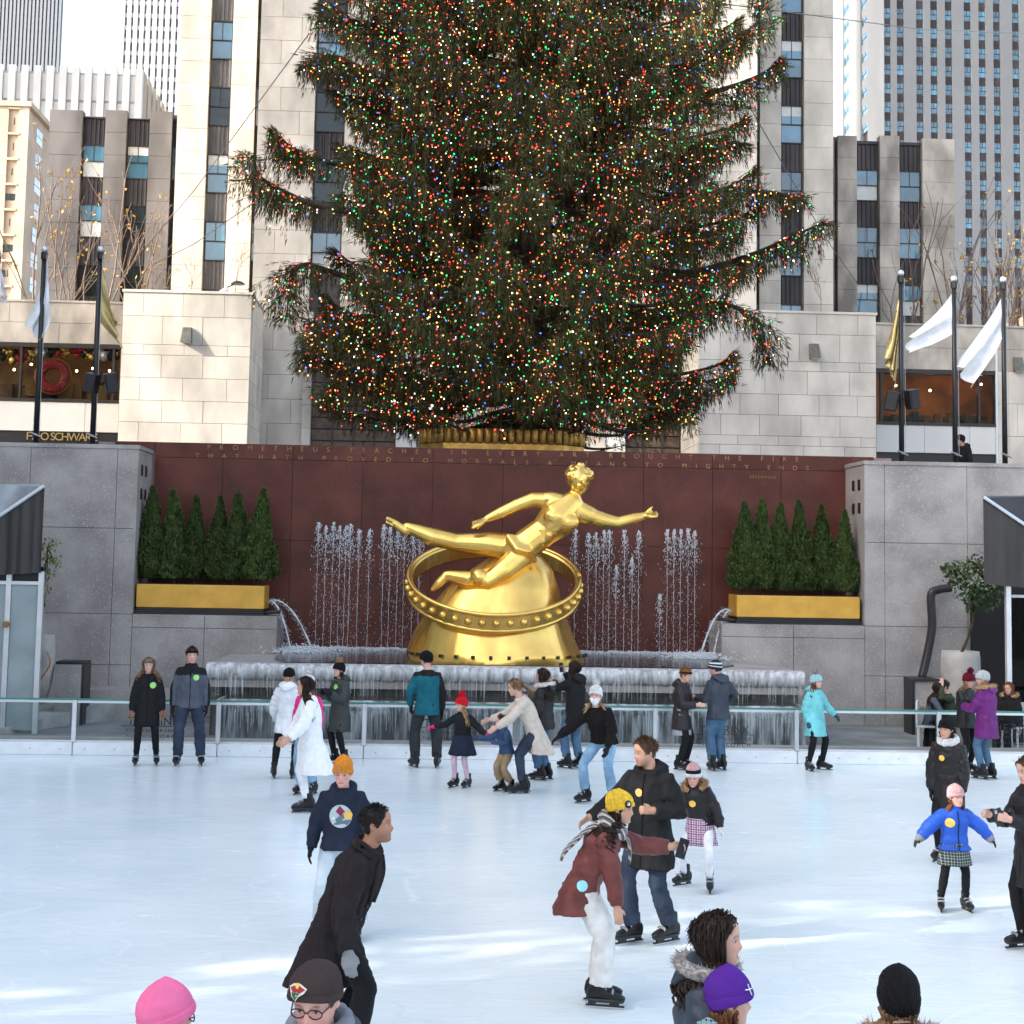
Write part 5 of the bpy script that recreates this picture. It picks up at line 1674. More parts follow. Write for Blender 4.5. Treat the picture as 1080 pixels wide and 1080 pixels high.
# pots
def pot(u, v0, v1, y, w, label, m, prof):
    p = at(u, v1, y)
    h = (v1 - v0) * pxm(y); r = w * pxm(y) / 2
    zb_ = max(.02, at(u, v1, y).z)
    t = thing('plant_pot', (p.x, y, zb_), label, 'plant pot')
    part('vessel', MB().lathe((p.x, y, zb_), [(r * a, h * b) for a, b in prof] + [(r * prof[-1][0] * .88, h), (r * prof[-1][0] * .86, h * .92)], 28), m, t, smooth=True)
    part('soil', MB().lathe((p.x, y, zb_), [(r * prof[-1][0] * .85, h * .90), (r * prof[-1][0] * .84, h * .925)], 20), SOIL, t)
    return t, Vector((p.x, y, zb_ + h * .925))
_, pt_l = pot(44, 671, 736, 30.2, 24, 'tall pale egg-shaped pot beside the tent', CONC, [(.45, 0), (.75, .2), (.98, .55), (1, .75), (.86, 1)])
_, pt_r = pot(1013.5, 687, 740, 30.2, 42, 'big pale concrete pot holding a small tree', CONC, [(.72, 0), (.88, .25), (.98, .6), (.97, .85), (.93, 1)])
part('drip_cable', MB().tube(smooth_path([at(50, 688, 29.7), at(53, 700, 29.65), at(46, 712, 29.65), at(40, 722, 29.7), at(43, 735, 29.7)], 16), .015, 6), mat('orange_cable', (.5, .22, .04), .5), None, loc=at(50, 688, 29.7))
tag(bpy.data.objects['drip_cable'], 'thin orange cable hanging over the egg-shaped pot', 'cable')
def leafy(name, clusters, label, cat, stem, colr, n=900, size=.055, seed=1, drop=.2):
    g = np.random.default_rng(seed)
    base = Vector(stem[0])
    t = thing(name, base, label, cat)
    b = MB()
    for k in range(0, 1):
        b.tube(smooth_path(stem, 14), [.035 - .0015 * j for j in range(15)], 7)
    for c, r in clusters:
        b.tube([stem[-1], (Vector(stem[-1]) + Vector(c)) / 2 + Vector((0, 0, .05)), c], [.016, .012, .005], 5)
    part('stem', b, BARK, t, smooth=True)
    P = []
    for c, r in clusters:
        m = int(n * r * r)
        d = g.normal(0, 1, (m, 3)); d /= np.linalg.norm(d, axis=1)[:, None]
        P.append(np.array(c) + d * (r * g.random(m)[:, None] ** .45) * np.array((1, .8, .8)))
    c = np.concatenate(P); m = len(c)
    e1 = g.normal(0, 1, (m, 3)) + np.array((0, -.4, -drop * 3)); e1 /= np.linalg.norm(e1, axis=1)[:, None]
    e2 = np.cross(e1, g.normal(0, 1, (m, 3))); e2 /= np.linalg.norm(e2, axis=1)[:, None]
    ln = g.uniform(.7, 1.4, m)[:, None] * size
    qd = np.stack([c, c + e1 * ln * .5 + e2 * ln * .3, c + e1 * ln * 1.15, c + e1 * ln * .5 - e2 * ln * .3], 1) - np.array(tuple(base))
    sh = g.uniform(.6, 1.5, m)
    yl = (g.random(m) < .06)
    cols = np.stack([sh * (1 + 2.5 * yl), sh * (1 + .5 * yl), sh], 1)
    o = put('foliage', soup('foliage', qd, mat('leaf_' + name, colr, .45, var=.3, scale=7, vcol=True), cols=cols), t, base)
    return t
A = lambda u, v, y: tuple(at(u, v, y))
leafy('potted_tree', [(A(1010, 605, 30.1), .33), (A(1035, 598, 30.2), .40), (A(1050, 612, 30.0), .36), (A(1022, 622, 30.0), .34), (A(1042, 630, 30.1), .30), (A(1000, 600, 30.2), .2), (A(1028, 640, 30.2), .22)], 'small leafy tree growing in the concrete pot at the right', 'tree',
      [tuple(pt_r), A(1021, 672, 30.2), A(1027, 650, 30.2), A(1026, 632, 30.2)], (.045, .085, .025), 1500, .085, 4)
leafy('climbing_ivy', [(A(52, 575, 30.6), .22), (A(56, 590, 30.6), .22), (A(50, 605, 30.6), .2), (A(47, 620, 30.6), .16), (A(45, 634, 30.6), .10)], 'yellow-green ivy hanging beside the left tent', 'plant', [A(46, 640, 30.8), A(47, 610, 30.8), A(50, 580, 30.8)], (.11, .16, .03), 1500, .06, 6, .5)
# granite box, benches, pipe
p = at(76, 727, 30.4); z_ = max(.3, p.z)
t = thing('granite_box', (p.x, 30.4, .02), 'dark granite box with a black frame beside the left wall', 'box')
s_ = pxm(30.4)
part('box_body', MB().span(p.x - 14 * s_, p.x + 12 * s_, 30.1, 30.7, .02, at(76, 700, 30.4).z), GRAN, t)
part('box_frame', MB().span(p.x - 15 * s_, p.x + 14 * s_, 30.2, 30.75, at(76, 700, 30.4).z, at(76, 697, 30.4).z).span(p.x + 12.1 * s_, p.x + 14.5 * s_, 30.15, 30.74, .02, at(76, 700, 30.4).z - .002), BLACKM, t)
def slab(name, poly, z0, z1, label, m=CONC):
    P = [gnd(u, v, z1) for u, v in poly]
    c = sum((Vector((q.x, q.y, 0)) for q in P), Vector()) / len(P)
    o = part(name, MB().prism([(q.x, q.y) for q in P], z0, z1), m, None, loc=(c.x, c.y, z0))
    tag(o, label, 'ledge', 'low stone ledges behind the barrier')
P_ = [gnd(u, v, z) for u, v, z in ((-60, 768, .12), (20, 752, .28), (86, 728, .44), (132, 728, .44), (126, 736, .44), (70, 752, .26), (10, 768, .12))]
b = MB().add([tuple(q) for q in P_] + [(q.x, q.y, .02) for q in P_], [tuple(range(6, -1, -1)), tuple(range(7, 14))] + [(k, (k + 1) % 7, 7 + (k + 1) % 7, 7 + k) for k in range(7)])
tag(part('stone_ledge', b, CONC, None, loc=(P_[0].x, P_[0].y, .02)), 'pale slanting stone ledge behind the barrier at the left', 'ledge', 'low stone ledges behind the barrier')
slab('stone_ledge', [(92, 722), (180, 724), (180, 729), (92, 727)], .02, .60, 'long low granite ledge at the foot of the left wall', GRAN)
slab('stone_ledge', [(956, 740), (946, 730), (1002, 734), (1062, 760), (1030, 768)], .02, .46, 'pale slanting stone ledge behind the barrier at the right')
slab('stone_ledge', [(870, 728), (1000, 730), (1000, 735), (870, 734)], .02, .60, 'long low granite ledge at the foot of the right wall', GRAN)
pp = smooth_path([at(1003, 620, 31.75), at(990, 622, 31.75), at(982, 628, 31.75), at(983, 660, 31.75), at(978, 690, 31.75), at(972, 716, 31.7)], 24)
o = part('pipe', MB().tube(pp, .085, 10), mat('black_pipe', (.02, .018, .02), .45), None, smooth=True, loc=pp[-1])
tag(o, 'thick black pipe bending down the right granite wall', 'pipe')
p = at(962, 735, 30.6)
t = thing('equipment_box', (p.x + .4, 30.6, .02), 'granite-faced box with a black frame at the foot of the right wall', 'box')
a, b2 = at(958, 715, 30.6), at(985, 715, 30.6)
part('box_body', MB().span(a.x + .06, b2.x, 30.4, 30.9, .02, a.z - .05), GRAN, t)
part('box_frame', MB().span(a.x, b2.x + .02, 30.35, 30.92, a.z - .045, a.z).span(a.x, a.x + .055, 30.36, 30.91, .02, a.z - .047), BLACKM, t)
# trees added out of view at the gap to dapple the sun on the ice
for i, (y_, hh) in enumerate(((2.6, 15), (3.4, 17), (4.3, 16), (5.0, 15), (5.8, 17))):
    bare_tree(-20.6 - .5 * i, y_, 0, hh, 70 + i * 3, ('nearest', 'second', 'third', 'fourth', 'farthest')[i] + ' of five bare trees added out of view left of the rink to dapple the sun', 420, .55, 'unseen bare trees added to dapple the sun', 5)
# ================================================================== PEOPLE
SKIN = {k: mat('skin_' + k, c, .5, var=.05, scale=14, vcol=True, spec=.35) for k, c in
        (('fair', (.62, .36, .27)), ('light', (.56, .31, .21)), ('tan', (.40, .20, .12)), ('pink', (.66, .35, .28)))}
def hairmat(n, c):
    return mat('hair_' + n, c, .55, spec=.25, var=.45, scale=26, stretch=(1, 1, .18), bump=.5, bscale=70)
HAIR = {n: hairmat(n, c) for n, c in (('black', (.012, .009, .008)), ('dark', (.028, .016, .011)), ('brown', (.075, .038, .020)), ('auburn', (.17, .062, .024)), ('blond', (.36, .22, .10)), ('darkblond', (.21, .12, .058)), ('ginger', (.26, .10, .03)), ('greyish', (.10, .08, .07)))}
EYEW = mat('eye_white', (.42, .38, .36), .2, var=.02)
EYED = mat('eye_iris', (.02, .014, .010), .15, var=.1)
FUR = {'grey': mat('fur_grey', (.30, .27, .25), .9, var=.5, scale=60), 'tan': mat('fur_tan', (.36, .22, .11), .9, var=.5, scale=60), 'white': mat('fur_white', (.62, .58, .54), .9, var=.4, scale=60)}
STEEL = mat('skate_blade_steel', (.62, .64, .66), .25, metal=1.0, var=.05)
BOOT = mat('skate_boot_plastic', (.010, .010, .011), .38, var=.25, scale=8, spec=.3)
BOOT2 = mat('skate_trim_grey', (.20, .20, .21), .4, var=.15)
SOLE = mat('skate_holder', (.010, .010, .011), .4, var=.2)
def cloth(name, col, kind='woven', **kw):
    p = dict(woven=dict(rough=.85, var=.14, scale=9, bump=.18, bscale=45), puffer=dict(rough=.48, var=.14, scale=7, bump=.22, bscale=16), wool=dict(rough=.95, var=.08, scale=14, bump=.15, bscale=60),
             leather=dict(rough=.36, var=.2, scale=7, bump=.2, bscale=22), denim=dict(rough=.85, var=.26, scale=5, bump=.2, bscale=120), knit=dict(rough=.95, var=.16, scale=40, wave=.8, wave_scale=26, wave_dir='X'), fleece=dict(rough=1, var=.05, scale=16, bump=.22, bscale=45))[kind]
    p = dict(p); p['spec'] = .5 if kind in ('leather',) else .3 if kind == 'puffer' else .15; p.update(kw)
    return mat(name, col, **p)
def superring(c, ax, ay, w, df, db, n=20, p=2.3):
    """ring round c: ax = left axis, ay = forward axis"""
    out = []
    for k in range(n):
        a = 2 * math.pi * k / n
        ca, sa = math.cos(a), math.sin(a)
        x = math.copysign(abs(ca) ** (2 / p), ca) * w
        y = math.copysign(abs(sa) ** (2 / p), sa) * (df if sa > 0 else db)
        out.append(c + ax * x + ay * y)
    return out
def interp(tab, x):
    if x <= tab[0][0]: return tab[0][1]
    for (a, va), (b, vb) in zip(tab, tab[1:]):
        if x <= b:
            f = (x - a) / (b - a)
            f = f * f * (3 - 2 * f) * .5 + f * .5
            return va + (vb - va) * f
    return tab[-1][1]
HF = [(0, .30), (.03, .37), (.08, .405), (.13, .385), (.2, .405), (.28, .395), (.36, .395), (.46, .385), (.52, .392), (.59, .42), (.68, .425), (.78, .395), (.88, .30), (.95, .19), (1, .02)]
HB = [(0, .02), (.08, .10), (.16, .19), (.25, .27), (.35, .35), (.5, .42), (.62, .45), (.74, .435), (.85, .36), (.93, .25), (.97, .16), (1, .02)]
HW = [(0, .11), (.04, .17), (.1, .215), (.2, .262), (.32, .295), (.45, .315), (.58, .328), (.7, .325), (.8, .292), (.89, .222), (.95, .14), (1, .02)]
def head_point(z, a, off=0.0, face=True):
    """unit head (height 1): z from the chin, a = angle from the front, positive to the left; returns (forward, left, up)"""
    f, b, w = interp(HF, z) + off, interp(HB, z) + off, interp(HW, z) + off
    ca, sa = math.cos(a), math.sin(a)
    p = 2.25
    y = math.copysign(abs(ca) ** (2 / p), ca) * (f if ca > 0 else b)
    x = math.copysign(abs(sa) ** (2 / p), sa) * w
    if face and ca > 0:
        g = lambda v, m, s: math.exp(-((v - m) / s) ** 2)
        nw = .040 + .030 * max(0, min(1, (.52 - z) / .16))
        pr = 0 if z > .60 or z < .27 else (.60 - z) / .25 * .125 if z > .345 else .125 * (z - .27) / .075
        y += pr * g(x, 0, nw)
        y -= .045 * (g(x, .135, .065) + g(x, -.135, .065)) * g(z, .50, .055)
        y += .014 * (g(x, .13, .09) + g(x, -.13, .09)) * g(z, .585, .03)
        y += .022 * g(x, 0, .085) * (g(z, .222, .020) + g(z, .175, .022)) - .012 * g(x, 0, .09) * g(z, .198, .010)
        y += .016 * (g(x, .17, .07) + g(x, -.17, .07)) * g(z, .36, .08)
        y += .018 * g(x, 0, .07) * g(z, .06, .04)
    return (y, x, z)

def interp_line(aa):
    return interp([(0, .84), (.5, .82), (.85, .70), (1.15, .50), (1.35, .40), (1.55, .45), (1.9, .30), (2.4, .20), (3.15, .16)], aa)
class Figure:
    """joints of one posed person; directions given in the body frame (forward, left, up)"""
    def __init__(s, G, h, yaw, lean=0, side=0, crouch=0, feet=None, armR=None, armL=None, head=None, twist=0, shift=(0, 0), headk=1.0, wide=1.0, seat=None):
        s.G, s.h, s.yaw = Vector(G), h, yaw
        a = R(yaw)
        s.F = Vector((math.sin(a), -math.cos(a), 0)); s.L = Vector((math.cos(a), math.sin(a), 0)); s.U = Vector((0, 0, 1))
        s.k = wide
        lift = .085
        hipz = .515 * h * (1 - crouch) + lift
        if seat is not None: hipz = seat
        s.P = s.G + s.F * shift[0] + s.L * shift[1] + s.U * hipz
        s.sp = unit(s.F * math.sin(R(lean)) + s.L * math.sin(R(side)) + s.U * math.cos(R(lean)))
        tw = a + R(twist)
        tF = Vector((math.sin(tw), -math.cos(tw), 0)); tL = Vector((math.cos(tw), math.sin(tw), 0))
        s.tL = unit(tL - s.sp * tL.dot(s.sp)); s.tF = s.tL.cross(s.sp) * -1
        if s.tF.dot(tF) < 0: s.tF = -s.tF
        s.N = s.P + s.sp * .315 * h                                        # base of the neck
        s.C = s.P + s.sp * .2 * h
        s.S = {1: s.N - s.sp * .050 * h + s.tL * .096 * h * wide, -1: s.N - s.sp * .050 * h - s.tL * .096 * h * wide}
        s.E, s.W, s.HD = {}, {}, {}
        for sg, arm in ((-1, armR), (1, armL)):
            u, f = arm if arm else ((.06, .16, -1), (.16, .06, -1))
            loc = lambda d: unit(s.F * d[0] + s.L * d[1] * sg + s.U * d[2])
            ud, fd = loc(u), loc(f)
            s.E[sg] = s.S[sg] + ud * .170 * h
            s.W[sg] = s.E[sg] + fd * .145 * h
            s.HD[sg] = fd
        # legs
        feet = feet or [(0, -.10, -8), (0, .10, 8)]
        s.A, s.K, s.H, s.FY = {}, {}, {}, {}
        for sg, ft in zip((-1, 1), feet):
            pos = s.G + s.F * ft[0] + s.L * ft[1]
            fz = ft[3] if len(ft) > 3 else 0
            s.A[sg] = Vector((pos.x, pos.y, fz + .075 + .045 * h)); s.az = .075 + .045 * h
            s.FY[sg] = yaw + ft[2]
            s.H[sg] = s.P + s.L * .052 * h * sg * wide - s.U * .005 * h
            d = s.A[sg] - s.H[sg]
            l1, l2 = .245 * h, .245 * h + .0
            D = min(d.length, (l1 + l2) * .999)
            al = math.acos(max(-1, min(1, (l1 * l1 + D * D - l2 * l2) / (2 * l1 * D))))
            dn = d.normalized()
            fw = Vector((math.sin(R(s.FY[sg])), -math.cos(R(s.FY[sg])), 0))
            pf = (fw - dn * fw.dot(dn))
            if pf.length < .05: pf = s.F - dn * s.F.dot(dn)
            pf.normalize()
            s.K[sg] = s.H[sg] + dn * l1 * math.cos(al) + pf * l1 * math.sin(al)
        # head
        hy, hp, hr = head or (0, 0, 0)
        ha = R(yaw + hy)
        hF = Vector((math.sin(ha), -math.cos(ha), 0)); hL = Vector((math.cos(ha), math.sin(ha), 0))
        base = unit(s.sp * .35 + s.U * .65)
        Mx = Matrix.Rotation(R(hp), 3, hL) @ Matrix.Rotation(R(hr), 3, hF)
        s.hU = Mx @ s.U; s.hF = Mx @ hF; s.hL = s.hU.cross(s.hF)
        s.hs = .139 * h * headk                                             # head height
        s.NT = s.N + unit(s.sp + s.U) * .045 * h + s.hF * .012 * h           # top of the neck
        s.HO = s.NT - s.hU * s.hs * .14 + s.hF * s.hs * .10                  # chin level on the head axis
    def hp(s, z, a, off=0, face=True):
        y, x, zz = head_point(z, a, off, face)
        return s.HO + s.hF * y * s.hs + s.hL * x * s.hs + s.hU * zz * s.hs
    def hl(s, y, x, z):
        return s.HO + s.hF * y * s.hs + s.hL * x * s.hs + s.hU * z * s.hs

def hand_shape(mb, fg, sg, curl=.35, fat=1.0, spread=.10, thumb=1.0):
    d = fg.HD[sg]
    k = fg.h * .108 / .19 * (1 if fg.h > 1.4 else 1.05)
    W = fg.W[sg]
    inward = -fg.L * sg
    n = inward * .75 + fg.F * -.1 + fg.U * -.2
    n = n - d * n.dot(d)
    if n.length < .1: n = fg.F - d * fg.F.dot(d)
    n.normalize()                                 # palm faces the body
    sd = d.cross(n)
    if sd.dot(fg.F + fg.U * .5) < 0: sd = -sd     # thumb side
    mb.rings([[W + d * (t * k) + sd * (w * k * math.cos(a)) + n * (th * k * math.sin(a)) for a in [2 * math.pi * j / 10 for j in range(10)]]
              for t, w, th in ((-.03, .026 * fat, .021 * fat), (0, .028 * fat, .020 * fat), (.03, .038 * fat, .019 * fat), (.07, .043 * fat, .017 * fat), (.098, .040 * fat, .015 * fat), (.106, .03 * fat, .010 * fat))])
    for i, (off, ln) in enumerate(((.030, .075), (.010, .086), (-.011, .080), (-.031, .062))):
        a0 = W + (d * .090 + sd * off) * k
        dd = unit(d + sd * off * spread * 18)
        p = [a0]; c = 0
        for j, sl in enumerate((.45, .32, .23)):
            c += curl * (.7, 1.0, .8)[j]
            p.append(p[-1] + (dd * math.cos(c) + n * math.sin(c)) * ln * sl * k)
        mb.tube(p, [r * k * fat for r in (.0095, .009, .0082, .0068)], 6, round_ends=True)
    t0 = W + (d * .025 + sd * .026) * k
    td = unit(d * .75 + sd * .75 * thumb + n * .25)
    mb.tube([t0, t0 + td * .035 * k, t0 + unit(td + d * .5 + n * .3) * .068 * k], [r * k * fat for r in (.0125, .0108, .0075)], 6, round_ends=True)
    return W + d * .085 * k + n * .022 * k, d, n, sd

def fold(me, amp, seed, quilt=None, scale=7.0, fig=None):
    """cloth folds, and the baffles of quilted coats, pushed along the normals"""
    co = np.empty(len(me.vertices) * 3, np.float32); me.vertices.foreach_get('co', co); co = co.reshape(-1, 3)
    no = np.empty(len(me.vertices) * 3, np.float32); me.vertices.foreach_get('normal', no); no = no.reshape(-1, 3)
    g = np.random.default_rng(seed)
    d = np.zeros(len(co))
    warp = co + .05 * np.sin(co[:, [1, 2, 0]] * 6.1 + g.uniform(0, 6, 3))
    for k in range(7):
        v = g.normal(0, 1, 3) * np.array((1, 1, 1.25)); v /= np.linalg.norm(v)
        f = scale * g.uniform(1.4, 5.0)
        ph = warp @ v * f + g.uniform(0, 6.28) + 1.4 * np.sin(warp @ g.normal(0, 1, 3) * 5 + g.uniform(0, 6))
        d += (1 - np.abs(np.sin(ph))) ** 2 * g.uniform(.5, 1) * (1 if k < 5 else .6)
    d = (d / 3.2 - .35) * amp * 2.1
    if quilt is not None:
        t = quilt(co)
        d += (np.abs(np.sin(np.pi * t)) ** .55 - .6) * .013
    co2 = co + no * d[:, None].astype(np.float32)
    me.vertices.foreach_set('co', co2.reshape(-1))
    me.update()
def vpaint(me, fn):
    co = np.empty(len(me.vertices) * 3, np.float32); me.vertices.foreach_get('co', co); co = co.reshape(-1, 3)
    c = np.ones((len(co), 4), np.float32)
    c[:, :3] = fn(co)
    at_ = me.color_attributes.new('col', 'FLOAT_COLOR', 'POINT')
    at_.data.foreach_set('color', c.reshape(-1))
def facemats(me, fn, n):
    """fn(face centres) -> material index"""
    k = len(me.polygons)
    c = np.empty(k * 3, np.float32); me.polygons.foreach_get('center', c)
    me.polygons.foreach_set('material_index', fn(c.reshape(-1, 3)).astype(np.int32))
def surf(name, mb, vox, m, root, smooth=2, amp=0, seed=0, quilt=None, fs=7.0, post=None):
    me = fuse(mb, vox, smooth, name, .6 if vox > .01 else .5)
    if amp or quilt: fold(me, amp, seed, quilt, fs)
    for q in (m if isinstance(m, (list, tuple)) else [m]): me.materials.append(q)
    if post: post(me)
    o = WLOC[root.name]
    me.transform(Matrix.Translation(-o))
    return put(name, me, root, o)
# ---- skates: shared meshes, toe towards +X
def make_skate():
    b = MB()
    X_, Y_, Z_ = Vector((1, 0, 0)), Vector((0, 1, 0)), Vector((0, 0, 1))
    rs = []
    for x, w, z0, z1 in ((-.115, .018, .085, .12), (-.10, .036, .07, .17), (-.05, .040, .07, .19), (.0, .041, .07, .18), (.05, .043, .07, .155), (.11, .049, .07, .13), (.16, .046, .07, .115), (.19, .032, .075, .10), (.20, .012, .08, .09)):
        c = Vector((x, 0, (z0 + z1) / 2))
        rs.append(superring(c, Y_, Z_, w, (z1 - z0) / 2, (z1 - z0) / 2, 14, 3))
    b.rings(rs)
    b.rings([superring(Vector((x, 0, z)), Y_, X_, w, l, l2, 14, 2.6) for x, z, w, l, l2 in ((-.02, .10, .042, .07, .08), (-.02, .16, .043, .064, .068), (-.02, .21, .046, .058, .060), (-.018, .25, .050, .057, .058), (-.016, .268, .049, .054, .055))])
    me = fuse(b, .011, 1, 'skate', None); me.materials.append(BOOT)
    h = MB()
    h.rings([superring(Vector((.035, 0, z)), Y_, X_, w, l, l2, 14, 3.5) for z, w, l, l2 in ((.052, .030, .15, .13), (.072, .044, .162, .148), (.08, .040, .160, .146))])
    h.span(-.10, -.04, -.012, .012, .024, .056); h.span(.07, .15, -.012, .012, .024, .056); h.span(-.12, .19, -.010, .010, .016, .028)
    holder = h.mesh('blade_holder', SOLE)
    bl = MB()
    bl.add([(-.13, -.002, .004), (.18, -.002, .0), (.205, -.002, .022), (-.135, -.002, .02), (-.13, .002, .004), (.18, .002, .0), (.205, .002, .022), (-.135, .002, .02)], [(0, 1, 2, 3), (7, 6, 5, 4), (0, 4, 5, 1), (1, 5, 6, 2), (2, 6, 7, 3), (3, 7, 4, 0)])
    blade = bl.mesh('blade', STEEL)
    st = MB()
    for c, l, w, tl in (((.025, 0, .225), .055, .052, .25), ((.045, 0, .165), .03, .050, .9), ((.10, 0, .135), .024, .052, 1.1)):
        rs = []
        for k in range(13):
            a = math.pi * k / 12
            p = Vector((c[0], math.cos(a) * w, c[2] + math.sin(a) * .022 - .012))
            q = Vector((-.4 * tl, 0, .6)).normalized() * .012
            rs.append([p - q, p + q])
        for (p0, p1), (q0, q1) in zip(rs, rs[1:]):
            n_ = Vector((0, 0, .004))
            st.add([p0 + n_, q0 + n_, q1 + n_, p1 + n_], [(0, 1, 2, 3)])
    strap = st.mesh('strap', BOOT2)
    return me, holder, blade, strap
SKATE = make_skate()
def add_skate(root, fg, sg, size):
    a = fg.A[sg]; w = R(fg.FY[sg])
    ang = math.atan2(-math.cos(w), math.sin(w))
    loc = (a.x, a.y, a.z - fg.az + .001)
    k = size / .31
    s = put('skate', SKATE[0], root, loc, (0, 0, ang), (k, k, k))
    for nm, me in (('blade_holder', SKATE[1]), ('blade', SKATE[2]), ('strap', SKATE[3])):
        o = bpy.data.objects.new(nm, me); COL.objects.link(o); o.parent = s; WLOC[o.name] = Vector(loc)
def fur_strands(mb_pts, dirs, m, name, root, ln=.035, seed=0, n=900, jit=.75):
    g = np.random.default_rng(seed)
    P = np.array([tuple(p) for p in mb_pts]); D = np.array([tuple(d) for d in dirs])
    i = g.integers(0, len(P), n)
    c = P[i] + g.normal(0, .008, (n, 3))
    d = D[i] + g.normal(0, jit, (n, 3)); d /= np.linalg.norm(d, axis=1)[:, None]
    s = np.cross(d, g.normal(0, 1, (n, 3))); s /= np.linalg.norm(s, axis=1)[:, None]
    l = g.uniform(.5, 1.3, n)[:, None] * ln
    tri = np.stack([c - s * .0035, c + s * .0035, c + d * l], 1)
    o = WLOC[root.name]
    return put(name, soup(name, tri - np.array(tuple(o)), m), root, o)
def person(label, uv=None, y=None, top=None, h=1.7, yaw=0, group='skaters on the rink', skin='fair', hair=None, hat=None, coat=None, legs=None, skirt=None, glove=None, badge=None, near=False,
           scarf=None, curl=(.35, .35), eyes=True, skate=True, seed=0, mask=None, earband=None, glasses=None, tongue=None, **pose):
    """builds one posed person; returns (root, figure, parts, hand grips)"""
    if uv is not None: G = gnd(*uv)
    else: p = at(top[0], top[1], y); G = Vector((p.x, y, 0))
    G.z = pose.pop('z', 0.0)
    fg = Figure(G, h, yaw, **pose)
    H = h; pr = {}
    vb = .0072 if near else .0095
    # ---------------- body: one continuous surface
    b = MB()
    rs = []
    for i in range(25):
        z = .004 + (.996 - .004) * (1 - math.cos(math.pi * i / 24)) / 2
        rs.append([fg.hp(z, 2 * math.pi * k / 36) for k in range(36)])
    b.rings(rs)
    for sg in (-1, 1):
        c = fg.hl(-.03, sg * .315, .46)
        b.rings([[c + fg.hL * sg * q * fg.hs + (fg.hF * (.055 * math.cos(a) * k - .3 * q) + fg.hU * (.10 * math.sin(a) * k + .012 * math.cos(a))) * fg.hs for a in [2 * math.pi * j / 10 for j in range(10)]] for q, k in ((-.03, .8), (.02, 1), (.05, .9), (.06, .5))])
    b.tube([fg.N - fg.sp * .05 * H, fg.N, fg.NT, fg.NT + fg.hU * fg.hs * .16], [.047 * H, .038 * H, .033 * H, .033 * H], 14, round_ends=True)
    q = .80
    b.rings([superring(fg.P + fg.sp * t * H, fg.tL, fg.tF, w * H * q * fg.k, d * H * q, d * H * q, 16) for t, w, d in ((-.03, .08, .06), (.0, .098, .07), (.07, .085, .062), (.14, .088, .066), (.22, .10, .072), (.27, .10, .062), (.305, .06, .045))])
    hands = {}
    for sg in (-1, 1):
        b.tube([fg.N - fg.sp * .045 * H, fg.S[sg], fg.E[sg], fg.W[sg]], [.042 * H * q, .040 * H * q, .029 * H * q, .021 * H], 10, round_ends=True)
        b.tube([fg.H[sg], fg.H[sg].lerp(fg.K[sg], .5), fg.K[sg], fg.K[sg].lerp(fg.A[sg], .35), fg.A[sg]], [.054 * H * q, .048 * H * q, .035 * H * q, .034 * H * q, .024 * H * q], 10, round_ends=True)
        if glove is None:
            hands[sg] = hand_shape(b, fg, sg, curl[0 if sg < 0 else 1])
    me = fuse(b, vb, 1, 'person', .34)
    me.materials.append(SKIN[skin])
    Mi = np.array([tuple(fg.hF), tuple(fg.hL), tuple(fg.hU)]) / fg.hs
    hc = HAIR[hair[1]] if hair else None
    browc = np.array({'blond': (.45, .40, .36), 'darkblond': (.42, .36, .32), 'ginger': (.5, .38, .3), 'auburn': (.4, .28, .22)}.get(hair[1] if hair else 'brown', (.22, .17, .15)))
    def paint(co):
        q = (co - np.array(tuple(fg.HO))) @ Mi.T
        f, l, z = q[:, 0], np.abs(q[:, 1]), q[:, 2]
        c = np.ones((len(co), 3))
        front = f > .15
        gs = lambda v, m, s: np.exp(-((v - m) / s) ** 2)
        ck = gs(l, .17, .10) * gs(z, .36, .09) * front * (.5 if skin != 'pink' else 1)
        c *= 1 - ck[:, None] * np.array((.02, .26, .24))
        ns = gs(l, 0, .06) * gs(z, .345, .05) * front * .5
        c *= 1 - ns[:, None] * np.array((.0, .22, .2))
        lips = front * (l < .105) * gs(l, 0, .09) * np.maximum(gs(z, .218, .018), gs(z, .175, .022))
        c *= 1 - np.clip(lips * 1.2, 0, 1)[:, None] * np.array((.22, .58, .52))
        line = front * (l < .10) * gs(z, .197, .009)
        c *= 1 - line[:, None] * np.array((.6, .72, .7))
        brow = front * gs(z, .600 - .25 * np.abs(l - .12) ** 1.3, .020) * (l > .05) * (l < .21)
        c = c * (1 - brow[:, None] * .85) + browc * (brow[:, None] * .85)
        lid = front * gs(l, .135, .075) * gs(z, .512, .030)
        c *= 1 - lid[:, None] * np.array((.32, .42, .42))
        if tongue == 'stubble':
            sb = np.clip((f + .05) / .2, 0, 1) * np.clip((.36 - z) / .14, 0, 1) * (1 - .8 * gs(l, 0, .08) * gs(z, .2, .05))
            c *= 1 - sb[:, None] * .30
        return c
    vpaint(me, paint)
    me.transform(Matrix.Translation(-G))
    root = put('person', me, None, G)
    tag(root, label, 'person', group)
    if eyes:
        for sg in (-1, 1):
            e = MB(); c = fg.hl(.325, sg * .135, .495)
            e.ball(c, .042 * fg.hs, 10, 8, 0)
            e.ball(c + fg.hF * .020 * fg.hs, .029 * fg.hs, 8, 6, 1)
            part('eye', e, [EYEW, EYED], root, smooth=True)
    # ---------------- legs
    lg = dict(legs or {})
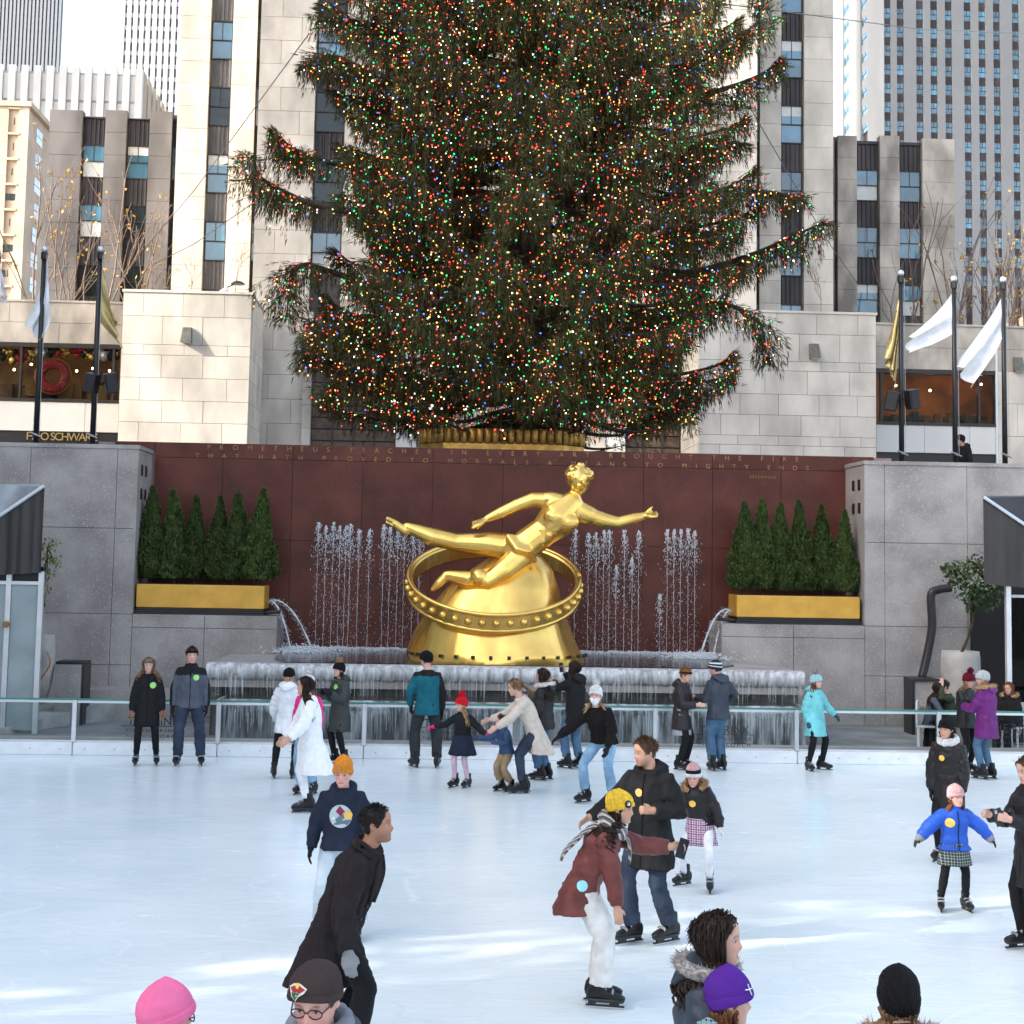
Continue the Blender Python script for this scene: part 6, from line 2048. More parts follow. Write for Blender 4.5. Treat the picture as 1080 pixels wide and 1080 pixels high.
    if lg:
        ez, fit = lg.get('ease', .012), lg.get('fit', 'straight')
        b = MB()
        b.rings([superring(fg.P + fg.sp * .06 * H, fg.tL, fg.tF, .076 * H * fg.k + ez, .056 * H + ez, .058 * H + ez, 16), superring(fg.P + fg.sp * .0 * H, fg.L, fg.F, .088 * H * fg.k + ez, .062 * H + ez, .068 * H + ez, 16), superring(fg.P - fg.U * .05 * H, fg.L, fg.F, .085 * H * fg.k + ez, .056 * H + ez, .058 * H + ez, 16)])
        for sg in (-1, 1):
            ank = fg.A[sg] + (fg.K[sg] - fg.A[sg]).normalized() * min(lg.get('hem', .0), .045)
            sl = {'slim': (.0, 0, -.002), 'straight': (.006, .012, .018), 'loose': (.016, .024, .036)}[fit]
            kn = fg.K[sg]
            b.tube([fg.H[sg] - fg.U * .005, fg.H[sg].lerp(kn, .45), kn, kn.lerp(ank, .4), ank], [.048 * H + ez, .044 * H + ez + sl[0], .034 * H + ez + sl[0], .033 * H + ez + sl[1], (.024 * H + ez + sl[2]) if lg.get('hem', .0) < .05 else (.026 * H + ez + sl[2])], 12, round_ends=False)
        pr['legs'] = surf(lg.get('name', 'trousers'), b, .0145, lg['m'], root, 2, lg.get('amp', .010 if fit != 'slim' else .004), seed + 1, fs=9)
    if skirt:
        b = MB(); L_ = skirt['len']; fl = skirt.get('flare', .03)
        n = 40
        rs = []
        for k in range(6):
            f = k / 5
            c = fg.P + fg.sp * .055 * H * (1 - f) - fg.U * (L_ * f)
            ring_ = []
            for j in range(n):
                a = 2 * math.pi * j / n
                pl = 1 + skirt.get('pleat', .05) * f * math.sin(a * skirt.get('np', 9) + .5)
                w, d = (.094 * H + .022 + fl * f) * pl, (.072 * H + .024 + fl * f) * pl
                ring_.append(c + fg.L * math.cos(a) * w + fg.F * math.sin(a) * d)
            rs.append(ring_)
        b.rings(list(reversed(rs)))
        pr['skirt'] = part('skirt', b, skirt['m'], root, smooth=True)
    if skate:
        for sg in (-1, 1): add_skate(root, fg, sg, .165 * H + .03 if H > 1.4 else .19 * H + .02)
    # ---------------- coat
    if coat:
        th, L_, fl = coat.get('th', .022) * .82, coat.get('len', .12), coat.get('flare', .02)
        hang = unit(fg.U * -1 * coat.get('hang', .75) - fg.sp * (1 - coat.get('hang', .75)) + fg.F * coat.get('kick', 0))
        b = MB()
        prof = [(-.0, .092, .068), (.07, .081, .061), (.14, .083, .064), (.21, .088, .068), (.255, .080, .060), (.288, .055, .047), (.312, .040, .041)]
        wst = coat.get('waist', 1.0)
        rs = []
        kx = fg.k
        nb = 5
        for k in range(nb, 0, -1):
            f = k / nb
            c = fg.P + hang * L_ * f
            rs.append(superring(c, fg.L, fg.F, .092 * H * kx + th + fl * f, .068 * H + th + fl * f, .070 * H + th + fl * f, 22, 2.4))
        for t, w, d in prof:
            kk = wst if t in (.07, .14) else 1
            bl_ = fg.L.lerp(fg.tL, min(1, t / .2)); bf_ = fg.F.lerp(fg.tF, min(1, t / .2))
            rs.append(superring(fg.P + fg.sp * t * H, unit(bl_), unit(bf_), (w * H * kx + th) * kk, (d * H + th) * kk, (d * H + th) * kk, 22, 2.4))
        b.rings(rs)
        sl_ = coat.get('sleeve', th)
        for sg in (-1, 1):
            wr = fg.E[sg].lerp(fg.W[sg], coat.get('cuff', .97))
            sh = fg.S[sg] - fg.tL * sg * .006 * H
            b.tube([fg.N - fg.sp * .035 * H + fg.tL * sg * .02 * H, sh, sh.lerp(fg.E[sg], .5), fg.E[sg], fg.E[sg].lerp(wr, .5), wr], [.027 * H + sl_ * .4, .035 * H + sl_ * .7, .033 * H + sl_ * .8, .029 * H + sl_ * .85, .026 * H + sl_ * .8, .021 * H + sl_ * .6], 12, round_ends=False)
        cl = coat.get('collar', .03)
        if cl:
            b.rings([superring(fg.N + fg.sp * (-.02 * H + z), fg.tL, fg.tF, .045 * H + o_, .045 * H + o_ + .004, .047 * H + o_, 18, 2.1) for z, o_ in ((0, .020), (cl * .5, .018), (cl, .014), (cl + .012, .008))])
        hd = coat.get('hood')
        if hd == 'down':
            c0 = fg.N - fg.tF * .055 * H + fg.sp * .005 * H
            b.rings([superring(c0 + fg.tF * y_ * H + fg.sp * z_ * H, fg.tL, unit(fg.sp * .9 + fg.tF * .3), w * H, d * H, d * H, 16, 2.2) for y_, z_, w, d in ((.055, .012, .055, .016), (.03, .016, .072, .028), (.0, .008, .082, .040), (-.028, -.008, .072, .040), (-.042, -.016, .045, .022))])
            for sg in (-1, 1):
                b.tube([fg.N + fg.tL * sg * .062 * H - fg.tF * .03 * H + fg.sp * .012 * H, fg.N + fg.tL * sg * .058 * H + fg.tF * .02 * H - fg.sp * .004 * H, fg.N + fg.tL * sg * .03 * H + fg.tF * .058 * H - fg.sp * .022 * H], [.026 * H, .022 * H, .015 * H], 10, round_ends=True)
        qf = None
        if coat.get('quilt'):
            pit = coat['quilt']
            Pn, spn, hn = np.array(tuple(fg.P)), np.array(tuple(fg.sp)), np.array(tuple(-hang))
            segs = [(np.array(tuple(fg.S[s_])), np.array(tuple(fg.E[s_])), np.array(tuple(fg.W[s_]))) for s_ in (-1, 1)]
            def qf(co):
                t = (co - Pn) @ spn
                t2 = (co - Pn) @ hn
                t = np.where(t < 0, t2, t)
                best = np.full(len(co), .105 * H + th); out = t / pit
                for S_, E_, W_ in segs:
                    for p0, p1, o_ in ((S_, E_, 0), (E_, W_, .17 * H)):
                        d = p1 - p0; ln = np.linalg.norm(d); d = d / ln
                        s_ = np.clip((co - p0) @ d, 0.02, ln)
                        r = np.linalg.norm(co - p0 - s_[:, None] * d, axis=1)
                        tx = np.abs((co - Pn) @ np.array(tuple(fg.tL)))
                        ok = (r < .033 * H + sl_ * 1.5) & ((tx > .085 * H * kx + th) | (o_ > 0))
                        out = np.where(ok, (s_ + o_) / pit, out)
                return out
        def post(me):
            if coat.get('paint'):
                facemats(me, lambda c: coat['paint'](fg, c), 2)
        pr['coat'] = surf(coat.get('name', 'jacket'), b, coat.get('vox', .0125 if near else .016), coat['m'], root, 2, coat.get('amp', .010), seed, qf, coat.get('fs', 7.0), post)
        bm_me = pr['coat'].data
        if coat.get('fur'):
            pts, drs = [], []
            for j in range(40):
                a = math.pi * (j / 39) * 1.5 - math.pi * .25
                q_ = fg.N + fg.tL * math.cos(a) * .088 * H - fg.tF * (math.sin(a) * .082 * H - .01) + fg.sp * (.012 * H + .02 * math.sin(a))
                pts.append(q_); drs.append(unit(q_ - fg.N + fg.sp * .04))
            fb = MB().tube(pts, .022 * H, 8, round_ends=True)
            f_ = part('fur_trim', fb, FUR[coat['fur']], root, smooth=True)
            fur_strands(pts, drs, FUR[coat['fur']], 'fur', f_, .05, seed, 1500)
            f_.children[0]['kind'] = 'stuff'
        if coat.get('zip'):
            pts = []
            tree = BVHTree.FromPolygons([v.co for v in bm_me.vertices], [p_.vertices[:] for p_ in bm_me.polygons])
            for k in range(24):
                t = -L_ * .95 + (L_ * .95 + .30 * H) * k / 23
                base = (fg.P + fg.sp * t if t > 0 else fg.P - hang * t) - G
                d_ = fg.tF if t > .15 * H else fg.F
                hit = tree.ray_cast(base + d_ * .6, -d_)
                if hit[0]: pts.append(hit[0] + G + d_ * .003)
            if len(pts) > 3: part('zip', MB().tube(pts, .006, 5), coat['zip'], root)
        if coat.get('cuffs'):
            for sg in (-1, 1):
                wr = fg.E[sg].lerp(fg.W[sg], coat.get('cuff', .97))
                d_ = fg.HD[sg]
                part('cuff', MB().tube([wr - d_ * .02, wr + d_ * .015, wr + d_ * .05], [.026 * H + sl_ * .6, .025 * H + sl_ * .4, .022 * H + .004], 12), coat['cuffs'], root, smooth=True)
    # ---------------- gloves
    if glove:
        for sg in (-1, 1):
            b = MB()
            hands[sg] = hand_shape(b, fg, sg, curl[0 if sg < 0 else 1], 1.35)
            d = fg.HD[sg]
            b.tube([fg.W[sg] - d * .035, fg.W[sg] - d * .005, fg.W[sg] + d * .02], [.030 * H ** .5 * .98, .029 * H ** .5, .024 * H ** .5], 10)
            surf('glove', b, .0075, glove, root, 1)
    # ---------------- stickers
    def on_chest(dl, t, r, m, nm='badge', which='coat', d_=None):
        me_ = pr[which].data
        tree = BVHTree.FromPolygons([v.co for v in me_.vertices], [p_.vertices[:] for p_ in me_.polygons])
        d = d_ or fg.tF
        u_ = fg.sp; l_ = fg.tL
        if d_:
            l_ = unit(fg.U.cross(d_)); u_ = d_.cross(l_)
        pts = []
        n = 20
        o0 = fg.P + fg.sp * t * H + fg.tL * dl * H - G
        for rr in (0, .5, 1):
            for k in range(n):
                a = 2 * math.pi * k / n
                q_ = o0 + l_ * math.cos(a) * r * rr + u_ * math.sin(a) * r * rr
                hit = tree.ray_cast(q_ + d * .7, -d)
                pts.append((hit[0] if hit[0] else q_) + d * .006)
        fs = [(i * n + k, i * n + (k + 1) % n, (i + 1) * n + (k + 1) % n, (i + 1) * n + k) for i in range(2) for k in range(n)]
        bb = MB().add([p_ + G for p_ in pts], fs)
        return part(nm, bb, m, root)
    pr['on'] = on_chest
    if badge: on_chest(*badge[:3], badge[3], 'badge')
    # ---------------- scarf
    if scarf:
        b = MB(); n = 22
        for lay in range(2):
            pts = [fg.N + fg.sp * ((.005 + .02 * lay) * H) + fg.tL * math.cos(a) * (.060 * H + .012 * (1 - lay)) + fg.tF * math.sin(a) * (.062 * H + .012 * (1 - lay)) - fg.sp * .018 * H * math.sin(a) for a in [2 * math.pi * k / n + lay for k in range(n)]]
            pts.append(pts[0])
            b.tube(pts, .027 * H * .75, 8)
        surf('scarf', b, .012, scarf, root, 1, .008, seed + 5, fs=12)
    if mask:
        b = MB(); rs = []
        for z in (-.12, -.02, .08, .2, .32, .36):
            rs.append([fg.hp(max(.01, z), 2 * math.pi * k / 24, .035 - (.1 if z < -.05 else 0), False) + fg.hU * min(0, z) * fg.hs for k in range(24)])
        b.rings(rs)
        part('face_covering', b, mask, root, smooth=True)
    # ---------------- hair
    if hair:
        style, key = hair[0], hair[1]
        b = MB(); rs = []
        vol = {'short': .035, 'fade': .03, 'bun': .03}.get(style, .045) if not hat else .012
        for i in range(23):
            z = .06 + .945 * (1 - math.cos(math.pi * (.12 + .88 * i / 22))) / 2
            z = min(z, 1.0)
            row = []
            for k in range(40):
                a = 2 * math.pi * k / 40
                aa = abs((a + math.pi) % (2 * math.pi) - math.pi)          # 0 front .. pi back
                line = interp([(0, .84), (.5, .82), (.85, .70), (1.15, .50), (1.35, .40), (1.55, .50 if style in ('short', 'fade') else .34), (1.9, .30), (2.4, .20), (3.15, .16)], aa)
                inn = (z - line) / .05
                f = max(-1, min(1, inn))
                nz_ = noise.noise(Vector((math.cos(a) * 4, math.sin(a) * 4, z * 7 + seed))) * .02
                off = (vol + nz_) * f if f > 0 else .05 * f
                if style == 'fade' and z < .72: off *= .45
                row.append(fg.hp(z, a, off, False))
            rs.append(row)
        b.rings(rs)
        ho = part('hair', b, HAIR[key], root, smooth=True)
        if style in ('long', 'curly', 'wavy', 'bob', 'ponytail'):
            rg = random.Random(seed + 77)
            sb = MB()
            ln = hair[2] if len(hair) > 2 else .3
            n = (230 if near else 110) if style != 'ponytail' else 70
            for i in range(n):
                if style == 'ponytail':
                    a = math.pi + rg.gauss(0, .25); z0 = .55
                else:
                    a = rg.choice((-1, 1)) * rg.uniform(1.35 if hat else 1.2, math.pi); z0 = rg.uniform(.45, .95) if not hat else rg.uniform(.12, .30) + .10 * (math.cos(a) > -.3)
                pts = []
                if style != 'ponytail':
                    for zz in (z0, (z0 + .35) / 2, .30, .12):
                        if zz <= z0: pts.append(fg.hp(max(zz, .05), a, .05 + rg.uniform(-.01, .05 if style in ('long', 'bob') else .12), False))
                else:
                    pts = [fg.hp(.6, math.pi, .03, False), fg.hp(.5, math.pi + rg.gauss(0, .1), .15, False)]
                p = pts[-1]
                rad_dir = (fg.hL * math.sin(a) + fg.hF * math.cos(a))
                rest = unit(rad_dir * .6 - fg.tF * .4)
                l_ = ln * rg.uniform(.7, 1.05); m = 6
                wig = rg.uniform(0, 6)
                am = {'long': .012, 'bob': .012, 'ponytail': .02, 'wavy': .028, 'curly': .035}[style]
                frq = {'long': 1.5, 'bob': 1.5, 'ponytail': 2.5, 'wavy': 3.2, 'curly': 6.5}[style]
                m = 12 if style in ('curly', 'wavy') else 7
                for j in range(1, m + 1):
                    f = j / m
                    out = rest * (.080 * H * min(1, f * 1.6) * min(1, l_ / .22))
                    pts.append(p + out - fg.U * l_ * f + fg.hL * am * math.sin(f * frq * 3.14 + wig) + fg.hF * am * math.cos(f * frq * 3.14 + wig))
                r0 = rg.uniform(.0045, .0075) * (1 if near else 1.5)
                sb.tube(pts, [r0 * (.6 + .6 * math.sin(math.pi * min(.95, k / (len(pts) - 1)))) * (1 if k < len(pts) - 1 else .25) for k in range(len(pts))], 3)
            o = part('hair_strands', sb, HAIR[key], ho, smooth=True)
        if style == 'bun':
            sb = MB(); c = fg.hl(-.42, 0, .80 if not hat else .26)
            for i in range(26):
                rg = random.Random(i)
                d1 = unit((rg.gauss(0, 1), rg.gauss(0, 1), rg.gauss(0, 1))); d2 = d1.orthogonal().normalized()
                sb.tube([c + (d1 * math.cos(t) + d2 * math.sin(t)) * .042 for t in [k * .7 for k in range(8)]], .010, 5)
            part('hair_bun', sb, HAIR[key], ho, smooth=True)
        if not hat:
            hc_ = fg.hl(-.02, 0, .55)
            pts = [p for ri, row in enumerate(rs) for k, p in enumerate(row) if (p - hc_).dot(fg.hU) / fg.hs > -.1 and (p - fg.hp(min(.99, max(.07, (p - fg.HO).dot(fg.hU) / fg.hs)), math.atan2((p - fg.HO).dot(fg.hL), (p - fg.HO).dot(fg.hF)), 0, False)).length > .008 * 0 and interp_line(abs(math.atan2((p - fg.HO).dot(fg.hL), (p - fg.HO).dot(fg.hF)))) + .05 < (p - fg.HO).dot(fg.hU) / fg.hs]
            dn = fg.U * (-1.6 if style not in ('short', 'fade') else .05)
            if len(pts) > 10:
                fz = fur_strands(pts, [unit(unit(p - hc_) * (.8 if style in ('short', 'fade') else .25) + dn - fg.hF * .4) for p in pts], HAIR[key], 'hair_strands', ho, .011 if style == 'fade' else .020 if style == 'short' else .045, seed + 3, 2600 if near else 1300, .55 if style in ('short', 'fade') else .22)
    # ---------------- hat
    if hat:
        b = MB(); rs = []
        ht = hat.get('tall', .14) + .06; line_f, line_b = hat.get('front', .62), hat.get('back', .32)
        n = 40
        tilt = hat.get('slouch', .06)
        for i, (t, o_) in enumerate(((0, .035), (.03, .085), (.12, .095), (.25, .09), (.275, .068), (.38, .078), (.55, .078), (.7, .065), (.82, .04), (.92, -.01), (.98, -.10), (1.0, -.2))):
            row = []
            for k in range(n):
                a = 2 * math.pi * k / n
                zl_ = line_b + (line_f - line_b) * (.5 + .5 * math.cos(a))
                z = zl_ + (1.0 + ht - zl_) * t
                zz = min(z, .74)
                p = head_point(zz, a, o_ * hat.get('fat', 1.0), False)
                shrink = 1.0
                if z > .74:
                    f = (z - .74) / (.26 + ht)
                    shrink = max(.04, (1 - f ** 2.4)) ** .62 * (1 if hat.get('point') is None else 1 - .25 * f)
                rib = 1 + (.010 if t > .25 else .014) * math.sin(a * n * .5) * (0 if hat.get('smooth') else 1)
                back = -tilt * max(0, (z - .6))
                row.append(fg.HO + (fg.hF * (p[0] * shrink * rib + back) + fg.hL * p[1] * shrink * rib + fg.hU * z) * fg.hs)
            rs.append(row)
        mi = hat['m'] if isinstance(hat['m'], (list, tuple)) else [hat['m']]
        for i in range(len(rs) - 1):
            z = (0, .015, .075, .18, .25, .32, .46, .62, .76, .87, .95)[i]
            idx = 0
            if len(mi) > 1: idx = hat['bands'](z)
            b.rings([rs[i], rs[i + 1]], idx, cap=False)
        b.add(rs[-1], [tuple(range(n))], 0)
        ho = part('hat', b, mi, root, smooth=True)
        pr['hat'] = ho
        if hat.get('pom'):
            c = fg.HO + (fg.hU * (1.0 + ht + .10) - fg.hF * (.02 + tilt * .4)) * fg.hs
            rg = random.Random(seed)
            pts = [c + unit((rg.gauss(0, 1), rg.gauss(0, 1), rg.gauss(0, 1))) * .030 for _ in range(60)]
            pm = part('pompom', MB().ball(c, .042, 12, 8), hat['pom'], ho, smooth=True)
            fs_ = fur_strands(pts, [unit(q_ - c) for q_ in pts], hat['pom'], 'fur', pm, .028, seed, 700); fs_['kind'] = 'stuff'
    if earband:
        b = MB(); rs = []
        for z, o_ in ((.0, .03), (.04, .055), (.13, .055), (.17, .03)):
            rs.append([fg.hp(.665 - .16 * (.5 - .5 * math.cos(2 * math.pi * k / 30)) + z, 2 * math.pi * k / 30, o_, False) for k in range(30)])
        b.rings(rs)
        part('headband', b, earband, root, smooth=True)
    if glasses:
        b = MB()
        for sg in (-1, 1):
            c = fg.hl(.43, sg * .14, .49)
            b.tube([c + (fg.hL * math.cos(a) * .115 + fg.hU * math.sin(a) * .075 - fg.hF * abs(math.cos(a)) * .02) * fg.hs for a in [2 * math.pi * k / 16 for k in range(17)]], .0028, 5)
            b.tube([fg.hl(.40, sg * .255, .51), fg.hl(.05, sg * .345, .52), fg.hl(-.08, sg * .335, .48)], .0028, 5)
        b.tube([fg.hl(.43, -.03, .51), fg.hl(.45, 0, .52), fg.hl(.43, .03, .51)], .0028, 5)
        part('glasses', b, glasses, root)
    return root, fg, pr, hands
def phone(hand, fg, label, tilt=0.0, m=None):
    """a phone is a thing of its own, held between the fingers"""
    p, d, n, sd = hand
    c = p + n * .008 + d * .02
    up = unit(fg.U + d * .3); nn = n - up * n.dot(up); nn.normalize(); ss = up.cross(nn)
    b = MB()
    co = []
    for a, bb, cc in ((-1, -1, -1), (1, -1, -1), (1, 1, -1), (-1, 1, -1), (-1, -1, 1), (1, -1, 1), (1, 1, 1), (-1, 1, 1)):
        co.append(c + ss * a * .037 + nn * bb * .005 + up * cc * .075)
    b.add(co, [(0, 3, 2, 1), (4, 5, 6, 7), (0, 1, 5, 4), (1, 2, 6, 5), (2, 3, 7, 6), (3, 0, 4, 7)])
    t = thing('phone', c, label, 'phone', 'phones held by skaters')
    part('case', b, BLACKM, t)
    s = 1
    q = [c + ss * a * .033 + nn * .0056 + up * cc * .069 for a, cc in ((-1, -1), (1, -1), (1, 1), (-1, 1))]
    part('screen', MB().add(q, [(0, 1, 2, 3)]), mat('phone_screen', (.02, .022, .03), .1), t)
    q = [c + ss * (a * .012 + .018) - nn * .0056 + up * (cc * .015 + .05) for a, cc in ((-1, -1), (1, -1), (1, 1), (-1, 1))]
    part('camera_bump', MB().add(q, [(3, 2, 1, 0)]), GREYM, t)
# ------------------------------------------------------------------ wardrobe
def plaid(name, c0, c1, c2, sc, stripes=False):
    m = mat(name, c0, .9, var=.1, scale=30)
    nt = m.node_tree; N, L = nt.nodes, nt.links
    b = N['Principled BSDF']
    acc = b.inputs['Base Color'].links[0].from_socket
    geo = N.new('ShaderNodeNewGeometry')
    for dr, s_, thr, colr, amt in ((('DIAGONAL', sc * .6, .5, c1, .85), ('DIAGONAL', sc * 1.3, .9, c2, .8)) if stripes else (('X', sc, .72, c1, .75), ('Z', sc, .72, c1, .75), ('X', sc * 2, .93, c2, .8), ('Z', sc * 2, .93, c2, .8))):
        w = N.new('ShaderNodeTexWave'); w.bands_direction = dr; w.inputs['Scale'].default_value = s_
        L.new(geo.outputs['Position'], w.inputs['Vector'])
        r = N.new('ShaderNodeMapRange'); r.inputs[1].default_value, r.inputs[2].default_value, r.inputs[4].default_value = thr - .03, thr + .03, amt
        L.new(w.outputs['Fac'], r.inputs[0])
        mx = N.new('ShaderNodeMix'); mx.data_type = 'RGBA'
        L.new(r.outputs[0], mx.inputs[0]); L.new(acc, mx.inputs[6]); mx.inputs[7].default_value = (*colr, 1)
        acc = mx.outputs[2]
    L.new(acc, b.inputs['Base Color'])
    return m
BLK_P = cloth('black_puffer', (.014, .013, .014), 'puffer')
BLK_W = cloth('black_wool', (.024, .019, .020), 'wool')
BLK_C = cloth('black_cotton', (.016, .016, .017))
BLK_L = cloth('black_leggings', (.010, .010, .011), 'woven', rough=.7)
BLK_K = cloth('black_knit', (.012, .011, .012), 'knit')
WHT_P = cloth('white_puffer', (.74, .75, .77), 'puffer')
WHT_F = cloth('white_teddy_fleece', (.82, .82, .82), 'fleece')
WHT_K = cloth('white_knit', (.76, .75, .74), 'knit')
WHT_T = cloth('white_tights', (.74, .74, .76))
GREY_J = cloth('grey_blue_shell', (.085, .095, .12))
DENIM_D = cloth('dark_denim', (.035, .048, .075), 'denim')
DENIM_M = cloth('mid_denim', (.065, .125, .20), 'denim')
DENIM_L = cloth('light_denim', (.22, .36, .50), 'denim')
CHAR = cloth('charcoal_trousers', (.032, .036, .038))
GREEN_P = cloth('dark_green_puffer', (.040, .048, .045), 'puffer')
TEAL = cloth('teal_shell', (.012, .115, .15))
RED_K = cloth('red_knit', (.72, .015, .03), 'knit')
NAVY = cloth('navy_cotton', (.018, .024, .042))
NAVY_P = cloth('navy_puffer', (.035, .045, .062), 'puffer')
PINK_G = cloth('magenta_glove', (.75, .03, .22), 'fleece')
PINK_J = cloth('magenta_shell', (.70, .02, .20), 'puffer')
PINK_T = cloth('pale_pink_tights', (.62, .42, .50))
BEIGE = cloth('beige_wool', (.60, .52, .43), 'wool')
KHAKI = cloth('khaki_cotton', (.30, .21, .12))
BLUE_CH = cloth('blue_child_jacket', (.030, .062, .135), 'puffer')
TURQ = cloth('turquoise_puffer', (.16, .52, .53), 'puffer')
TURQ_K = cloth('turquoise_knit', (.38, .66, .68), 'knit')
PURP_P = cloth('purple_puffer', (.125, .012, .14), 'puffer')
PURP_K = cloth('purple_fleece', (.085, .022, .24), 'fleece')
GREY_K = cloth('pale_grey_knit', (.50, .54, .54), 'knit')
MAR_K = cloth('maroon_knit', (.13, .008, .022), 'knit')
DUSTY_K = cloth('dusty_pink_knit', (.62, .36, .36), 'knit')
BLUE_P = cloth('royal_blue_puffer', (.020, .095, .50), 'puffer')
LEATH = cloth('dusty_red_leather', (.150, .040, .034), 'leather', rough=.5, spec=.3)
CREAM = cloth('cream_cotton', (.66, .64, .60))
YEL_K = cloth('yellow_knit', (.86, .54, .05), 'knit')
ORG_K = cloth('ochre_knit', (.70, .25, .03), 'knit')
SWEAT = cloth('pale_sweatpants', (.46, .54, .60), 'fleece')
PINK_F = cloth('pink_fleece', (.82, .17, .33), 'fleece')
BRN_F = cloth('brown_fleece', (.050, .036, .034), 'fleece')
GREY_W = cloth('grey_wool_glove', (.24, .24, .25), 'wool')
OLIVE = cloth('olive_cotton', (.050, .058, .036))
TAN_GL = cloth('rust_glove', (.30, .10, .04), 'leather')
STRIPE = plaid('striped_scarf', (.10, .08, .075), (.55, .52, .47), (.02, .02, .02), 14, True)
PL_PK = plaid('pink_plaid', (.40, .16, .28), (.10, .03, .10), (.80, .72, .76), 7)
PL_GR = plaid('green_plaid', (.045, .075, .062), (.010, .014, .014), (.36, .38, .36), 6)
PATT = plaid('teal_pattern', (.02, .025, .03), (.10, .35, .38), (.5, .55, .55), 16)
YBADGE = mat('yellow_sticker', (.90, .52, .08), .5, var=.03)
OBADGE = mat('orange_sticker', (.90, .42, .12), .5, var=.03)
GBADGE = mat('green_sticker', (.35, .72, .18), .5, var=.03)
BBADGE = mat('blue_sticker', (.30, .66, .78), .5, var=.03)
HANG = ((.05, .20, -1), (.16, .10, -1))
def tone2(fg, c, hi=.2):
    """dark yoke over the shoulders and down the upper sleeves"""
    q = c - np.array(tuple(fg.P))
    t = q @ np.array(tuple(fg.sp)); l = np.abs(q @ np.array(tuple(fg.tL)))
    return ((t > .235 * fg.h) | (l > .155 * fg.h)).astype(int)
# ------------------------------------------------------------------ the far row, by the barrier
person('woman in long black parka with goggles on her head, leftmost at the barrier', (153, 807), h=1.57, yaw=8, skin='fair', hair=('wavy', 'darkblond', .20), coat=dict(m=BLK_C, len=.30, flare=.03, th=.03, hood='down', zip=BLK_L, name='parka'),
       legs=dict(m=BLK_L, fit='slim', name='leggings', ease=.006), armR=((.02, .22, -1), (.12, .08, -1)), armL=((.02, .22, -1), (.12, .08, -1)), glove=TAN_GL, badge=(-.0 + .05, .215, .048, GBADGE), feet=[(0, -.14, -6), (0, .16, 8)], seed=1, glasses=None, earband=GREY_J)
person('man in grey jacket with black shoulders and jeans, left at the barrier', (198, 807), h=1.74, yaw=6, head=(6, 0, 0), skin='pink', hair=('short', 'dark'), coat=dict(m=[GREY_J, BLK_C], len=.10, flare=.015, th=.03, collar=.06, zip=BLK_L, paint=tone2), legs=dict(m=DENIM_D, fit='straight', hem=.0, name='jeans', ease=.018),
       armR=((.0, .24, -1), (.1, .06, -1)), armL=((.0, .24, -1), (.1, .04, -1)), glove=BLK_C, badge=(.05, .215, .045, GBADGE), feet=[(0, -.16, -10), (0, .19, 10)], earband=BLK_K, seed=2, wide=1.04)
person('woman in white quilted jacket and black hat seen from behind', (301, 821), h=1.52, yaw=172, skin='fair', hair=('bun', 'blond'), hat=dict(m=BLK_K, tall=.06, back=.42, front=.6), coat=dict(m=WHT_P, len=.20, flare=.02, th=.03, quilt=.075, waist=.92, amp=.005, hood='down'), legs=dict(m=BLK_L, fit='slim', ease=.008, name='leggings'),
       armR=((.3, .12, -1), (.9, -.3, .1)), armL=((.1, .3, -1), (.6, .1, -.5)), glove=WHT_K, feet=[(0, .12 - .24, -10), (-.02, .17, 20)], seed=3)
person('girl in magenta jacket and pale pompom hat behind the white coat', (323, 838), h=1.54, yaw=-30, head=(-15, 0, 0), skin='fair', hair=('long', 'auburn', .30), hat=dict(m=WHT_K, pom=WHT_K, tall=.1), coat=dict(m=PINK_J, len=.10, th=.03), legs=dict(m=DENIM_L, fit='straight', hem=.08, name='jeans'), badge=(.05, .2, .04, YBADGE), seed=4, feet=[(0, -.09, 0), (0.0, .1, 0)])
person('woman in long white teddy coat with long dark hair skating left', (326, 857), h=1.64, yaw=-72, head=(-8, -2, 0), lean=6, skin='light', hair=('long', 'dark', .36), coat=dict(m=WHT_F, len=.44, flare=.10, th=.045, name='coat', collar=.05, kick=-.12, fs=5, amp=.014), legs=dict(m=WHT_T, fit='slim', ease=.008, hem=.14, name='leggings'),
       armL=((.42, .22, -.85), (.75, .10, -.62)), armR=((.3, .2, -.9), (.6, 0, -.6)), feet=[(.02, -.06, 0), (.06, .08, -12)], seed=5, near=True)
person('woman in long dark green quilted coat and pompom hat clasping her hands', (357, 806), h=1.50, yaw=-52, skin='fair', hair=('bob', 'dark', .12), hat=dict(m=BLK_K, pom=FUR['tan'], tall=.08), coat=dict(m=GREEN_P, len=.34, flare=.03, th=.035, quilt=.06, amp=.005, hood='down', name='coat'), legs=dict(m=BLK_L, fit='slim', ease=.008, name='leggings'),
       armR=((.35, .05, -.95), (.75, -.35, .45)), armL=((.3, .12, -.95), (.8, -.25, .5)), glove=BLK_C, badge=(.03, .24, .04, GBADGE), seed=6, feet=[(.02, -.10, 0), (-.02, .11, 10)])
def tealpaint(fg, c):
    q = c - np.array(tuple(fg.P)); l = q @ np.array(tuple(fg.tL)); t = q @ np.array(tuple(fg.sp))
    return ((l < -.105 * fg.h) | ((t > .262 * fg.h) & (np.abs(l) < .2 * fg.h))).astype(int)
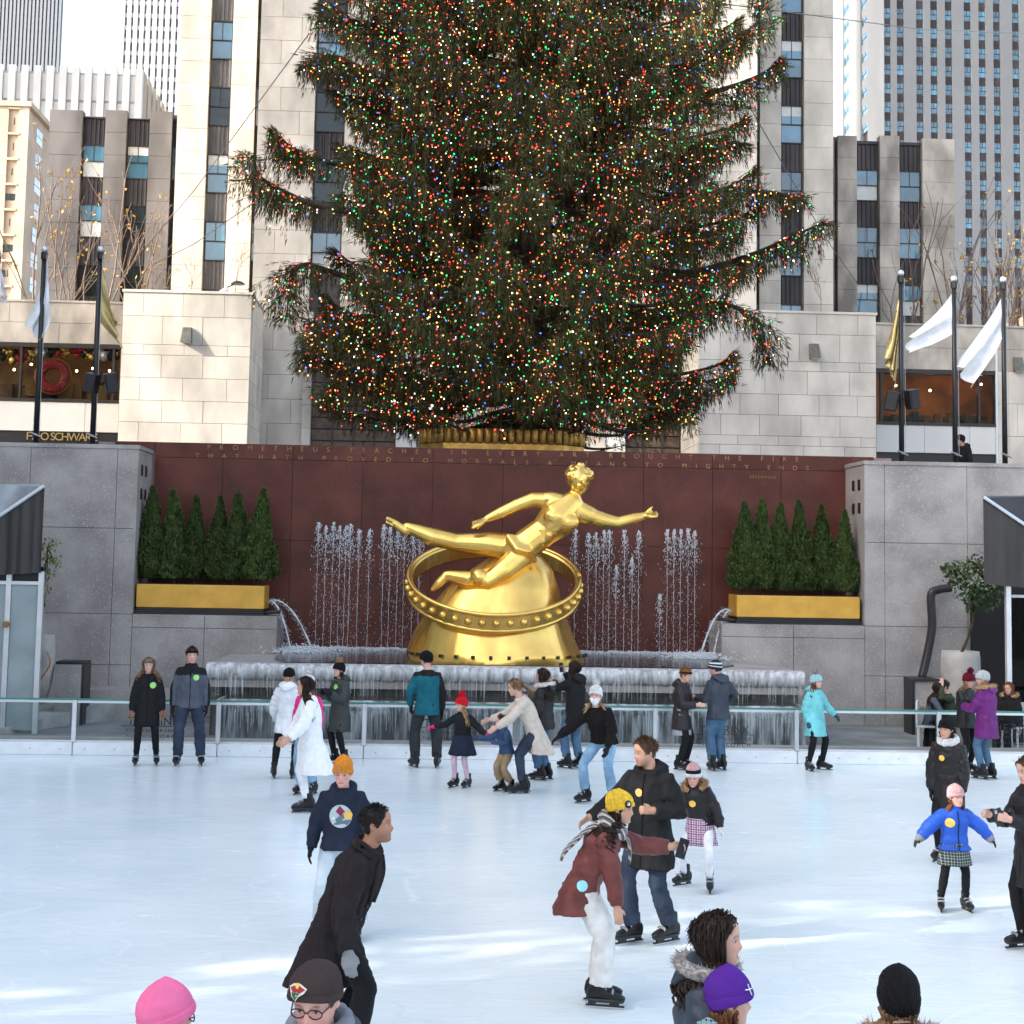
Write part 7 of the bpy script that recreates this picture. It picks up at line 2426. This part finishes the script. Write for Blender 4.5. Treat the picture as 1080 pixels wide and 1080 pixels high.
person('man in teal and black jacket with black beanie seen from behind', (449, 810), h=1.72, yaw=188, head=(25, 0, 0), skin='pink', hair=('short', 'greyish'), hat=dict(m=BLK_K, tall=.06), coat=dict(m=[TEAL, BLK_C], len=.15, th=.03, flare=.02, paint=tealpaint), legs=dict(m=CHAR, fit='straight', hem=.02, ease=.02), armR=((-.08, .2, -1), (.14, .06, -1)), armL=((.05, .34, -.9), (.5, -.15, -.8)), glove=BLK_C, feet=[(-.02, -.17, -18), (.03, .17, 20)], seed=7, lean=3, wide=1.04)
g7 = person('little girl in red pompom hat and dark skirt with magenta gloves', (487, 831), h=1.17, yaw=-28, head=(-35, 0, 0), headk=1.16, skin='fair', hair=('long', 'blond', .24), hat=dict(m=RED_K, pom=RED_K, tall=.14), coat=dict(m=BLK_C, len=.05, th=.025), skirt=dict(m=NAVY, len=.22, flare=.07, pleat=.10), legs=dict(m=PINK_T, fit='slim', ease=.004, name='tights'),
       armR=((.2, .75, -.55), (.25, .9, -.2)), armL=((.0, .75, -.75), (.15, .9, -.55)), glove=PINK_G, feet=[(.03, -.10, -10), (-.02, .08, -5)], seed=8)
person('woman in black jacket with white fur hood and jeans', (573, 823), h=1.57, yaw=-118, head=(15, 0, 0), skin='light', hair=('long', 'dark', .28), coat=dict(m=BLK_P, len=.14, th=.035, hood='down', fur='white', quilt=.12, amp=.006), legs=dict(m=DENIM_M, fit='straight', hem=.06, name='jeans'), armR=((.3, .1, -1), (.8, -.2, -.2)), armL=((.1, .15, -1), (.5, -.1, -.6)), seed=9, feet=[(0, -.10, 0), (.02, .10, 0)])
p11 = person('woman in black jacket raising a phone towards the statue', (606, 811), h=1.60, yaw=-142, head=(12, -4, 0), skin='light', hair=('bob', 'dark', .14), coat=dict(m=BLK_C, len=.20, th=.03, hood='down'), legs=dict(m=DENIM_M, fit='straight', hem=.04, name='jeans'), mask=BLK_C,
       armR=((.75, .02, -.15), (.45, -.15, .75)), armL=((.8, .0, -.3), (.75, -.35, .45)), seed=10, curl=(.8, .8), feet=[(0, -.10, 0), (.06, .12, 10)])
phone(p11[3][-1], p11[1], 'phone raised by the woman before the statue')
person('woman in beige coat bending over a child', (556, 837), h=1.62, yaw=-84, lean=26, head=(-4, 12, 0), shift=(-.10, 0), skin='fair', hair=('ponytail', 'darkblond', .22), coat=dict(m=BEIGE, len=.34, flare=.05, th=.032, name='coat', hang=.55, kick=-.1), legs=dict(m=DENIM_D, fit='slim', ease=.012, hem=.10, name='jeans'),
       armL=((.72, .12, -.75), (.85, -.1, -.55)), armR=((.8, .1, -.7), (.9, 0, -.3)), feet=[(.05, -.09, 0), (.10, .10, 0)], crouch=.05, seed=11)
person('small child in blue jacket and khaki trousers held by the beige coat', (534, 835), h=1.02, yaw=-58, lean=14, headk=1.22, head=(-12, 0, 0), skin='pink', hair=('short', 'brown'), coat=dict(m=BLUE_CH, len=.04, th=.03), legs=dict(m=KHAKI, fit='straight', hem=.06, ease=.012), armR=((.5, .5, -.5), (.7, .3, .0)), armL=((.4, .4, -.7), (.8, 0, .1)), glove=BLUE_CH, feet=[(.04, -.08, 0), (-.02, .08, 0)], crouch=.08, seed=12)
person('woman in white pompom hat, mask and black fur jacket bending forward', (634, 847), h=1.60, yaw=-24, lean=22, side=-6, crouch=.10, head=(4, -6, 0), shift=(-.10, .0), skin='fair', hair=('long', 'blond', .34), hat=dict(m=WHT_K, pom=WHT_K, tall=.16), mask=WHT_T, coat=dict(m=cloth('black_faux_fur', (.014, .012, .012), 'fleece', bump=1.0, bscale=45), len=.04, th=.04, amp=.016, fs=10),
       legs=dict(m=DENIM_L, fit='straight', hem=.06, name='jeans', ease=.008), armR=((.45, .62, -.65), (.35, .70, -.6)), armL=((.15, .25, -.9), (.45, -.1, -.75)), glove=BLK_C, feet=[(.10, -.20, -30), (.0, .16, 5)], seed=13)
person('woman in dark padded coat and black headband facing the man in navy', (719, 812), h=1.53, yaw=62, head=(-6, 12, 0), skin='fair', hair=('short', 'ginger'), earband=BLK_K, coat=dict(m=cloth('dark_brown_puffer', (.026, .020, .024), 'puffer'), len=.24, th=.04, flare=.02, quilt=.13, amp=.008, hood='down'), skirt=dict(m=cloth('grey_shirt_hem', (.42, .42, .43)), len=.32, flare=.012, pleat=.02), legs=dict(m=BLK_L, fit='slim', ease=.012),
       armR=((.25, .08, -1), (.9, -.2, .05)), armL=((.25, .08, -1), (.9, -.25, .05)), feet=[(0, -.09, -10), (.03, .11, 0)], seed=14)
person('man in navy hooded jacket and striped beanie leaning on the barrier', (757, 813), h=1.64, yaw=205, head=(25, 6, 0), skin='pink', hair=('short', 'greyish'), hat=dict(m=[NAVY, WHT_K], bands=lambda z: 1 if (.2 < z < .28 or .4 < z < .5) else 0, tall=.08), coat=dict(m=NAVY_P, len=.12, th=.035, hood='down', amp=.012), legs=dict(m=DENIM_M, fit='straight', hem=.03, name='jeans', ease=.016),
       armR=((.25, .75, -.65), (.55, -.3, -.6)), armL=((.3, .1, -1), (.85, .1, .05)), feet=[(.03, -.10, 0), (-.02, .12, -12)], seed=15, wide=1.05)
person('girl in turquoise coat and hat leaning at the barrier', (860, 813), h=1.43, yaw=38, head=(12, 0, 0), skin='fair', hair=('wavy', 'auburn', .24), hat=dict(m=TURQ_K, pom=FUR['grey'], tall=.12), coat=dict(m=TURQ, len=.27, th=.035, flare=.03, quilt=.10, amp=.007, hood='down', name='coat'), legs=dict(m=BLK_L, fit='slim', ease=.008, name='leggings'),
       armR=((-.2, .15, -1), (.3, .0, -.95)), armL=((.0, .62, -.75), (.30, .62, -.65)), glove=cloth('slate_glove', (.05, .08, .11)), feet=[(-.02, -.14, -22), (.02, .15, 30)], seed=16, lean=-3)
person('person in maroon pompom hat and black jacket behind the purple coat', (1019, 815), h=1.50, yaw=35, head=(10, 14, 0), skin='fair', hair=('long', 'darkblond', .2), hat=dict(m=MAR_K, pom=MAR_K, tall=.14), coat=dict(m=BLK_P, len=.14, th=.035), legs=dict(m=BLK_L, fit='slim', ease=.01), armL=((.5, .0, -.8), (.8, -.2, .2)), armR=((.5, .0, -.8), (.8, -.2, .2)), seed=17)
p17 = person('woman in purple fur-hooded coat and grey beanie seen from behind', (1041, 822), h=1.58, yaw=-140, head=(20, 6, 0), skin='fair', hair=('bob', 'blond', .08), hat=dict(m=GREY_K, tall=.08), coat=dict(m=PURP_P, len=.26, th=.045, flare=.02, quilt=.10, amp=.008, hood='down', fur='tan', name='coat'), legs=dict(m=DENIM_M, fit='slim', ease=.014, hem=.12, name='jeans'),
       armR=((.45, .15, -.85), (.85, -.1, .15)), armL=((.45, .1, -.85), (.9, -.25, .1)), glove=BLK_C, feet=[(0, -.10, 0), (.02, .12, 0)], seed=18, curl=(.8, .8))
phone(p17[3][-1], p17[1], 'phone held by the woman in the purple coat')
# ------------------------------------------------------------------ the middle of the rink
person('woman in long black padded coat with white scarf and beanie', (1001, 909), h=1.49, yaw=-36, head=(-10, 2, 0), skin='light', hair=('bob', 'dark', .05), hat=dict(m=BLK_K, tall=.12, slouch=.2), scarf=WHT_K, coat=dict(m=BLK_P, len=.46, th=.04, flare=.0, quilt=.12, amp=.010, hood='down', name='coat', hang=.9), legs=dict(m=BLK_L, fit='slim', ease=.012), armR=((.12, .14, -1), (.14, .0, -1)), armL=((.12, .14, -1), (.16, -.02, -1)), glove=BLK_C, badge=(-.02, .2, .032, YBADGE), feet=[(.02, -.10, -8), (.0, .10, 8)], seed=19, near=True)
person('little girl in bright blue puffer jacket with arms held out', (1007, 961), h=1.06, yaw=4, headk=1.22, head=(14, 0, 0), skin='pink', hair=('long', 'auburn', .17), hat=dict(m=DUSTY_K, tall=.16, slouch=.12), coat=dict(m=BLUE_P, len=.045, th=.045, sleeve=.040, quilt=.085, amp=.006, cuffs=GREY_W, zip=NAVY, collar=.04), skirt=dict(m=PL_GR, len=.19, flare=.045, pleat=.02, np=5), legs=dict(m=BLK_L, fit='slim', ease=.008, name='leggings'),
       armR=((.05, .78, -.62), (.1, .72, -.7)), armL=((.05, .80, -.6), (.1, .66, -.75)), glove=CHAR, badge=(-.075, .20, .042, YBADGE), feet=[(-.02, -.13, -20), (.0, .11, 4)], seed=20, near=True)
p20 = person('woman in black padded coat looking at her phone at the right edge', (1092, 1003), h=1.58, yaw=-74, head=(0, 14, 0), skin='fair', hair=('bun', 'brown'), coat=dict(m=BLK_P, len=.36, th=.04, quilt=.14, amp=.010, name='coat', collar=.05), legs=dict(m=BLK_L, fit='slim', ease=.012), armR=((.45, .08, -.85), (.85, -.12, .22)), armL=((.45, .08, -.85), (.9, -.12, .25)), curl=(.9, .9), feet=[(.05, -.10, 0), (.0, .10, 0)], seed=21, near=True)
phone(p20[3][1], p20[1], 'phone in the hands of the woman at the right edge')
person('girl in striped beanie, plaid skirt and white tights skating unsteadily', (739, 938), h=1.21, yaw=-16, lean=8, side=-9, crouch=.10, headk=1.14, head=(-6, 16, 0), skin='pink', hair=('long', 'ginger', .26), hat=dict(m=[WHT_K, BLK_K, DUSTY_K], bands=lambda z: 0 if z < .22 else 1 if z < .42 else 2, tall=.22), coat=dict(m=BLK_P, len=.0, th=.035, flare=.03, quilt=.12, amp=.008, hood='down', fur='tan'), skirt=dict(m=PL_PK, len=.20, flare=.03, pleat=.06), legs=dict(m=WHT_T, fit='slim', ease=.004, name='tights'),
       armR=((.3, .55, -.7), (.4, .7, -.3)), armL=((.1, .45, -.9), (.2, .28, -.9)), glove=WHT_K, badge=(-.03, .2, .034, YBADGE), feet=[(-.12, -.18, -40), (.10, .10, 8)], seed=22, near=True)
p21 = person('tall man in black hooded coat and jeans with an orange sticker', (684, 996), h=1.68, yaw=-34, head=(-32, 8, 0), skin='light', hair=('short', 'brown'), tongue='stubble', coat=dict(m=BLK_C, len=.30, th=.045, flare=.03, hood='down', name='coat', amp=.014, zip=BLK_L), legs=dict(m=DENIM_D, fit='straight', hem=.02, name='jeans', ease=.014),
       armR=((.30, .55, -.8), (.72, .50, -.45)), armL=((.05, .42, -.95), (.75, -.65, .12)), curl=(.5, 1.1), badge=(-.02, .205, .034, OBADGE), feet=[(.06, -.13, -22), (-.14, .13, -20)], seed=23, near=True, wide=1.06)
p23 = person('woman in dusty red leather jacket and yellow beanie bending with a phone', (630, 1060), h=1.54, yaw=80, lean=27, shift=(-.13, 0), crouch=.02, head=(-6, 4, 0), skin='light', hair=('curly', 'dark', .26), hat=dict(m=YEL_K, tall=.12, slouch=.16), scarf=STRIPE, coat=dict(m=LEATH, len=.20, th=.04, flare=.025, hang=.45, amp=.014, kick=-.02), legs=dict(m=CREAM, fit='loose', hem=.02, ease=.014),
       armR=((.22, .05, -1), (.16, .02, -1)), armL=((.92, .15, -.35), (.98, -.05, .02)), curl=(.4, .7), feet=[(.03, -.08, -4), (.0, .09, 6)], seed=24, near=True)
phone(p23[3][1], p23[1], 'phone held out by the woman in the yellow beanie')
p24 = person('boy in navy hoodie with round mountain print and ochre beanie', (358, 990), h=1.42, yaw=-6, head=(-2, 4, 0), headk=1.10, skin='pink', hair=('short', 'brown'), hat=dict(m=ORG_K, tall=.20, slouch=.1), coat=dict(m=NAVY, len=.06, th=.035, hood='down', name='hoodie', amp=.010), legs=dict(m=SWEAT, fit='loose', hem=.03, ease=.02), armR=((.0, .34, -.95), (.1, .16, -1)), armL=((.0, .3, -.95), (.15, .1, -1)), glove=BLK_C, feet=[(0, -.15, -8), (0, .15, 8)], seed=25, near=True, wide=1.12)
p25 = person('man in black wool overcoat leaning forward, short dark hair', (360, 1128), h=1.68, yaw=74, lean=22, shift=(-.06, 0), crouch=.06, head=(6, -4, 0), skin='tan', hair=('fade', 'black'), tongue='stubble', coat=dict(m=BLK_W, len=.40, th=.05, flare=.05, hang=.6, kick=-.16, collar=.06, name='overcoat', amp=.018), legs=dict(m=BLK_L, fit='straight', hem=.02, ease=.014), armR=((-.14, .34, -1), (.22, .14, -1)), armL=((-.45, .0, -1), (-.3, -.1, -1)), glove=GREY_W, feet=[(.1, -.10, 0), (-.12, .10, 0)], seed=26, near=True)
# ------------------------------------------------------------------ near the camera, cut by the lower edge
p26 = person('person in bright pink beanie seen from behind at the lower left', None, 6.3, (166, 1036), h=1.49, yaw=125, head=(0, 0, 0), headk=1.1, skin='fair', hair=('bob', 'blond', .1), hat=dict(m=PINK_F, tall=.14, smooth=True, point=1, front=.62, back=.22), coat=dict(m=cloth('pale_blue_puffer', (.45, .5, .55), 'puffer'), len=.15, th=.04), legs=dict(m=BLK_L, fit='slim'), glasses=BLACKM, seed=27, near=True)
p27 = person('man in dark beanie and glasses facing the camera at the bottom', None, 6.2, (340, 1017), h=1.64, yaw=-16, head=(0, 14, 0), headk=1.06, skin='pink', hair=('short', 'greyish'), tongue='stubble', hat=dict(m=BRN_F, tall=.06, smooth=True, front=.70, back=.34), coat=dict(m=NAVY_P, len=.14, th=.05, quilt=.12, hood='down', amp=.008, collar=.05), scarf=cloth('grey_hood', (.22, .23, .25), 'fleece'), legs=dict(m=BLK_L), glasses=BLACKM, seed=28, near=True)
p28 = person('smiling woman with dark wavy hair and fur-hooded navy coat at the bottom', None, 7.2, (748, 966), h=1.62, yaw=72, head=(0, 0, 0), skin='fair', hair=('wavy', 'dark', .20), coat=dict(m=NAVY_P, len=.3, th=.05, quilt=.13, hood='down', fur='grey', amp=.008, name='coat'), legs=dict(m=BLK_L), seed=29, near=True)
p29 = person('girl in purple beanie and patterned jacket at the bottom', None, 7.0, (758, 1018), h=1.38, yaw=96, head=(-4, 4, 0), headk=1.12, skin='fair', hair=('wavy', 'auburn', .16), hat=dict(m=PURP_K, tall=.16, smooth=True, point=1, front=.60, back=.26), coat=dict(m=PATT, len=.12, th=.04, hood='down'), legs=dict(m=BLK_L), seed=30, near=True)
p30 = person('person in black beanie seen from behind at the lower right', None, 6.8, (950, 1018), h=1.43, yaw=176, headk=1.1, skin='fair', hair=('bob', 'darkblond', .08), hat=dict(m=BLK_K, tall=.15, smooth=True, back=.22, front=.6), coat=dict(m=BLK_P, len=.2, th=.04, hood='down', fur='tan'), legs=dict(m=BLK_L), seed=31, near=True)
# prints on clothing
def print_on(pr, fg, root, polys, dl, t, size, which='coat', dirn=None, lift=.006):
    """flat print pieces laid on a garment; polys = [(material, [(x,y)...])] in unit coordinates"""
    me_ = pr[which].data; G = WLOC[root.name]
    tree = BVHTree.FromPolygons([v.co for v in me_.vertices], [p_.vertices[:] for p_ in me_.polygons])
    d = dirn or fg.tF
    l_ = unit(fg.U.cross(d)); u_ = d.cross(l_)
    o0 = (fg.P + fg.sp * t * fg.h + fg.tL * dl * fg.h if which == 'coat' else t) - G
    for i, (m, poly) in enumerate(polys):
        cx = sum(p[0] for p in poly) / len(poly); cy = sum(p[1] for p in poly) / len(poly)
        n = len(poly); P = []
        for rr in (0, .5, 1):
            for x, y in poly:
                q = o0 + l_ * (cx + (x - cx) * rr) * size + u_ * (cy + (y - cy) * rr) * size
                hit = tree.ray_cast(q + d * .6, -d)
                P.append((hit[0] if hit[0] else q) + d * (lift + .0015 * i) + G)
        fs = [(a * n + k, a * n + (k + 1) % n, (a + 1) * n + (k + 1) % n, (a + 1) * n + k) for a in range(2) for k in range(n)]
        part('print', MB().add(P, fs), m, root)
circ = lambda cx, cy, r, n=24: [(cx + r * math.cos(2 * math.pi * k / n), cy + r * math.sin(2 * math.pi * k / n)) for k in range(n)]
pm = lambda n, c: mat('print_' + n, c, .7, var=.03)
palm = []
for k in range(7):
    a = 2 * math.pi * k / 7
    palm.append((pm('white', (.8, .8, .8)), [(-.62 + .04 * math.cos(a + 1.5), -.18 + .04 * math.sin(a + 1.5)), (-.62 + .32 * math.cos(a), -.18 + .32 * math.sin(a)), (-.62 + .04 * math.cos(a - 1.5), -.18 + .04 * math.sin(a - 1.5))]))
print_on(p24[2], p24[1], p24[0], [(pm('pale_blue', (.42, .50, .52)), circ(0, 0, 1)), (pm('slate', (.10, .16, .20)), [(-.95, -.35), (.0, .35), (.3, .1), (.95, -.35), (.6, -.75), (-.6, -.75)]), (pm('maroon', (.22, .015, .05)), [(-.08, .92), (.42, .45), (.02, .02), (-.42, .42)]), (pm('sun', (.85, .48, .10)), circ(.68, .12, .36))] + palm, .0, .165, .098)
hx, fg27 = p27[2]['hat'], p27[1]
print_on({'hat': hx}, fg27, p27[0], [(pm('cream', (.7, .68, .6)), [(-1, .1), (-.5, .5), (.2, .62), (1, .3), (.75, -.05), (.2, -.35), (-.1, -.8), (-.6, -.5)]), (pm('dark_red', (.35, .02, .03)), [(-.85, .1), (-.4, .4), (.2, .5), (.85, .25), (.3, -.05), (-.5, -.1)]), (pm('dark_green', (.02, .12, .06)), [(-.6, -.12), (.3, -.05), (.1, -.3), (-.12, -.68), (-.5, -.42)]), (pm('gold', (.8, .5, .08)), circ(.0, .48, .2, 10))], 0, fg27.hl(.45, -.12, .86), .040, 'hat', fg27.hF)
fgp = p29[1]
print_on({'hat': p29[2]['hat']}, fgp, p29[0], [(pm('white', (.8, .8, .8)), [(-1, -.1), (1, -.1), (1, .1), (-1, .1)]), (pm('white2', (.8, .8, .8)), [(-.1, -1), (.1, -1), (.1, 1), (-.1, 1)])], 0, fgp.hl(.2, -.2, .80), .022, 'hat', unit(fgp.hF - fgp.hL * .6))
fgp = p23[1]
p23[2]['on'](-.09, .02, .04, BBADGE, 'badge', 'coat', unit(-fgp.L + fgp.F * .2))
print_on({'hat': p23[2]['hat']}, fgp, p23[0], [(pm('black', (.01, .01, .01)), circ(0, 0, 1, 16)), (pm('white', (.8, .8, .8)), circ(.1, .1, .45, 10))], 0, fgp.hl(.30, -.28, .72), .028, 'hat', unit(fgp.hF * .5 - fgp.hL))
fgp = p24[1]
print_on({'hat': p24[2]['hat']}, fgp, p24[0], [(pm('tan_patch', (.42, .17, .05)), [(-1, -.6), (1, -.6), (1, .6), (-1, .6)])], 0, fgp.hl(.4, -.08, .80), .026, 'hat', fgp.hF)
# striped scarf tails of the bending woman
fgp = p23[1]
for sgn, ends in ((1, [(0.0, .0, 0), (.045, .04, -.05), (.06, .05, -.14), (.055, .055, -.22)]), (-1, [(-.04, -.05, .0), (-.12, -.03, -.06), (-.26, .0, -.20), (-.30, .0, -.27)])):
    b = MB(); rows = []
    base = fgp.N + fgp.tF * (.06 * fgp.h if sgn > 0 else -.05 * fgp.h) - fgp.sp * .01
    for (a, l, z) in smooth_path([Vector(e) for e in ends], 10):
        c = base + fgp.F * a + fgp.L * l + fgp.U * z
        w = fgp.L * .05 if sgn > 0 else unit(fgp.L * .8 + fgp.U * .2) * .055
        n_ = fgp.F * .010
        rows.append([c - w - n_, c + w - n_, c + w + n_, c - w + n_])
    b.rings(rows)
    part('scarf_end', b, STRIPE, p23[0])
# ------------------------------------------------------------------ people sitting beyond the barrier, and one on the terrace
WCH = mat('white_chair_plastic', (.72, .73, .74), .4, var=.05)
def chair(p, yaw, label):
    a = R(yaw); F = Vector((math.sin(a), -math.cos(a), 0)); L = Vector((math.cos(a), math.sin(a), 0))
    t = thing('chair', p, label, 'chair', 'white chairs beyond the barrier')
    def bx_(c, dl, df, dz, nm):
        b = MB(); q = p + F * c[0] + L * c[1] + Vector((0, 0, c[2]))
        v = [q + L * x * dl / 2 + F * y * df / 2 + Vector((0, 0, z * dz / 2)) for z in (-1, 1) for x, y in ((-1, -1), (1, -1), (1, 1), (-1, 1))]
        b.add(v, [(0, 3, 2, 1), (4, 5, 6, 7), (0, 1, 5, 4), (1, 2, 6, 5), (2, 3, 7, 6), (3, 0, 4, 7)])
        part(nm, b, WCH, t)
    bx_((0, 0, .43), .46, .44, .03, 'seat'); bx_((-.21, 0, .66), .45, .03, .40, 'backrest')
    for x in (-.19, .19):
        for y in (-.2, .2): bx_((x, y, .208), .03, .03, .414, 'leg')
def table(p, r, label):
    t = thing('table', p, label, 'table')
    part('tabletop', MB().lathe(p + Vector((0, 0, .71)), [(r - .02, 0), (r, .01), (r, .03), (r - .02, .035)], 28), BROWNM, t)
    part('pedestal', MB().lathe(p, [(.22, 0), (.22, .02), (.035, .05), (.035, .71)], 14), BLACKM, t)
SIT = dict(seat=.50, feet=[(.42, -.1, 0), (.42, .1, 0)], skate=False)
def sit(u, v, y, yaw, label, **kw):
    p = at(u, v, y); p.z = .02
    chair(p, yaw, kw.pop('chair_label'))
    d = dict(SIT); d.update(kw)
    f = d.pop('legs', dict(m=BLK_L, hem=-.1))
    G = p.copy()
    return person(label, None, y, (u, v), z=.02, yaw=yaw, legs=f, group='people sitting beyond the barrier', **d)
yS = 27.9
sit(980, 735, yS, 70, 'seated woman with long dark hair in a red-trimmed jacket, left of the seated pair', h=1.5, chair_label='white chair under the dark-haired seated woman', hair=('long', 'dark', .3), coat=dict(m=GREY_J, len=.1), lean=12, head=(-20, 16, 0), seed=40, skin='light', armR=((.5, .1, -.8), (.9, -.1, .1)), armL=((.5, .1, -.8), (.9, -.1, .1)), glove=BLK_C)
sit(1003, 735, yS + .1, -80, 'seated person in olive jacket with one arm raised to the head', h=1.55, chair_label='white chair under the person in olive', hair=('short', 'dark'), coat=dict(m=OLIVE, len=.1), lean=10, head=(0, 10, 0), seed=41, skin='fair', armL=((.6, .2, .1), (-.2, -.25, .9)), armR=((.5, .1, -.8), (.9, -.1, .1)))
sit(1065, 742, yS, -40, 'seated woman in dark coat with tan fur hood at the right edge', h=1.5, chair_label='white chair under the fur-hooded woman', hair=('bob', 'auburn', .1), coat=dict(m=BLK_C, len=.1, hood='down', fur='tan'), head=(0, 5, 0), seed=42)
tp = at(991, 745, yS - .75); tp.z = .02; tp.y = yS - .62
table(tp, .36, 'dark round café table in front of the seated pair')
tq = at(1048, 745, yS - .5); tq.z = .02
table(tq, .3, 'small dark table beside the fur-hooded woman')
bp = at(1018, 480, 35.4)
t = thing('bench', (bp.x, 35.4, PLZ), 'stone bench on the terrace under the hooded person', 'bench')
part('seat', MB().span(bp.x - .8, bp.x + .8, 35.15, 35.6, PLZ + .34, PLZ + .44), CONC, t)
for dx in (-.6, .6): part('leg', MB().span(bp.x + dx - .1, bp.x + dx + .1, 35.2, 35.55, PLZ, PLZ + .34), CONC, t)
person('person in black hood sitting on the right terrace', None, 35.45, (1018, 480), z=PLZ, h=1.66, yaw=-60, seat=.53, feet=[(.42, -.1, 0, PLZ), (.42, .1, 0, PLZ)], skate=False, skin='light', hair=('short', 'black'), hat=dict(m=BLK_C, tall=.03, smooth=True, back=.05, front=.7), coat=dict(m=BLK_C, len=.1, hood='down'), legs=dict(m=BLK_L, hem=-.1), group='people beyond the rink', head=(-30, 10, 0), lean=8, seed=44)

# collar, pocket flap and buttons of the overcoat
fg = p25[1]; G25 = WLOC[p25[0].name]; cm = p25[2]['coat'].data
tr = BVHTree.FromPolygons([v.co for v in cm.vertices], [q.vertices[:] for q in cm.polygons])
def on_coat(o, d, lift=.004):
    hit = tr.ray_cast(o - G25 + d * .7, -d)
    return (hit[0] + G25 + d * lift) if hit[0] else None
sd_ = -fg.L
rows = []
for k in range(6):
    row = []
    for j in range(4):
        q = on_coat(fg.P + fg.sp * (.015 * fg.h - .03 * j / 3 * 1.6) + fg.F * (-.01 + .15 * k / 5 - .02), sd_, .005 + .004 * (j > 0))
        row.append(q)
    rows.append(row)
if all(q is not None for r in rows for q in r): part('pocket_flap', MB().grid(rows), BLK_W, p25[0], smooth=True)
b = MB()
for lay, (r_, z_, w_) in enumerate(((.058, .028, .020), (.066, .004, .016))):
    pts = [fg.N + fg.sp * (z_ * fg.h) + fg.tL * math.cos(a) * r_ * fg.h + fg.tF * (math.sin(a) * r_ * fg.h * .95) - fg.sp * .022 * fg.h * max(0, math.sin(a)) for a in [math.pi * .62 + 2 * math.pi * .88 * k / 20 for k in range(21)]]
    b.tube(pts, w_ * fg.h * .5, 8, round_ends=True)
surf('collar', b, .010, BLK_W, p25[0], 2)
for sg in (1, -1):
    q0 = [fg.N + fg.tF * .062 * fg.h + fg.tL * sg * .02 * fg.h, fg.P + fg.sp * .24 * fg.h + fg.tL * sg * .055 * fg.h, fg.P + fg.sp * .14 * fg.h + fg.tL * sg * .012 * fg.h]
    pts = [on_coat(q, fg.tF, .008) for q in q0]
    if all(p is not None for p in pts):
        part('lapel', MB().tube(smooth_path(pts, 10), [.014] * 11, 6), BLK_W, p25[0], smooth=True)
for k in range(3):
    q = on_coat(fg.P + fg.sp * (.12 - .055 * k) * fg.h - fg.tL * .008 * fg.h, fg.tF, .004)
    if q is not None: part('button', MB().ball(q, .012, 8, 6), BLACKM, p25[0], smooth=True)
end_workbench()
